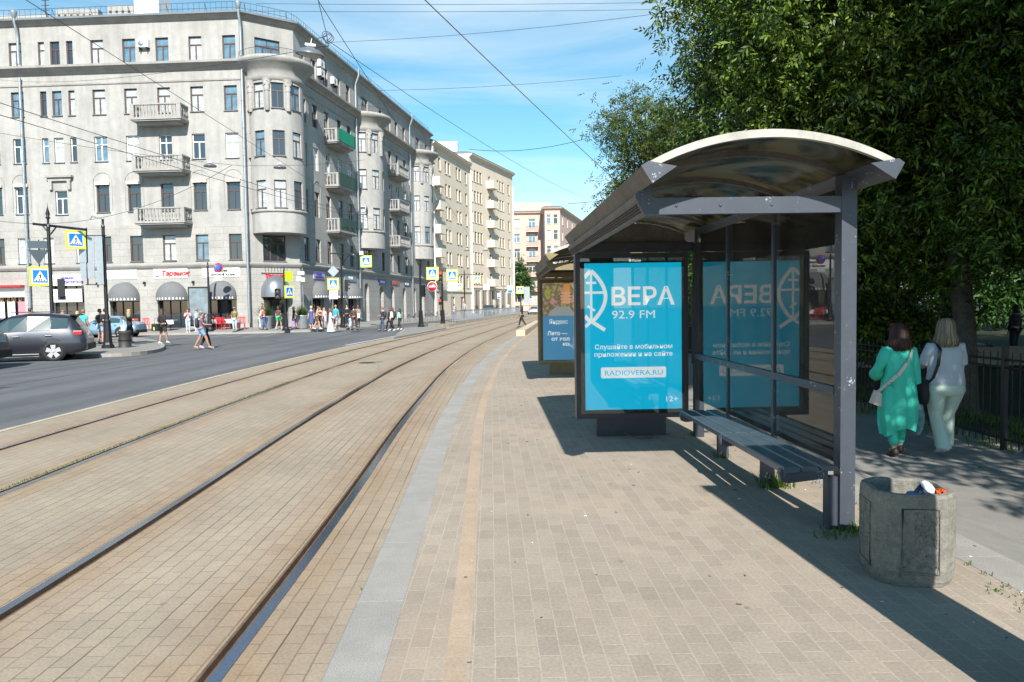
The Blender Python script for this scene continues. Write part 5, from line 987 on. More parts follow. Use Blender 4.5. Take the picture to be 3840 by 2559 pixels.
T = thing('menu_board', 'upright glazed menu board in a dark frame between the second and third arch', 'menu board', (*at(751, 1230, 54.6).xy, .05), R(20)); MB().box(-.75, -.68, -.05, .05, 0, 3.2).box(.68, .75, -.05, .05, 0, 3.2).box(-.68, .68, -.05, .05, 3.1, 3.2).box(-.68, .68, -.05, .05, .3, .4).build('frame', M['iron'], T); MB().box(-.68, .68, -.01, .01, .4, 3.1).build('panel', M['paneblue'], T)
def chair(x, y, rz, label):
    T = thing('cafe_chair', label, 'chair', (x, y, .06), rz, 'red cafe chairs before the arches'); rd_ = cmat((.50, .03, .04), .5, 'plastic')
    MB().box(-.24, .24, -.22, .22, .43, .47).build('seat', rd_, T); mb = MB()
    for k in range(5): mb.box(-.22+k*.10, -.17+k*.10, .20, .23, .47, .88)
    mb.box(-.24, .24, .19, .24, .86, .93).build('backrest', rd_, T)
    for a in (-.2, .2):
        for b in (-.18, .18): MB().tube([(a, b, 0), (a, b, .43)], .022, 6).build('leg', rd_, T)
for i, (px, Y, rz, lb) in enumerate(((522, 54.8, 2.6, 'red cafe chair standing alone between the first two arches'), (548, 55.0, .4, 'red cafe chair left of the second arch table'), (826, 54.6, 3.0, 'red cafe chair with its back to the street, left of the man in olive'), (848, 54.8, 2.4, 'red cafe chair close behind the man in olive'), (908, 54.9, 3.6, 'red cafe chair at the right edge of the third arch'))): chair(*at(px, 1240, Y).xy, rz, lb)
for i, (px, Y, lb) in enumerate(((640, 55.0, 'white-clothed cafe table before the second arch'), (800, 55.2, 'white-clothed cafe table with red flowers, left of the third arch'), (870, 55.3, 'white-clothed cafe table with red flowers behind the man in olive'))):
    T = thing('cafe_table', lb, 'table', (*at(px, 1240, Y).xy, .08)); MB().box(-.4, .4, -.4, .4, .72, .75).build('tabletop', M['white'], T); MB().lathe([(.2, 0), (.03, .04), (.03, .72)], 10).build('pedestal', M['iron'], T); MB().prism([(-.41, .755), (.41, .755), (.43, .45), (.38, .48), (.30, .44), (-.30, .47), (-.43, .44)], 'y', -.415, -.412).build('tablecloth', M['white'], T)
    if i:
        r_ = random.Random(i); mb = MB()
        for k in range(40): a = Vector((r_.uniform(-.4, .4), r_.uniform(-.15, .15), .8+r_.uniform(0, .25))); mb.lathe([(0, -.04), (.04, 0), (0, .04)], 5, a, r_.choice([0, 0, 1]))
        tag(mb.build('flowers', [M['red'], M['leafC']], loc=T.location), ('red flowers massed on the table left of the third arch', 'red flowers massed on the table behind the man in olive')[i-1], 'flowers')
# park fence
FX = lambda y: xR(y)+3.78
T = thing('park_fence', 'black iron bar fence between the footpath and the park', 'fence', (FX(8), 8, -.39))
for y in np.arange(2, 62, 2.5):
    a, b = rel(T, (FX(y), y, -.39)), rel(T, (FX(y+2.5), y+2.5, -.39)); MB().box(a.x-.03, a.x+.03, a.y-.03, a.y+.03, 0, 1.35).build('post', M['iron'], T); mb = MB()
    for z in (.15, 1.08, 1.18): mb.tube([a+Vector((0, .032, z)), b+Vector((0, -.032, z))], .016, 4)
    for q in range(1, 18): p = a+(b-a)*q/18; mb.tube([p+Vector((0, 0, .05)), p+Vector((0, 0, 1.28))], .009, 4, caps=False)
    mb.build('fence_panel', M['iron'], T)

# overhead wires and hanging lamps
def wire(a, b, r, sag, label, m=None):
    a, b = at(*a), at(*b); pts = [a+(b-a)*t+Vector((0, 0, -sag*4*t*(1-t))) for t in [k/16 for k in range(17)]]
    o = MB().tube([p-a for p in pts], r, 5).build('overhead_wire', m or M['railing'], loc=a); return tag(o, label, 'wire')
def ext(a, b, t0, t1):
    A, B = Vector(a), Vector(b); return A, B
def wire3(A, B, r, sag, label, m=None):
    A, B = Vector(A), Vector(B); pts = [(B-A)*t+Vector((0, 0, -sag*4*t*(1-t))) for t in [k/20 for k in range(21)]]
    o = MB().tube(pts, r, 5).build('overhead_wire', m or M['railing'], loc=A); return tag(o, label, 'wire')
wire3((-2.7, 4, 6.0), (-2.55, 60, 6.0), 0.0056, .1, 'dark contact wire over the near tram track')
wire3((-6.7, 3, 6.0), (-6.9, 60, 6.05), 0.0056, .1, 'dark contact wire over the far tram track')
wire3((-14.5, 9, 7.0), (-8.6, 46, 7.0), 0.0105, .12, 'thick dark trolley wire over the road, the right one of two'); wire3((-15.3, 9.5, 6.95), (-8.8, 46, 6.9), 0.0105, .15, 'thick dark trolley wire over the road, the left one of two')
wire3((-2.2, 8, 6.15), (3.95, 27.3, 6.0), 0.0099, .05, 'pale guy wire slanting down from the sky to the shelter roof', M['rim'])
wire((960, 14, 26), (2480, 10, 24), 0.0074, .05, 'topmost thin span wire across the sky'); wire((930, 42, 26), (2480, 36, 24), 0.0074, .05, 'second thin span wire across the sky')
wire((1225, 160, 20), (2520, 45, 16), 0.0050, .1, 'faint span wire rising from the big lamp to the tree'); wire((1420, 340, 30), (2330, 285, 28), 0.0074, .1, 'faint span wire crossing the middle of the sky'); wire((1760, 560, 34), (2200, 520, 30), 0.0112, .25, 'dark span wire between the cream block and the tree')
wire((0, 500, 30), (930, 625, 34), 0.0087, .1, 'thin span wire crossing the left facade at the third-floor windows'); wire((0, 830, 33), (870, 620, 31), 0.0099, .9, 'sagging cable from the left edge to the small street lamps'); wire((0, 300, 45), (1230, 172, 17), 0.0074, .4, 'wire from the roof edge at left to the big street lamp')
wire((930, 622, 31), (1370, 600, 40), 0.0074, .1, 'short span wire right of the small street lamps'); wire((1225, 150, 14), (2200, 745, 48), 0.0062, .3, 'thin wire falling from the big lamp towards the street end'); wire((1178, -60, 11), (1226, 135, 14), 0.0062, 0, 'suspension wire holding the big street lamp'); wire((2130, 765, 40), (2260, 755, 42), 0.0124, .0, 'short dark wire above the pink block')
def hang_lamp(px, py, Y, s, label):
    p = at(px, py, Y); T = thing('hanging_lamp', label, 'street lamp', p, 0, 'lamps hung on span wires'); MB().lathe([(0, .20), (.10, .20), (.12, .15), (.26, .11), (.40, .03), (.43, -.03), (.43, -.07), (.40, -.07), (.38, -.03), (.2, .03), (0, .04)], 24).build('shade', cmat((.10, .12, .14), .4, 'metal'), T)
    MB().lathe([(.375, -.035), (.30, -.075), (.15, -.10), (0, -.11)], 20).build('diffuser', cmat((.40, .38, .30), .4, 'glass'), T); MB().box(-.16, .16, -.05, .05, .20, .27).tube([(0, 0, .27), (.02, 0, .42)], .015, 5).build('hanger', M['white'], T); T.scale = (s, s, s)
    return T
L_ = hang_lamp(1163, 200, 14, .62, 'large grey saucer lamp hanging high in front of the corner bay'); L_.rotation_euler = (R(8), R(8), 0)
hang_lamp(788, 622, 31, .60, 'small dark dome lamp hanging left of the corner drainpipe'); hang_lamp(1050, 628, 31, .60, 'small dark dome lamp hanging in front of the corner bay'); hang_lamp(1751, 940, 88, .72, 'tiny far lamp hanging before the cream block, left of its twin'); hang_lamp(1821, 940, 88, .72, 'tiny far lamp hanging before the cream block, right of its twin')
lc = MB(); c = at(1226, 135, 14)
for k in range(3): lc.tube([c+Vector((.09*math.cos(t)+.02*k, .03*math.sin(t*2), .08*math.sin(t)-.03*k)) for t in [2*PI*q/14 for q in range(15)]], .006, 5)
lc.tube([c, at(1190, 145, 14), at(1172, 165, 14)], .008, 5).tube([c, at(1232, 175, 14), at(1200, 172, 14), at(1172, 168, 14)], .008, 5).tube([at(1222, 150, 14), at(1224, 195, 14)], .006, 5); tag(lc.build('cable_loops', M['railing']), 'tangled cable loops above the large hanging lamp', 'cable')
# roof antenna
T = thing('roof_antenna', 'tall lattice aerial on the roof at the upper left', 'aerial', (*at(172, 60, 64).xy, 24.9)); mb = MB().tube([(0, 0, 0), (0, 0, 4.2)], .05, 6)
for z in (1.4, 1.8, 2.2, 2.6, 3.0, 3.5): mb.tube([(-.45+z*.05, 0, z), (.45-z*.05, 0, z)], .03, 5)
mb.build('mast', M['railing'], T)

# ------------------------------------------------------------------ trees
def leaf_mesh(name, pos, axis, L, Wd, m, rg, nrm):
    """one folded leaf per row of pos"""
    n = len(pos); a = axis/np.linalg.norm(axis, axis=1)[:, None]; rnd = nrm+rg.normal(size=(n, 3))*.30; s = np.cross(a, rnd); s /= np.linalg.norm(s, axis=1)[:, None]; nn = np.cross(a, s)
    L = L*rg.uniform(.7, 1.25, n)[:, None]; w = Wd*rg.uniform(.7, 1.2, n)[:, None]
    v = np.empty((n, 4, 3)); v[:, 0] = pos; v[:, 1] = pos+a*L*.45+s*w*.5+nn*w*.12; v[:, 2] = pos+a*L-nn*w*.15; v[:, 3] = pos+a*L*.45-s*w*.5+nn*w*.12
    me = bpy.data.meshes.new(name); me.vertices.add(n*4); me.vertices.foreach_set('co', v.reshape(-1)); me.loops.add(n*4); me.loops.foreach_set('vertex_index', np.arange(n*4)); me.polygons.add(n); me.polygons.foreach_set('loop_start', np.arange(n)*4); me.polygons.foreach_set('loop_total', np.full(n, 4)); me.materials.append(m); me.update(calc_edges=True); return me
def tree(name, label, base, th, blobs, m, leafL, leafW, sprigs, per, seed, group=None, cr=.38, trunk_r=.2, droop=.6):
    rg = np.random.default_rng(seed); T = thing(name, label, 'tree', base, 0, group); B = np.array(base); tot = sum(b[3]*b[4]*b[5]*b[6] for b in blobs); P_ = []; cl = []; nl = []
    for b in blobs:
        k = int(sprigs*b[3]*b[4]*b[5]*b[6]/tot/14)+2; d = rg.normal(size=(k, 3)); d /= np.linalg.norm(d, axis=1)[:, None]; r = rg.uniform(.35, 1.0, k)**.45
        lump = 1+.17*np.sin(d[:, 0]*6+seed)+.16*np.sin(d[:, 2]*8+d[:, 1]*5+seed*2); c = np.array(b[:3])+d*(r*lump)[:, None]*np.array(b[3:6]); cl.append(c); q_ = d*.8+np.array([0, -.25, .55])+rg.normal(size=d.shape)*.45; nl.append(q_)
    C_ = np.concatenate(cl); N_ = np.concatenate(nl); ok_ = C_[:, 2] > base[2]+.9; C_ = C_[ok_]; N_ = N_[ok_]
    sp = np.repeat(C_, 14, axis=0); sn = np.repeat(N_, 14, axis=0); sn = sn+rg.normal(size=sn.shape)*.35; sn /= np.linalg.norm(sn, axis=1)[:, None]; sp = sp+rg.normal(size=sp.shape)*cr*np.array([1, 1, .55])*rg.uniform(.3, 1.1, len(sp))[:, None]
    ax = rg.normal(size=sp.shape); ax[:, 2] = ax[:, 2]*.5-droop; ax /= np.linalg.norm(ax, axis=1)[:, None]
    n = len(sp); side = np.cross(ax, rg.normal(size=ax.shape)); side /= np.linalg.norm(side, axis=1)[:, None]
    ps, as_ = [], []
    for k in range(per):
        t = (k+.6)/per; sg = 1 if k % 2 else -1; last = k == per-1
        p = sp+ax*(t*leafL*2.3); a = ax*.75+(0 if last else 1)*side*sg*.85+np.array([0, 0, -.25])+rg.normal(size=ax.shape)*.18; ps.append(p); as_.append(a)
    ps = np.concatenate(ps)-B; as_ = np.concatenate(as_)
    o = bpy.data.objects.new('crown', leaf_mesh('crown', ps, as_, leafL, leafW, m, rg, np.tile(sn, (per, 1)))); link(o); o.parent = T
    tr = MB(); top = np.mean([b[:3] for b in blobs], axis=0)-B; top = Vector(top); rs = random.Random(seed)
    mid = Vector((top.x*.10, top.y*.10, th)); pts = [Vector((0, 0, -.3)), Vector((rs.uniform(-.05, .05), 0, th*.4)), mid, mid.lerp(top, .5)+Vector((rs.uniform(-.2, .2), rs.uniform(-.2, .2), 0)), top+Vector((0, 0, 1))]
    tr.tube(pts, [trunk_r*1.35, trunk_r, trunk_r*.85, trunk_r*.5, trunk_r*.12], 12); tr.build('trunk', M['bark'], T)
    lm = MB(); idx = rg.choice(len(C_), min(len(C_), 60), replace=False)
    for i in idx:
        e = Vector(C_[i]-B); s = mid.lerp(top, rs.uniform(-.15, .9)); q = s.lerp(e, .5)+Vector((rs.uniform(-.3, .3), rs.uniform(-.3, .3), .35)); lm.tube([s, q, e], [trunk_r*.26, trunk_r*.13, .006], 5)
    lm.build('limbs', M['bark'], T); return T
GP = 'trees standing in the park'
tree('park_tree', 'big leafy tree overhanging the tram shelter with sunlit yellow-green leaves', (7.75, 12.6, -.4), 3.9, [(5.2, 13.6, 5.6, 1.95, 2.0, 2.7, 1.3), (4.9, 14.0, 7.6, 1.5, 1.6, 2.0, 1.2), (4.1, 13.6, 6.0, .8, .8, .8, 2.0), (5.6, 12.2, 6.8, 2.4, 1.9, 2.6, 1.2), (7.2, 12.8, 4.6, 2.3, 2.0, 2.6, 1.1), (4.7, 14.6, 3.2, 1.4, 1.5, 1.7, 1.0), (7.0, 13.0, 8.6, 3.2, 2.4, 2.0, .8)], M['leafA'], .115, .038, 27000, 7, 1, GP, .33, .17)
tree('park_tree', 'dark shaded tree at the right edge, its branches hanging over the fence', (9.3, 11.2, -.4), 2.4, [(9.2, 11.4, 5.6, 2.6, 2.2, 3.4, 1.1), (8.0, 11.6, 3.4, 1.6, 1.5, 1.9, 1.1), (10.6, 12.4, 4.0, 2.0, 2.0, 2.6, 1.0), (7.9, 10.8, 7.4, 2.0, 1.9, 1.8, 1.0)], M['leafA'], .115, .038, 19000, 7, 2, GP, .34, .20)
tree('park_tree', 'thin feathery tree against the sky, left of the big tree', (5.9, 23.5, -.4), 3.0, [(3.8, 22.5, 6.9, 1.2, 1.3, .9, 1.0), (4.0, 23.0, 5.2, .9, 1.2, 1.5, 1.1), (5.4, 23.6, 5.8, 1.5, 1.6, 2.2, .9)], M['leafB'], .13, .035, 5200, 7, 3, GP, .45, .15, .5)
tree('park_tree', 'dark tree crowding behind the glass of the shelter', (7.6, 19.0, -.4), 2.0, [(7.0, 18.6, 4.6, 2.6, 2.0, 3.0, 1.0), (8.6, 18.0, 7.4, 3.0, 2.4, 2.6, 1.0), (6.0, 17.6, 3.0, 1.5, 1.5, 1.5, 1.0)], M['leafA'], .16, .07, 12000, 6, 4, GP, .5, .22)
tree('park_tree', 'tree whose crown closes the view in the upper right corner', (12.6, 14.6, -.4), 3.0, [(12.4, 14.8, 6.8, 3.2, 2.6, 3.2, 1.0), (10.6, 14.4, 8.6, 2.4, 2.4, 2.4, 1.0), (13.6, 15.4, 4.4, 2.4, 2.2, 2.0, .7)], M['leafA'], .15, .06, 14000, 6, 5, GP, .5, .26)
# a tree behind the viewpoint's right shoulder: shades path, people and the lower branches
tree('park_tree', 'tree growing inside the fence beside the viewpoint, shading the footpath', (8.9, 2.2, -.4), 3.2, [(8.3, 2.6, 6.4, 2.9, 2.8, 2.6, .8), (10.6, 1.2, 7.4, 3.2, 3.0, 3.0, .9), (7.4, 4.6, 5.6, 2.0, 1.9, 1.6, .7), (10.8, 5.2, 7.2, 2.4, 2.0, 2.4, .9), (5.5, 1.3, 6.3, 1.7, 1.9, 1.1, 1.2), (9.6, 1.2, 11.0, 3.2, 3.0, 3.0, 1.0), (8.4, -1.0, 13.0, 2.6, 3.0, 2.6, 1.0), (12.5, 0.5, 10.5, 3.0, 3.0, 4.0, 1.0)], M['leafA'], .24, .10, 11000, 6, 6, GP, .6, .28)
for i, (x, y, s, lb) in enumerate(((12, 27, 1.0, 'park tree with pale trunk gap, third row behind the fence'), (17.5, 24, 1.1, 'broad park tree deep behind the women'), (9.5, 33, 1.0, 'park tree seen through the shelter glass, far behind'), (21, 36, 1.3, 'large far park tree at the right edge of the lawn'), (14, 42, 1.2, 'far park tree in the middle of the lawn'), (9.8, 48, 1.1, 'far park tree beside the tram stop'), (27, 50, 1.5, 'most distant park tree at right'), (17, 60, 1.5, 'distant park tree closing the lawn'), (22, 18, 1.1, 'park tree at the far right behind the plaza'), (11.5, 66, 1.4, 'distant park tree near the street end'))):
    tree('park_tree', lb, (x, y, -.42), 3.0*s, [(x, y, 6.2*s, 3.0*s, 2.8*s, 2.9*s, 1), (x-1.6*s, y-.6, 4.6*s, 1.9*s, 1.8*s, 1.8*s, 1), (x+1.7*s, y, 5.2*s, 2.1*s, 2*s, 2.2*s, 1)], M['leafA'], .30, .13, 3000, 6, 20+i, GP, .7, .22)
for i, (x, y, lb) in enumerate(((14.5, 4.5, 'broad unseen tree outside the fence line, added to shade the lawn'), (18.5, 8, 'second broad unseen tree added to shade the lawn'), (23, 3, 'third broad unseen tree added to shade the lawn'), (19, 13.5, 'fourth broad unseen tree added to shade the lawn'), (26, 15, 'fifth broad unseen tree added to shade the lawn'))):  # unseen trees out of frame, added to throw shade on the lawn
    tree('park_tree', lb, (x, y, -.42), 3, [(x, y, 8.5, 3.6, 3.4, 4.4, 1), (x-1, y+2, 6.5, 2.5, 2.4, 2.6, 1)], M['leafA'], .40, .2, 2600, 6, 150+i, GP, .8, .25)
tree('park_hedge', 'long dark hedge closing the far side of the park', (30, 46, -.4), 1.0, [(x, 44+(x % 3), 2.2, 3.2, 2.0, 2.6, 1) for x in range(11, 60, 4)], M['leafC'], .4, .22, 6500, 6, 200, None, .6, .1)
tree('street_tree', 'dense green street tree in front of the pink block', (1.75, 138, -.2), 2.6, [(1.7, 138, 6.6, 1.5, 1.4, 3.3, 1), (2.4, 138, 4.6, 1.3, 1.3, 1.8, 1)], M['leafC'], .28, .18, 1800, 6, 40, None, .4, .15)
for i, (x, y) in enumerate(((13, 110), (18, 95), (24, 120), (30, 85), (38, 110), (16, 80), (45, 70), (55, 90))):
    tree('park_tree', ('leafy tree far beyond the second shelter', 'rounded tree at the far park corner', 'tall tree at the end of the park', 'far tree in the depth of the park', 'hazy tree at the park horizon', 'tree over the far roof of the second shelter', 'remote tree at far right', 'remotest tree at far right')[i], (x, y, -.4), 3.5, [(x, y, 8, 4, 4, 5, 1), (x-2, y, 6, 3, 3, 3, 1)], M['leafC'], .6, .35, 1500, 6, 60+i, GP, .9, .3)
for i, (x, y, r, h, lb) in enumerate(((7.6, 15.5, 1.3, 1.5, 'dark bush behind the fence, nearest the shelter glass'), (8.4, 18.5, 1.6, 1.8, 'broad bush behind the fence, second from the shelter'), (9.2, 23, 1.8, 2.0, 'tall bush by the fence further down the park'), (9.5, 29, 2.0, 2.2, 'big bush by the fence seen through the glass'), (10.5, 36, 2.2, 2.4, 'farthest bush along the park fence'))):
    tree('park_bush', lb, (x, y, -.42), .5, [(x, y, h*.5, r, r, h*.75, 1), (x+r*.6, y+.3, h*.35, r*.7, r*.7, h*.5, 1)], M['leafA'], .12, .055, 2600, 6, 90+i, 'bushes behind the park fence', .3, .05)
for i, (x, y, s_, lb) in enumerate(((15, 19, 1.2, 'shady park tree between the two women, behind'), (18, 15, 1.2, 'shady park tree just beyond the right edge tree'), (12.5, 21, 1.1, 'shady park tree with low crown behind the green-clad woman'), (24, 24, 1.3, 'shady park tree far right of the plaza'))):
    tree('park_tree', lb, (x, y, -.42), 2.6*s_, [(x, y, 6.4*s_, 3.4*s_, 3.2*s_, 3.2*s_, 1), (x-1.8*s_, y-1, 4.2*s_, 2.1*s_, 2.0*s_, 1.7*s_, 1)], M['leafA'], .26, .12, 4200, 6, 120+i, GP, .6, .22)
# undergrowth hedge behind the fence, grass tufts by the legs
def tufts(name, label, spots, m, h, kind='stuff', cat='grass'):
    r_ = random.Random(5); mb = MB()
    for (x, y, z, n_, rad, hh) in spots:
        for k in range(n_):
            a, l = r_.uniform(0, 6.28), r_.uniform(.5, 1.1)*hh; q = r_.uniform(0, rad); b_ = Vector((x+q*math.cos(a), y+q*math.sin(a), z)); a2 = r_.uniform(0, 6.28); ln = r_.uniform(.2, 1.0); tip = b_+Vector((math.cos(a2)*l*ln, math.sin(a2)*l*ln, l)); w_ = Vector((-math.sin(a2), math.cos(a2), 0))*.0035*(1+hh*4); md = b_.lerp(tip, .5)+Vector((0, 0, l*.15))
            mb.add([b_-w_, b_+w_, md+w_*.8, tip, md-w_*.8], [(0, 1, 2, 4), (4, 2, 3)])
    return tag(mb.build(name, m), label, cat, kind=kind)
tufts('grass_tufts', 'green grass tufts sprouting at the shelter legs and joints', [(2.20, 6.30, 0, 120, .13, .13), (2.30, 6.27, 0, 60, .10, .12), (2.14, 7.50, 0, 50, .09, .07), (2.14, 8.80, 0, 30, .09, .06), (2.36, 5.0, 0, 90, .16, .08), (2.15, 4.95, 0, 50, .15, .05), (2.62, 3.95, 0, 20, .10, .02), (2.66, 3.7, 0, 30, .16, .02), (-.905, 4.75, -.098, 12, .02, .04), (-.89, 4.3, -.098, 16, .02, .05), (-.86, 3.55, -.098, 8, .02, .04)]+[(xR(y)-.02, y, 0, 6, .05, .025) for y in np.arange(3, 10, .17)], M['blade'], .1)
r_ = random.Random(8); tufts('lawn_grass', 'rough grass growing along the foot of the park fence', [(FX(y)+r_.uniform(-.35, 1.6), y+r_.uniform(-.2, .2), -.40, 26, .25, .16) for y in np.arange(4, 30, .09)], M['blade'], .2)
tufts('track_weeds', 'low weeds and moss in the far groove of the near track bed', [(xA(y)-3.33-.10, y, -.098, 7, .035, .022) for y in np.arange(5.5, 17, .07)], M['blade'], .05)
# small litter: twigs, butts, spots
mb = MB(); r_ = random.Random(12)
for k in range(150):
    x = r_.uniform(-.4, 5.8); y = r_.uniform(3.2, 12); z = .001 if x < xR(y)+.28 else (-.375 if x > xR(y)+2.6 else None)
    if z is None: continue
    a = r_.uniform(0, 6.28); l = r_.uniform(.008, .03); mb.box(-.0, .0, 0, 0, 0, 0) if False else mb.tube([(x, y, z+.003), (x+l*math.cos(a), y+l*math.sin(a), z+.004)], r_.uniform(.0015, .004), 4, r_.choice([0, 0, 0, 1]))
tag(mb.build('twigs', [M['bark'], M['white']]), 'scattered twigs and cigarette ends on the pavers', 'litter', kind='stuff')
o = MB(); o.lathe([(0, .0), (.03, .004), (.035, .012), (.02, .02), (0, .02)], 9, sx=1.4); tag(o.build('scrap_paper', M['white'], loc=(4.05, 7.45, -.372)), 'white scrap of paper on the footpath behind the shelter', 'litter')

T = thing('sunlit_strip_wall', 'low pale wall added for the sunlit strip across the park beyond the fence', 'wall', (10.2, 21.5, -.42)); MB().box(0, 26, 0, .35, 0, .50).build('wall_body', M['granite'], T); MB().box(-.03, 26.03, -.04, .39, .502, .56).build('coping', M['granite'], T)  # wall added in place of a sunlit strip of path

# ------------------------------------------------------------------ vehicles
def car(label, x, y, z, rz, st, L, paint, wheel_r, wx, belt, glassm, dets, W_=.90, cat='car', name='parked_car', group=None):
    """st: stations (x, zlow, zmid, zbelt, ztop, wmid, wbelt, wtop); nose at -x"""
    T = thing(name, label, cat, (x, y, z), rz, group); mb = MB(); n = len(st); ring = []
    for (sx_, zl, zm, zb, zt, wm, wb, wt) in st:
        half = [(0, zl), (wm*.85, zl), (wm, zl+.12), (wm+.01, zm), (wb, zb), (wt+(wb-wt)*.35, zb+(zt-zb)*.62), (wt, zt-.06*(zt-zb) if zt-zb > .2 else zt), (wt*.6, zt+.02), (0, zt+.03)]
        ring.append([(sx_, -a, b) for a, b in half]+[(sx_, a, b) for a, b in half[-2:0:-1]])
    k = len(ring[0]); vs = [p for r_ in ring for p in r_]
    mb.add(vs, [(i*k+j, i*k+(j+1) % k, (i+1)*k+(j+1) % k, (i+1)*k+j) for i in range(n-1) for j in range(k)], 0, True); mb.add(vs, [tuple(range(k)), tuple(range(n*k-1, (n-1)*k-1, -1))], 0, True)
    body = mb.build('body', paint, T)
    cx0 = [s for s in st if s[4]-s[3] > .3]; first, last = cx0[0], cx0[-1]; i0 = st.index(first); i1 = st.index(last)
    def side(a, b, sg, top=.80, bot=.10):   # window quad between two stations on one side
        q = []
        for s_ in (a, b):
            sx_, zl, zm, zb, zt, wm, wb, wt = s_; t0, t1 = bot, top
            w0 = wb+(wt+(wb-wt)*.35-wb)*(t0/.62); w1 = (wt+(wb-wt)*.35)+(wt-(wt+(wb-wt)*.35))*((t1-.62)/.32)
            q.append(((sx_, sg*(w0+.018), zb+(zt-zb)*t0), (sx_, sg*(w1+.018), zb+(zt-zb)*t1)))
        return [q[0][0], q[1][0], q[1][1], q[0][1]]
    def lerp(a, b, t): return tuple(p+(q-p)*t for p, q in zip(a, b))
    seq = st[i0-1:i1+2]
    for sg in (-1, 1):
        g_ = MB()
        for a, b, u, v in dets['win']:
            sa = lerp(seq[int(a)], seq[min(int(a)+1, len(seq)-1)], a-int(a)); sb = lerp(seq[int(b)], seq[min(int(b)+1, len(seq)-1)], b-int(b))
            m_ = [sa]+[seq[q] for q in range(int(a)+1, int(b)+1) if a < q < b]+[sb]
            for q in range(len(m_)-1): g_.add(side(m_[q], m_[q+1], sg, u, v), [(0, 1, 2, 3)])
        g_.build('side_window', glassm, T)
    for (ia, ib, nm) in ((i0-1, i0, 'windscreen'), (i1+1, i1, 'rear_window')):
        a, b = st[ia], st[ib]; s_ = -1 if nm == 'windscreen' else 1; q = []
        for t in (.08, .90):
            c = lerp(a, b, t); q.append((c[0]+.012*s_, c[4]+.035, (a[7]+(b[7]-a[7])*t)*.88))
        MB().add([(q[0][0], -q[0][2], q[0][1]), (q[0][0], q[0][2], q[0][1]), (q[1][0], q[1][2], q[1][1]), (q[1][0], -q[1][2], q[1][1])], [(0, 1, 2, 3)]).build(nm, glassm, T)
    for wxx in wx:
        for sg in (-1, 1):
            ar = MB().lathe([(wheel_r*1.22, 0), (wheel_r*1.22, .012), (wheel_r*1.08, .02)], 28, (wxx, 0, 0), axis='y'); 
            o = MB().lathe([(0, -.004), (wheel_r*1.20, -.004), (wheel_r*1.16, .018), (0, .012)], 28, (0, 0, 0), axis='y', sy=1).build('wheel_arch', M['black'], T, (wxx, sg*(W_+.008), wheel_r+.04), 0 if sg > 0 else PI)
            w = MB().lathe([(wheel_r*.66, .0), (wheel_r*.70, .035), (wheel_r*.96, .03), (wheel_r, .0), (wheel_r, -.19), (0, -.19)], 30, axis='y').build('wheel', M['black'], T, (wxx, sg*(W_+.012), wheel_r), 0 if sg > 0 else PI)
            rm = MB().lathe([(0, .0), (wheel_r*.66, .004), (wheel_r*.70, .03)], 28, axis='y', mi=1)
            for q in range(5):
                t = 2*PI*q/5+.3; c, s2 = math.cos(t), math.sin(t); rr2 = wheel_r*.66
                pts = [(.03, -.05), (rr2, -.085), (rr2, .085), (.03, .05)]; rm.add([(c*a-s2*b, .03, s2*a+c*b) for a, b in pts]+[(c*a-s2*b, .004, s2*a+c*b) for a, b in pts], [(0, 1, 2, 3), (0, 4, 5, 1), (2, 6, 7, 3)], 0)
            rm.lathe([(0, .042), (.05, .04), (.06, .03)], 12, axis='y').build('rim', [cmat((.36, .37, .39), .35, 'alloy'), M['iron']], w)
    for nm, bx, mm in dets['boxes']:
        for (a, b, c, d, e, f) in bx:
            o = MB().box(a, b, c, d, e, f).build(nm, mm, T); bv = o.modifiers.new('bevel', 'BEVEL'); bv.width = .012; bv.segments = 2
    return T
taill = mat('tail_light', (.5, .012, .012), .2, coat=.6); carglass = mat('car_glass', (.035, .065, .075), .05, spec=.5)
def paint(c): return mat('car_paint', c, .32, .45, coat=1.0, spec=.5)
SUV = [(-2.28, .38, .55, .72, .74, .66, .62, .40), (-2.16, .26, .58, .84, .88, .84, .78, .62), (-1.75, .22, .62, .94, .99, .90, .84, .70), (-1.0, .20, .66, 1.03, 1.09, .92, .87, .74), (-.15, .20, .66, 1.05, 1.66, .92, .87, .65), (.45, .20, .66, 1.07, 1.75, .92, .87, .65), (1.15, .20, .68, 1.09, 1.73, .92, .87, .64), (1.78, .22, .70, 1.13, 1.65, .92, .86, .62), (2.10, .30, .72, 1.13, 1.20, .91, .82, .66), (2.24, .34, .72, 1.02, 1.05, .88, .78, .60), (2.31, .40, .66, .80, .84, .80, .72, .5)]
blk = M['black']; chrome = mat('chrome', (.6, .6, .6), .2, 1.0)
def lights(xr, z, w, h=.12): return ('tail_light', [(xr-.30, xr-.02, -w-.008, -w+.10, z, z+h), (xr-.30, xr-.02, w-.10, w+.008, z, z+h)], taill)
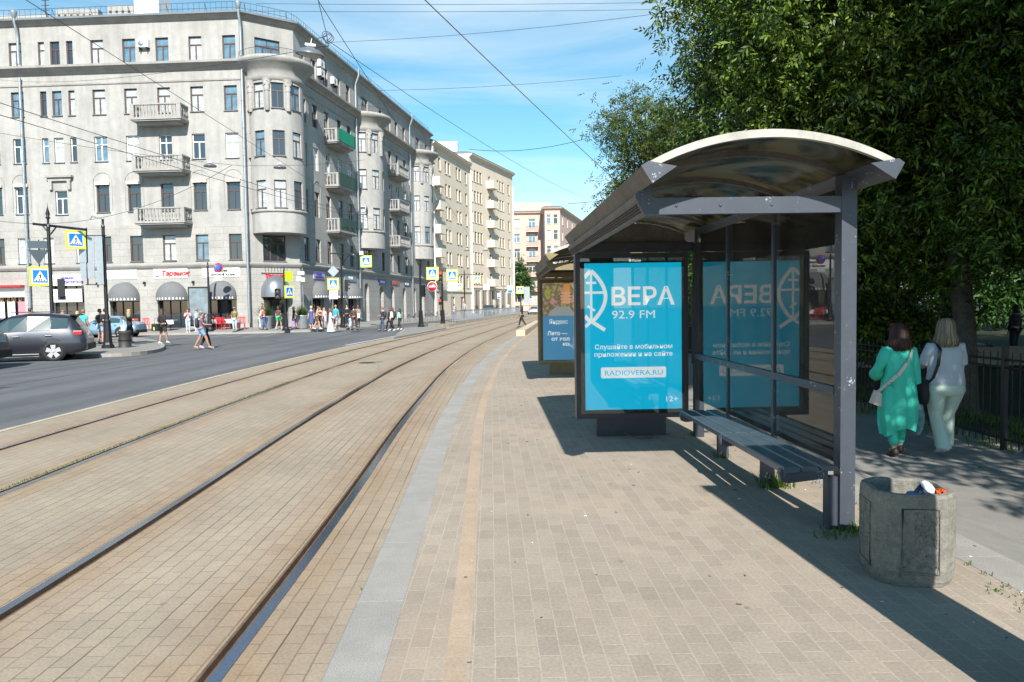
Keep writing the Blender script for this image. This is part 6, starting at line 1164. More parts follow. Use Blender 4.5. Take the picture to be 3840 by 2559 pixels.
suvd = {'win': [(.5, 1.94, .84, .06), (1.965, 3.02, .84, .06), (3.04, 3.9, .80, .14)], 'boxes': [lights(2.20, .95, .86, .14), ('door_handle', [(-.02, .20, -.945, -.925, .90, .93), (1.0, 1.22, -.945, -.925, .92, .95)], cmat((.05, .05, .055), .3, 'trim')), ('bumper', [(2.10, 2.36, -.80, .80, .38, .60), (-2.36, -2.1, -.78, .78, .36, .56)], blk), ('sill_trim', [(-1.0, .8, -.935, -.90, .25, .29)], cmat((.16, .16, .17), .4, 'trim')), ('roof_rail', [(-.1, 1.6, -.66, -.63, 1.79, 1.82), (-.1, 1.6, .63, .66, 1.79, 1.82)], blk), ('mirror', [(-.95, -.75, -1.10, -.93, 1.05, 1.20), (-.95, -.75, .93, 1.10, 1.05, 1.20)], blk), ('spoiler', [(1.76, 2.02, -.60, .60, 1.655, 1.70)], blk)]}
sx0, sy0 = -16.62, 27.7
car('dark grey five-door off-road car seen from the side, rear to the right', -18.3, 27.5, -.22, R(20), SUV, 4.6, paint((.035, .039, .050)), .36, (-1.45, 1.25), 1, carglass, suvd)
car('black car cut off by the left edge of the picture', -18.75, 23.3, -.215, R(8), SUV, 4.6, paint((.008, .009, .012)), .35, (-1.45, 1.25), 1, carglass, suvd)
SED = [(-2.28, .38, .5, .62, .64, .64, .6, .4), (-2.15, .24, .52, .72, .76, .82, .76, .6), (-1.5, .20, .58, .84, .88, .88, .80, .66), (-.95, .20, .60, .90, .94, .89, .83, .68), (-.15, .20, .60, .92, 1.38, .89, .83, .56), (.5, .20, .60, .93, 1.44, .89, .83, .56), (1.05, .20, .62, .95, 1.38, .89, .82, .55), (1.65, .22, .64, .98, 1.03, .88, .80, .62), (2.15, .30, .64, .97, 1.0, .86, .76, .60), (2.3, .38, .60, .80, .84, .78, .7, .5)]
sedd = {'win': [(.5, 1.95, .82, .08), (2.02, 3.3, .80, .10)], 'boxes': [lights(2.18, .78, .80, .13), ('door_handle', [(-.02, .16, -.905, -.89, .80, .83), (.9, 1.08, -.905, -.89, .82, .85)], cmat((.05, .05, .055), .3, 'trim')), ('bumper', [(2.12, 2.34, -.76, .76, .30, .50), (-2.34, -2.1, -.74, .74, .30, .48)], blk), ('mirror', [(-.9, -.74, -1.02, -.88, .93, 1.04), (-.9, -.74, .88, 1.02, .93, 1.04)], blk)]}
car('pale blue saloon parked behind the people on the traffic island', -27.6, 50.5, -.22, 0, SED, 4.6, paint((.23, .36, .47)), .32, (-1.4, 1.35), 1, carglass, sedd)
car('dark saloon hidden behind the grey car, only its roof showing', -34.6, 49.0, -.22, 0, SED, 4.6, paint((.02, .025, .03)), .32, (-1.4, 1.35), 1, carglass, sedd)
car('white car driving towards the viewer at the end of the street', *at(2004, 1172, 124).xy, -.2, R(82), SED, 4.6, paint((.72, .73, .74)), .33, (-1.4, 1.35), 1, carglass, sedd, name='moving_car')
car('dark car parked behind the railing near the cream shopfront', *at(1838, 1180, 108).xy, -.2, R(-96), SUV, 4.6, paint((.05, .055, .06)), .34, (-1.45, 1.25), 1, carglass, suvd)
car('black car parked at the kerb in front of the street tree', *at(1938, 1175, 135).xy, -.2, R(-100), SED, 4.6, paint((.02, .02, .022)), .33, (-1.4, 1.35), 1, carglass, sedd)

# ------------------------------------------------------------------ people
def skin_mesh(name, V, E_, Rd, m, sub=1, root=0):
    me = bpy.data.meshes.new('tmp'); me.from_pydata([tuple(v) for v in V], E_, []); o = bpy.data.objects.new('tmp', me); link(o)
    md = o.modifiers.new('s', 'SKIN'); md.use_smooth_shade = True; md.branch_smoothing = .4
    for i, r_ in enumerate(Rd): me.skin_vertices[0].data[i].radius = r_ if isinstance(r_, tuple) else (r_, r_); me.skin_vertices[0].data[i].use_root = (i == root)
    sb = o.modifiers.new('b', 'SUBSURF'); sb.levels = sub; sb.render_levels = sub
    dg = bpy.context.evaluated_depsgraph_get(); dg.update(); nm = bpy.data.meshes.new_from_object(o.evaluated_get(dg)); nm.name = name
    bpy.data.objects.remove(o); bpy.data.meshes.remove(me); nm.materials.clear(); nm.materials.append(m)
    nm.polygons.foreach_set('use_smooth', [True]*len(nm.polygons)); return nm
_hm = {}
def hair_mat(c):
    if c not in _hm:
        m = leaf_mat('hair_strands_%d' % len(_hm), tuple(v*.55 for v in c), tuple(min(1, v*1.9) for v in c), .0, .45); _hm[c] = m
    return _hm[c]
def ik(a, b, l1, l2, pole):
    a, b, pole = Vector(a), Vector(b), Vector(pole); d = b-a; L = min(d.length, (l1+l2)*.995); d = d.normalized(); x = (l1*l1-l2*l2+L*L)/(2*L); h = math.sqrt(max(0, l1*l1-x*x)); p = (pole-d*pole.dot(d)).normalized(); return a+d*x+p*h, a+d*L
def person(label, x, y, z, rz, H=1.7, top=(.1, .1, .1), bottom=('trousers', (.1, .1, .1)), sleeves='short', hair=((.05, .03, .02), 'short'), feet=((-.02, 0), (.02, 0)), hands=((-.24, .05, .80), (.24, .05, .80)), skin='skin', shoes=(.05, .05, .05), bag=None, lean=0, sit=False, hat=None, fat=1.0, skirt=None, detail=1, fingers=False, head=(0, 0), group=None):
    k = H/1.7; T = thing('person', label, 'person', (x, y, z), rz, group); S_ = lambda p: Vector((p[0]*k, p[1]*k, p[2]*k))
    dz = -.42 if sit else 0; fx = fat
    ly = lambda zz: lean*max(0, zz-.95)
    J = {'pel': (0, 0, .95+dz), 'bel': (0, ly(1.1), 1.10+dz), 'che': (0, ly(1.28), 1.28+dz), 'nb': (0, ly(1.43)-.01, 1.42+dz), 'nk': (0, ly(1.5)+.01, 1.50+dz), 'hd': (head[0], ly(1.58)+.02+head[1], 1.575+dz), 'ht': (head[0]*1.3, ly(1.66)+.015+head[1], 1.65+dz)}
    V, E_, Rr, ix = [], [], [], {}
    def add(n_, p, r_, par=None):
        V.append(S_(p)); Rr.append(tuple(q*k for q in r_) if isinstance(r_, tuple) else r_*k); ix[n_] = len(V)-1
        if par: E_.append((ix[par], ix[n_]))
    add('pel', J['pel'], (.135*fx, .105*fx)); add('bel', J['bel'], (.118*fx, .095*fx), 'pel'); add('che', J['che'], (.14*fx, .10*fx), 'bel'); add('nb', J['nb'], (.075, .062), 'che'); add('nk', J['nk'], .048, 'nb'); add('hd', J['hd'], (.070, .085), 'nk'); add('ht', J['ht'], (.066, .080), 'hd')
    add('nose', (J['hd'][0], J['hd'][1]+.10, J['hd'][2]-.005), .012, 'hd')
    limb = {}
    for s_, nm in ((-1, 'l'), (1, 'r')):
        i = 0 if s_ < 0 else 1
        sh = (s_*.165*fx, ly(1.38), 1.385+dz); hx, hy, hz = hands[i]; el, wr = ik(sh, (hx, hy+ly(hz), hz+dz), .285, .255, (s_*.5, -1, -.2))
        add('sh'+nm, sh, .055, 'nb' if False else 'che'); add('el'+nm, el, .041, 'sh'+nm); add('wr'+nm, wr, .028, 'el'+nm); d = (Vector(wr)-Vector(el)).normalized()
        add('pa'+nm, Vector(wr)+d*.06, (.040, .018), 'wr'+nm)
        if fingers:
            sd = Vector((s_, 0, 0)) if abs(d.x) < .7 else Vector((0, 1, 0)); f_ = d.cross(sd).normalized()
            for q in range(4): b_ = Vector(wr)+d*.085+f_*(.027-q*.018); add('f%d%s' % (q, nm), b_, .0095, 'pa'+nm); ln = (.055, .065, .06, .045)[q]; add('g%d%s' % (q, nm), b_+d*ln*.55-sd*.010, .0085, 'f%d%s' % (q, nm)); add('h%d%s' % (q, nm), b_+d*ln*.85-sd*.028, .0075, 'g%d%s' % (q, nm))
            add('t0'+nm, Vector(wr)+d*.035+f_*.035, .010, 'pa'+nm); add('t1'+nm, Vector(wr)+d*.075+f_*.050-sd*.012, .009, 't0'+nm)
        else: add('fi'+nm, Vector(wr)+d*.115, (.030, .012), 'pa'+nm); add('th'+nm, Vector(wr)+d*.06+Vector((0, .04, 0)), .009, 'pa'+nm)
        hp = (s_*.088*fx, 0, .90+dz); fo, lift = feet[i]
        if sit: ft = (s_*.10, .48, .09)
        else: ft = (s_*.085, fo, .085+lift)
        kn, an = ik(hp, ft, .415, .405, (0, 1, 0)); add('hp'+nm, hp, .095*fx, 'pel'); add('kn'+nm, kn, .060*fx**.5, 'hp'+nm); cf = Vector(kn).lerp(an, .32)+Vector((0, -.012, 0)); add('ca'+nm, cf, .056*fx**.5, 'kn'+nm); add('an'+nm, an, .036, 'ca'+nm)
        tilt = -.10 if lift > .05 else 0; toe = Vector(an)+Vector((0, .13, -.045+tilt)); add('to'+nm, toe, (.036, .024), 'an'+nm); limb[nm] = (Vector(sh), Vector(el), Vector(wr), Vector(hp), Vector(kn), cf, Vector(an), toe)
    body = bpy.data.objects.new('body', skin_mesh('body', V, E_, Rr, M[skin], 1 if not fingers else 2)); link(body); body.parent = T
    def sub(name, spec, col, sbl=1, kind='cloth'):
        v, e, r2, ii = [], [], [], {}
        for (n_, p, r_, par) in spec:
            v.append(S_(p)); r2.append(tuple(q*k for q in r_) if isinstance(r_, tuple) else r_*k); ii[n_] = len(v)-1
            if par is not None: e.append((ii[par], ii[n_]))
        o = bpy.data.objects.new(name, skin_mesh(name, v, e, r2, col if not isinstance(col, tuple) else cmat(col), sbl)); link(o); o.parent = T; return o
    c = .020
    sp = [('pel', (0, J['pel'][1], .90+dz), (.15*fx+.006, .118*fx+.004), None), ('bel', J['bel'], (.130*fx+.008, .105*fx+.006), 'pel'), ('che', J['che'], (.150*fx+.01, .112*fx), 'bel'), ('nb', (0, J['nb'][1], 1.415+dz), (.10, .075), 'che')]
    for nm in 'lr':
        L_ = limb[nm]; sp += [('s'+nm, L_[0], .072*fx**.5, 'che')]
        if sleeves == 'short': sp += [('e'+nm, L_[0].lerp(L_[1], .75), .066*fx**.5, 's'+nm)]
        elif sleeves == 'long': sp += [('e'+nm, L_[1], .060, 's'+nm), ('w'+nm, L_[2].lerp(L_[1], .08), .046, 'e'+nm)]
        elif sleeves == 'none': sp[-1] = ('s'+nm, L_[0], .064, 'che')
    if top: sub('top', sp, top, 1 if not fingers else 2)
    kind, bc = bottom
    if kind in ('trousers', 'shorts') and bc is not None:
        sp = [('pel', (0, 0, .96+dz), (.145*fx, .115*fx), None)]
        for nm in 'lr':
            L_ = limb[nm]; sp += [('h'+nm, L_[3], .112*fx, 'pel')]
            if kind == 'shorts': sp += [('k'+nm, L_[3].lerp(L_[4], .85), .092*fx**.5, 'h'+nm)]
            else: sp += [('k'+nm, L_[4], .078*fx**.5, 'h'+nm), ('c'+nm, L_[5], .072*fx**.5, 'k'+nm), ('a'+nm, L_[6]+Vector((0, 0, .03)), .062, 'c'+nm)]
        sub(kind, sp, bc, 1 if not fingers else 2)
    if kind in ('skirt', 'dress') or skirt:
        hem, wd, bc2 = skirt if skirt else (.45, .24, bc); mb = MB(); rs_ = random.Random(int(x*7)); N = 28; ph = rs_.uniform(0, 6); vs = []; zt = 1.12+dz; yc = (feet[0][0]+feet[1][0])/2
        for j in range(9):
            t = j/8; zz_ = zt+(hem-zt)*t; a = (.125+(.16-.125)*min(1, t*3))*fx if t < .33 else .16*fx+(wd-.16*fx)*((t-.33)/.67)
            for q in range(N):
                an_ = 2*PI*q/N; w_ = 1+.09*t*math.sin(an_*6+ph)+.05*t*math.sin(an_*11+ph*2); vs.append(S_((a*w_*math.cos(an_), a*.78*w_*math.sin(an_)+yc*t*.6, zz_)))
        mb.add(vs, [(j*N+q, j*N+(q+1) % N, (j+1)*N+(q+1) % N, (j+1)*N+q) for j in range(8) for q in range(N)], 0, True); mb.build('skirt', cmat(bc2), T)
    mb = MB()
    for nm in 'lr':
        L_ = limb[nm]; an, toe = S_(L_[6]), S_(L_[7]); d = (toe-an); f_ = Vector((d.x, d.y, d.z)).normalized(); up = Vector((0, 0, 1)) if abs(f_.z) < .8 else Vector((0, -1, 0)); r_ = f_.cross(up).normalized(); u_ = r_.cross(f_)
        heel = an-f_*.055*k-u_*.02*k
        vs = []; pr = [(0, .028, .07), (.05, .038, .095), (.13, .043, .075), (.20, .045, .055), (.25, .030, .035)]
        for t, w_, h_ in pr:
            b_ = heel+f_*t*k-u_*.045*k
            for (a, c_) in ((-1, 0), (1, 0), (.85, .7), (.4, 1), (-.4, 1), (-.85, .7)): vs.append(b_+r_*a*w_*k+u_*c_*h_*k)
        n_ = 6; mb.add(vs, [(i*n_+q, i*n_+(q+1) % n_, (i+1)*n_+(q+1) % n_, (i+1)*n_+q) for i in range(4) for q in range(n_)]+[tuple(range(5, -1, -1)), tuple(range(24, 30))], 0, True)
    mb.build('shoes', cmat(shoes, .6), T)
    hc, hs_ = hair; hp = S_(J['ht'])+Vector((0, -.012*k, -.028*k))
    if hs_ != 'bald':
        mb = MB(); N = 16; rowz = {'short': [(.0, .105), (.05, .098), (.082, .07), (.094, .03), (.095, -.01), (.090, -.05), (.06, -.075)], 'bob': [(.0, .112), (.055, .103), (.090, .07), (.104, .02), (.110, -.04), (.114, -.10), (.112, -.15), (.07, -.175)], 'full': [(.0, .118), (.05, .112), (.09, .085), (.108, .04), (.116, -.02), (.121, -.08), (.125, -.14), (.122, -.19), (.10, -.225), (.05, -.235)], 'long': [(.0, .110), (.05, .10), (.088, .07), (.10, .02), (.105, -.05), (.112, -.13), (.115, -.22), (.10, -.32), (.04, -.37)]}[hs_]
        vs = []; rs_ = random.Random(int(y*9))
        for j, (r_, z_) in enumerate(rowz):
            for q in range(N):
                a = 2*PI*q/N; fr = math.sin(a); rr2 = r_*(1+.05*math.sin(q*5+j*2)); yy = rr2*1.08*fr
                if fr > .2 and z_ < .05: yy = min(yy, .03)    # open in front of the face
                vs.append(hp+Vector((rr2*.92*math.cos(a), yy-.008, z_+(.02*math.sin(q*3.1) if j >= len(rowz)-3 and z_ < -.1 else 0)))*k)
        mb.add(vs, [(j*N+q, j*N+(q+1) % N, (j+1)*N+(q+1) % N, (j+1)*N+q) for j in range(len(rowz)-1) for q in range(N)], 0, True); mb.add(vs, [tuple(range((len(rowz)-1)*N, len(rowz)*N))], 0); mb.build('hair', cmat(hc, .55), T)
        if hs_ == 'full':
            mb = MB(); rs_ = random.Random(5)
            for q in range(420):
                a = rs_.uniform(0, 2*PI); off = rs_.uniform(-.002, .012); pts = []; sw = rs_.uniform(-.25, .25); ex = rs_.uniform(-.02, .03)
                if math.sin(a) > .35: continue
                for j, (r_, z_) in enumerate(rowz[:-1]):
                    rr2 = r_+off+(.004*j if j > 5 else 0); aa = a+sw*j/8; yy = rr2*1.08*math.sin(aa); yy = min(yy, .03) if z_ < .05 else yy; pts.append(hp+Vector((rr2*.92*math.cos(aa), yy-.008, z_-(ex if j > 6 else 0)))*k)
                wv = Vector((-math.sin(a), math.cos(a), 0))*rs_.uniform(.0025, .005); vs = []
                for p in pts: vs += [p-wv, p+wv]
                mb.add(vs, [(2*i, 2*i+1, 2*i+3, 2*i+2) for i in range(len(pts)-1)], 0, True)
            mb.build('loose_strands', hair_mat(hc), T)
    if hat: MB().lathe([(0, .125), (.06, .12), (.10, .07), (.105, .03), (.10, .03)], 14, hp/1).box(hp.x-.07, hp.x+.07, hp.y+.06, hp.y+.19, hp.z+.03, hp.z+.045).build('cap', cmat(hat, .7), T)
    if bag == 'backpack': T2 = MB().lathe([(0, -.22), (.12, -.2), (.155, -.05), (.15, .12), (.09, .22), (0, .23)], 12, S_((0, -.2+ly(1.2), 1.2+dz)), sy=.62); tagp = T2.build('backpack', cmat((.03, .03, .035), .7), T)
    LIMBS[T.name] = (limb, k); return T
LIMBS = {}
def sleeve_(T, rs_, m, last=1.0):
    limb, k = LIMBS[T.name]
    for nm in 'lr':
        L_ = limb[nm]; s_ = -1 if nm == 'l' else 1; a = Vector((s_*.11, 0, L_[0].z-.02)); pts = [a, L_[0]+Vector((-s_*.01, 0, -.01)), L_[0].lerp(L_[1], .5), L_[0].lerp(L_[1], .5+.5*min(1, last)) if last <= 1 else L_[1]]
        if last > 1: pts.append(L_[1].lerp(L_[2], (last-1)))
        MB().tube([p*k for p in pts], rs_[:len(pts)], 18, caps=False).build('sleeve', m, T)
def bagthing(label, x, y, z, c, s=(.30, .12, .34), rz=0):
    T = thing('shoulder_bag', label, 'bag', (x, y, z), rz); a, b, h = s; MB().prism([(-a/2, 0), (a/2, 0), (a/2*.92, h), (-a/2*.92, h)], 'y', -b/2, b/2).build('pouch', cmat(c, .7), T)
    MB().tube([(-a*.35, 0, h), (-a*.2, 0, h+.28), (a*.2, 0, h+.28), (a*.35, 0, h)], .012, 6).build('strap', cmat(c, .7), T); return T
FWD, TOC, LFT, RGT = 0, PI, PI/2, -PI/2
def pp_(px, Y): v = at(px, 1240, Y); return v.x, v.y
def gz(Y): return -.08 if Y < 53.4 else -.07+.045*(Y-53.4)
stride = ((-.22, .04), (.26, 0)); stride2 = ((.26, 0), (-.24, .05))
# on the island and road, left to right
person('man in cyan t-shirt with a shoulder strap behind the grey car', *pp_(316, 39.5), -.08, R(-10), 1.75, (.05, .42, .50), ('trousers', (.25, .33, .40)), hair=((.20, .12, .08), 'short'), skin='tanskin')
person('fair-haired woman in a white top, her head showing behind the grey car', *pp_(293, 41), -.08, R(20), 1.66, (.6, .6, .58), hair=((.38, .28, .14), 'bob'))
person('person with light brown hair half hidden behind the grey car roof', *pp_(239, 44), -.1, R(0), 1.72, (.25, .16, .10), hair=((.35, .20, .10), 'bob'))
person('man in teal shirt standing behind the far left of the grey car', *pp_(118, 40), -.08, R(-60), 1.86, (.05, .20, .24), hair=((.03, .02, .02), 'short'), skin='tanskin')
person('dark-haired person barely visible beside the man in teal', *pp_(103, 42), -.15, R(-30), 1.60, (.03, .03, .04), hair=((.01, .01, .01), 'bob'))
person('man in black polo shirt and light denim shorts waiting by the black pole', *pp_(377, 37.5), -.08, R(-20), 1.76, (.018, .018, .020), ('shorts', (.30, .38, .45)), hair=((.10, .05, .03), 'short'), shoes=(.04, .03, .02), hands=((-.16, .20, 1.0), (.16, .20, 1.0)), fat=1.12)
person('man in dark clothes close behind the black pole', *pp_(396, 42), -.08, R(10), 1.78, (.015, .015, .018), hair=((.02, .02, .02), 'short'))
person('blonde woman in a long black dress by the round street bin', *pp_(487, 38.2), -.08, R(-30), 1.72, (.015, .015, .015), ('dress', (.015, .015, .015)), hair=((.34, .25, .13), 'long'), skirt=(.38, .21, (.015, .015, .015)), hands=((-.26, .05, .8), (.20, .28, 1.15)), shoes=(.02, .02, .02))
_x, _y = pp_(462, 38.0); bagthing('white tote bag held by the woman in the long black dress', _x, _y, .42, (.7, .7, .7), (.28, .08, .40), R(-30))
person('woman in black jacket, cap and white shorts walking off the island', *pp_(610, 36.6), -.08, R(-25), 1.70, (.015, .015, .018), ('shorts', (.05, .05, .05)), 'long', ((.06, .03, .02), 'long'), shoes=(.75, .75, .75), hands=((-.12, .16, 1.12), (.22, .12, .95)), hat=(.015, .015, .015), feet=((-.12, .0), (.20, 0)), skin='tanskin')
_x, _y = pp_(588, 36.5); T = bagthing('black duffel bag with yellow tag at the hip of the woman in the cap', _x, _y, .55, (.015, .015, .015), (.42, .26, .36), R(-20)); MB().box(-.08, .0, -.14, -.132, .05, .2).build('tag', M['signyel'], T)
person('man in striped violet shirt and blue shorts crossing the road', *pp_(757, 33.2), -.22, R(-78), 1.70, (.16, .10, .17), ('shorts', (.20, .28, .38)), hair=((.16, .13, .11), 'short'), feet=((-.34, .03), (.34, 0)), hands=((-.06, .34, 1.12), (.10, .36, 1.12)), shoes=(.25, .20, .16), skin='tanskin', bag='backpack', hat=(.25, .22, .2), fat=1.1)
person('person in pink shoes walking hidden behind the man in striped shirt', *pp_(768, 34.0), -.22, R(-75), 1.62, (.40, .30, .28), ('trousers', (.03, .03, .04)), hair=((.06, .03, .03), 'bob'), shoes=(.6, .35, .38), feet=stride)
person('woman in pink top and pale jeans standing before the menu board', *pp_(706, 53.6), gz(53.6), R(-150), 1.70, (.62, .38, .36), ('trousers', (.42, .50, .58)), 'long', ((.12, .05, .03), 'long'), shoes=(.7, .7, .7), hands=((-.05, .3, 1.3), (.10, .2, 1.35)))
person('person in pale blue top and white trousers facing the woman in pink', *pp_(738, 53.6), gz(53.6), R(60), 1.70, (.40, .50, .66), ('trousers', (.66, .66, .66)), 'long', ((.25, .16, .09), 'short'), shoes=(.7, .7, .7), hands=((.1, .3, 1.4), (.12, .2, 1.0)))
person('man in olive t-shirt and light jeans with grey cap on the kerb', *pp_(882, 52.8+.5), -.06, R(175), 1.74, (.14, .14, .05), ('trousers', (.36, .44, .48)), hair=((.2, .2, .2), 'short'), hat=(.18, .18, .18), fat=1.08, skin='tanskin')
person('person in white leaning in the group sitting by the rounded corner', *pp_(976, 55.0), .02, R(-80), 1.70, (.66, .62, .58), ('trousers', (.62, .62, .60)), 'long', ((.10, .05, .03), 'short'), hands=((-.1, .3, 1.1), (.1, .3, 1.1)), lean=.3)
person('person in brick-red top and blue jeans in the group by the rounded corner', *pp_(994, 54.6), .0, R(75), 1.68, (.33, .13, .11), ('trousers', (.05, .08, .20)), 'long', ((.10, .05, .03), 'short'), hands=((-.1, .3, 1.0), (.1, .3, 1.0)), lean=.25, feet=stride)
person('person standing behind the two by the rounded corner, only the head clear', *pp_(986, 55.8), .1, R(170), 1.86, (.45, .36, .30), hair=((.12, .07, .05), 'short'))
person('woman in brown top and bright green shorts at the domed entrance', *pp_(1046, 55.0), .0, R(-15), 1.72, (.10, .055, .04), ('shorts', (.02, .36, .16)), 'short', ((.05, .03, .02), 'bob'), feet=stride, shoes=(.6, .6, .6))
person('woman in loose black dress carrying a violet bag past the entrance', *pp_(1104, 55.2), .02, R(-60), 1.66, (.015, .015, .018), ('dress', (.015, .015, .018)), 'short', ((.25, .16, .11), 'bob'), skirt=(.62, .20, (.015, .015, .018)), feet=stride2)
_x, _y = pp_(1100, 55.0); bagthing('small violet carrier bag beside the woman in the loose black dress', _x, _y, .25, (.30, .18, .50), (.26, .1, .3))
person('fair-haired woman in dark blue dress left of the first street awning', *pp_(1169, 54.6), .0, R(170), 1.70, (.05, .08, .22), ('dress', (.05, .08, .22)), 'short', ((.6, .5, .35), 'short'), skirt=(.45, .20, (.05, .08, .22)))
person('man in tan shirt and brown shorts bending towards a dark-haired woman', *pp_(1188, 54.4), -.02, R(-75), 1.70, (.40, .29, .22), ('shorts', (.14, .10, .07)), 'short', ((.12, .07, .05), 'short'), feet=stride, lean=.2, hands=((-.1, .35, 1.1), (.15, .35, 1.0)), skin='skin', shoes=(.6, .55, .5))
person('dark-haired woman in brown top walking beside the man in tan', *pp_(1203, 55.4), .02, R(160), 1.62, (.07, .04, .03), ('trousers', (.10, .07, .05)), 'none', ((.03, .02, .02), 'long'), feet=stride2)
person('girl in lilac patterned dress behind the woman in the long pale skirt', *pp_(1217, 56.0), .05, R(170), 1.50, (.55, .42, .56), ('dress', (.55, .42, .56)), 'short', ((.4, .25, .15), 'bob'), skirt=(.55, .20, (.55, .42, .56)))
person('woman in white blouse and long pale flared skirt stepping onto the road', *pp_(1240, 52.6), -.2, R(-60), 1.70, (.68, .66, .62), ('skirt', (.50, .60, .58)), 'long', ((.14, .06, .03), 'long'), skirt=(.06, .36, (.50, .60, .58)), feet=stride, hands=((-.15, .3, 1.05), (.2, .2, 1.0)))
person('man in turquoise t-shirt and denim shorts seen from behind', *pp_(1261, 54.0), -.04, R(-20), 1.78, (.02, .36, .45), ('shorts', (.16, .25, .34)), 'short', ((.3, .2, .12), 'short'), feet=stride2, shoes=(.6, .6, .6), fat=1.08)
person('small child in light blue beside the man in brown', *pp_(1316, 53.2), -.06, R(10), 1.0, (.30, .50, .62), ('skirt', (.30, .50, .62)), 'short', ((.2, .12, .08), 'bob'), skirt=(.45, .26, (.30, .50, .62)), shoes=(.6, .6, .6))
person('man in brown shirt and brown trousers holding the child\'s hand', *pp_(1328, 52.9), -.08, R(-15), 1.72, (.07, .045, .035), ('trousers', (.075, .04, .04)), 'long', ((.03, .02, .02), 'short'), feet=stride)
person('woman in beige top with a white bag behind the man in brown', *pp_(1344, 56.4), .05, R(30), 1.66, (.25, .17, .12), ('trousers', (.05, .05, .05)), 'short', ((.10, .05, .03), 'bob'))
_x, _y = pp_(1345, 56.0); bagthing('white shoulder bag of the woman in the beige top', _x, _y, .75, (.7, .7, .68), (.28, .1, .34))
person('person in black standing in the shade under the last awning', *pp_(1303, 57.6), .1, R(170), 1.70, (.015, .015, .02), ('trousers', (.02, .02, .03)), 'long', ((.02, .015, .015), 'short'))
person('man in navy t-shirt and jeans with a black backpack crossing to the right', *pp_(1436, 53.0), -.21, R(72), 1.74, (.03, .035, .055), ('trousers', (.045, .065, .11)), 'short', ((.25, .10, .05), 'short'), feet=((-.30, .03), (.30, 0)), bag='backpack', hands=((-.1, .32, 1.1), (.1, .32, 1.1)), shoes=(.03, .03, .03))
person('woman in white shirt and black trousers with backpack following him', *pp_(1472, 53.8), -.21, R(72), 1.70, (.66, .66, .64), ('trousers', (.02, .02, .022)), 'long', ((.06, .03, .02), 'long'), feet=stride, bag='backpack', shoes=(.7, .7, .7))
person('person in black just ahead of the woman in the white shirt', *pp_(1462, 54.6), -.21, R(72), 1.68, (.02, .02, .02), ('trousers', (.02, .02, .025)), 'long', ((.08, .04, .03), 'bob'), feet=stride2, shoes=(.7, .7, .7))
person('woman in mint jacket and black skirt at the edge of the crossing', *pp_(1500, 55.6), -.21, R(60), 1.62, (.30, .52, .45), ('trousers', (.03, .03, .03)), 'long', ((.03, .02, .02), 'long'), feet=stride, shoes=(.7, .7, .7))
person('woman in black with long dark hair walking across the tram tracks', *pp_(1957, 53.6), -.1, R(70), 1.60, (.015, .015, .015), ('trousers', (.02, .018, .018)), 'short', ((.02, .015, .015), 'long'), feet=((-.38, .06), (.28, 0)), skin='tanskin')
person('person in a long dark coat waiting behind the second shelter', *pp_(2029, 66), 0, R(20), 1.70, (.025, .02, .035), ('dress', (.025, .02, .035)), 'long', ((.12, .05, .04), 'short'), skirt=(.35, .24, (.025, .02, .035)))
person('person in grey bending by the start of the opposite railing', *pp_(1705, 77), .0, R(10), 1.70, (.14, .15, .18), ('trousers', (.16, .15, .17)), 'long', ((.03, .03, .03), 'short'), lean=.5, feet=stride, fat=1.2)
person('person in pale grey with a dark bag beside the opposite railing', *pp_(1743, 82), .05, R(160), 1.95, (.30, .29, .33), ('trousers', (.14, .13, .14)), 'long', ((.16, .05, .05), 'short'), feet=stride)
person('person in pale cyan top standing at the far tram stop', *pp_(1907, 112), .1, R(0), 1.72, (.40, .60, .62), ('trousers', (.08, .16, .18)), 'short', ((.2, .14, .1), 'short'))
person('person in blue sitting far back in the park shade', *at(3228, 1215, 33).xy, -.4, R(170), 1.7, (.06, .10, .45), hair=((.1, .08, .06), 'short'))
person('dark silhouetted person standing in the park by the right edge', *at(3806, 1268, 24).xy, -.4, R(20), 1.72, (.02, .02, .03), ('trousers', (.02, .03, .05)), 'long', ((.02, .02, .02), 'bob'))

# the two women walking away on the footpath
gx, gy, gzz = 4.82, 9.2, -.375
gw = person('woman in emerald green kaftan and trousers walking away, pale strap across her back', gx, gy, gzz, R(-3), 1.64, None, ('trousers', (.05, .54, .39)), 'none', ((.040, .017, .013), 'full'), feet=((-.10, .02), (.14, 0)), hands=((-.20, .22, 1.02), (.24, .10, .78)), shoes=(.03, .02, .02), fingers=True, fat=.98)
grn = mat('green_kaftan_cloth', (.05, .56, .40), .75, noise=[(3, .12)], bump=(5, .5, .03))
mb = MB(); N = 56; vs = []; rows_ = [(1.405, .07, .065, 0), (1.39, .13, .09, 0), (1.355, .172, .112, .01), (1.27, .182, .13, .015), (1.12, .180, .135, .02), (.98, .19, .148, .03), (.84, .205, .16, .045), (.70, .215, .165, .06), (.55, .222, .17, .08), (.42, .215, .165, .095), (.30, .195, .15, .10)]
for j, (z_, a, b, w_) in enumerate(rows_):
    for q in range(N):
        t = 2*PI*q/N; f_ = 1+w_*(math.sin(t*7+z_*2)+.6*math.sin(t*13+1+z_*3)); dz_ = (.05*math.sin(t+2.4)+.03*math.sin(t*3)) if j == len(rows_)-1 else 0
        vs.append((a*f_*math.cos(t), b*f_*math.sin(t)-.01*(1.2-z_), z_+dz_))
mb.add(vs, [(j*N+q, j*N+(q+1) % N, (j+1)*N+(q+1) % N, (j+1)*N+q) for j in range(len(rows_)-1) for q in range(N)], 0, True); mb.build('kaftan', grn, gw)
sleeve_(gw, [.055, .072, .072, .072, .085], grn, 1.6)
sb_ = mat('pale_pink_leather', (.62, .50, .46), .5)
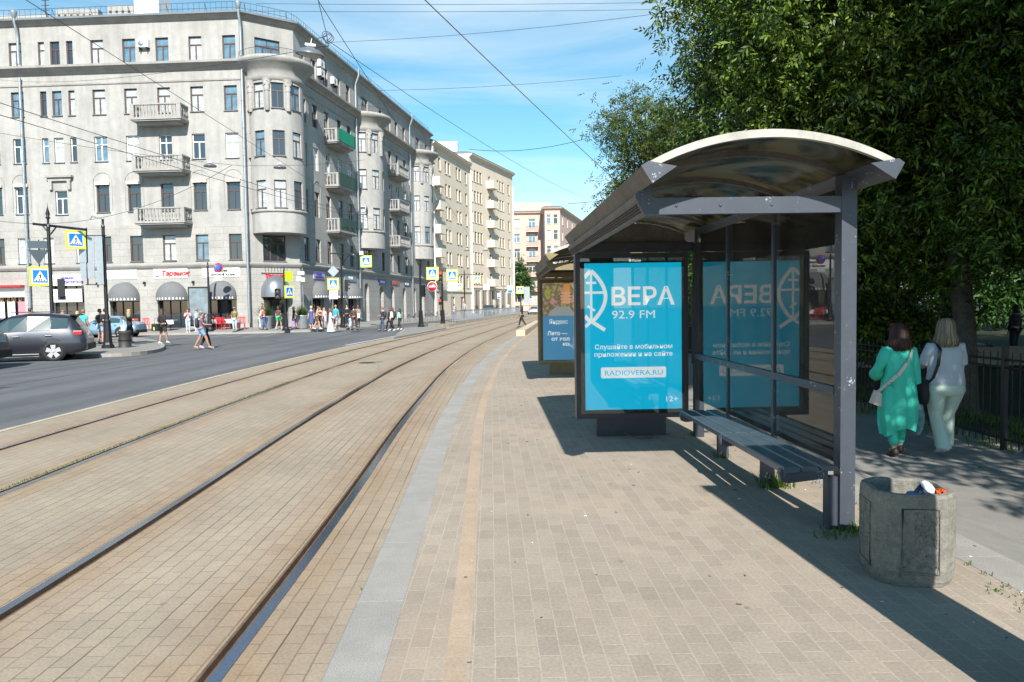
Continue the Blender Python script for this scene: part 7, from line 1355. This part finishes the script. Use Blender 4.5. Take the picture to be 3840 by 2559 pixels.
mb = MB(); sp_ = [(.11, .10, 1.38), (.14, .02, 1.402), (.11, -.10, 1.345), (.03, -.146, 1.18), (-.08, -.155, 1.03), (-.17, -.10, .92), (-.225, .0, .82), (-.24, .08, .78)]
for i in range(len(sp_)-1):
    a, b = Vector(sp_[i]), Vector(sp_[i+1]); d = (b-a).normalized(); n_ = Vector(((a+b)/2).xy.to_3d()).normalized(); s_ = d.cross(n_).normalized()*.020; o_ = n_*.014; mb.add([a-s_+o_, a+s_+o_, b+s_+o_, b-s_+o_], [(0, 1, 2, 3)], 0, True)
T = thing('handbag', 'pale pink handbag on a long strap across the woman in green', 'bag', (gx, gy, gzz), R(-3)); mb.build('strap', sb_, T); MB().prism([(-.31, .66), (-.215, .62), (-.19, .77), (-.25, .82)], 'y', -.02, .12).build('pouch', sb_, T)
gl = thing('sunglasses', 'red sunglasses pushed up on the hair of the woman in green', 'sunglasses', (gx, gy, gzz+1.64), R(-3)); MB().tube([(-.095, .03, .0), (-.09, -.02, .02), (.09, -.02, .02), (.095, .03, .0)], .008, 6).build('temple', cmat((.35, .01, .02), .3, 'plastic'), gl); MB().box(-.08, -.008, .035, .045, .0, .03).box(.008, .08, .035, .045, .0, .03).build('lens', cmat((.25, .005, .01), .2, 'plastic'), gl)
cb_ = thing('carrier_bag', 'thin printed plastic bag hanging at the right hand of the woman in green', 'bag', (gx+.30, gy+.10, gzz+.25)); rs_ = random.Random(2); mb = MB(); vs = []
for j in range(7):
    for q in range(12): t = 2*PI*q/12; a = (.02, .06, .08, .085, .08, .07, .03)[j]*(1+rs_.uniform(-.15, .15)); vs.append((a*math.cos(t), a*.6*math.sin(t), .48-.08*j))
mb.add(vs, [(j*12+q, j*12+(q+1) % 12, (j+1)*12+(q+1) % 12, (j+1)*12+q) for j in range(6) for q in range(12)], 0, True); mb.build('film', mat('plastic_film', (.10, .22, .26), .3, noise=[(14, .6)]), cb_)
wx_, wy_, wz_ = 5.46, 9.3, -.375
ww = person('grey-blonde woman in pale t-shirt and mint-white trousers, walking away at right', wx_, wy_, wz_, R(-4), 1.68, None, ('none', None), 'short', ((.21, .165, .11), 'full'), feet=((-.18, .05), (.16, 0)), hands=((-.14, .30, 1.12), (.14, .30, 1.12)), shoes=(.66, .68, .70), fingers=True, fat=1.1)
pts_ = mat('pale_tshirt', (.42, .45, .49), .8, bump=(6, .4, .02)); pmt_ = mat('mint_trousers', (.47, .56, .48), .8, bump=(5, .5, .03)); ks = 1.68/1.7
def loft(rows_, N=40, cx=0, cy=0, sh=None):
    mb = MB(); vs = []
    for j, r_ in enumerate(rows_):
        z_, a, b, w_ = r_[:4]; ox, oy = (r_[4], r_[5]) if len(r_) > 4 else (0, 0)
        for q in range(N):
            t = 2*PI*q/N; f_ = 1+w_*(math.sin(t*5+z_*9)+.6*math.sin(t*11+1+z_*5)); vs.append(((ox+a*f_*math.cos(t))*ks, (oy+b*f_*math.sin(t))*ks, z_*ks))
    mb.add(vs, [(j*N+q, j*N+(q+1) % N, (j+1)*N+(q+1) % N, (j+1)*N+q) for j in range(len(rows_)-1) for q in range(N)], 0, True); return mb
loft([(1.43, .07, .065, 0), (1.415, .13, .085, 0), (1.38, .19, .11, .0), (1.30, .215, .135, .01), (1.18, .222, .15, .015), (1.06, .215, .155, .02), (.97, .228, .168, .02), (.90, .236, .176, .02), (.885, .228, .168, .02)]).build('top', pts_, ww)
sleeve_(ww, [.055, .072, .070, .066], pts_, .75)
tm_ = loft([(.99, .20, .15, 0), (.93, .222, .165, .01), (.86, .235, .178, .01), (.80, .24, .180, .01), (.76, .215, .15, .01)])
for s_, fo, li in ((-1, -.18, .05), (1, .16, 0)):
    kn, an = ik((s_*.105, 0, .90), (s_*.095, fo, .085+li), .415, .405, (0, 1, 0)); hp_ = Vector((s_*.118, -.01, .84)); r_ = []
    for t in range(9):
        u = t/8; p = hp_.lerp(kn, u*2) if u < .5 else kn.lerp(an, (u-.5)*2); rr_2 = .128-.052*min(1, u*2)+(.016*max(0, u-.5)*2); r_.append((p.z-(.0 if t < 8 else .02), rr_2, rr_2*1.08, .035, p.x, p.y))
    lg_ = loft(r_, 24); tm_.add(lg_.v, lg_.f, 0, True)
tm_.build('trousers', pmt_, ww)
T = thing('shoulder_bag', 'black shoulder bag hanging on the left of the woman in the pale t-shirt', 'bag', (wx_, wy_, wz_), R(-4)); mb = MB(); sp_ = [(-.115, .08, 1.36), (-.125, -.0, 1.43), (-.135, -.13, 1.33), (-.17, -.155, 1.15), (-.215, -.13, .98), (-.24, -.04, .90)]
for i in range(len(sp_)-1): a, b = Vector(sp_[i]), Vector(sp_[i+1]); mb.add([a+Vector((-.022, -.02, 0)), a+Vector((.022, -.02, 0)), b+Vector((.022, -.02, 0)), b+Vector((-.022, -.02, 0))], [(0, 1, 2, 3)], 0, True)
mb.build('strap', M['black'], T); MB().lathe([(0, 0), (.11, .02), (.13, .15), (.11, .32), (0, .34)], 16, (-.28, .04, .62), sx=.7, sy=1.2).build('pouch', M['black'], T)
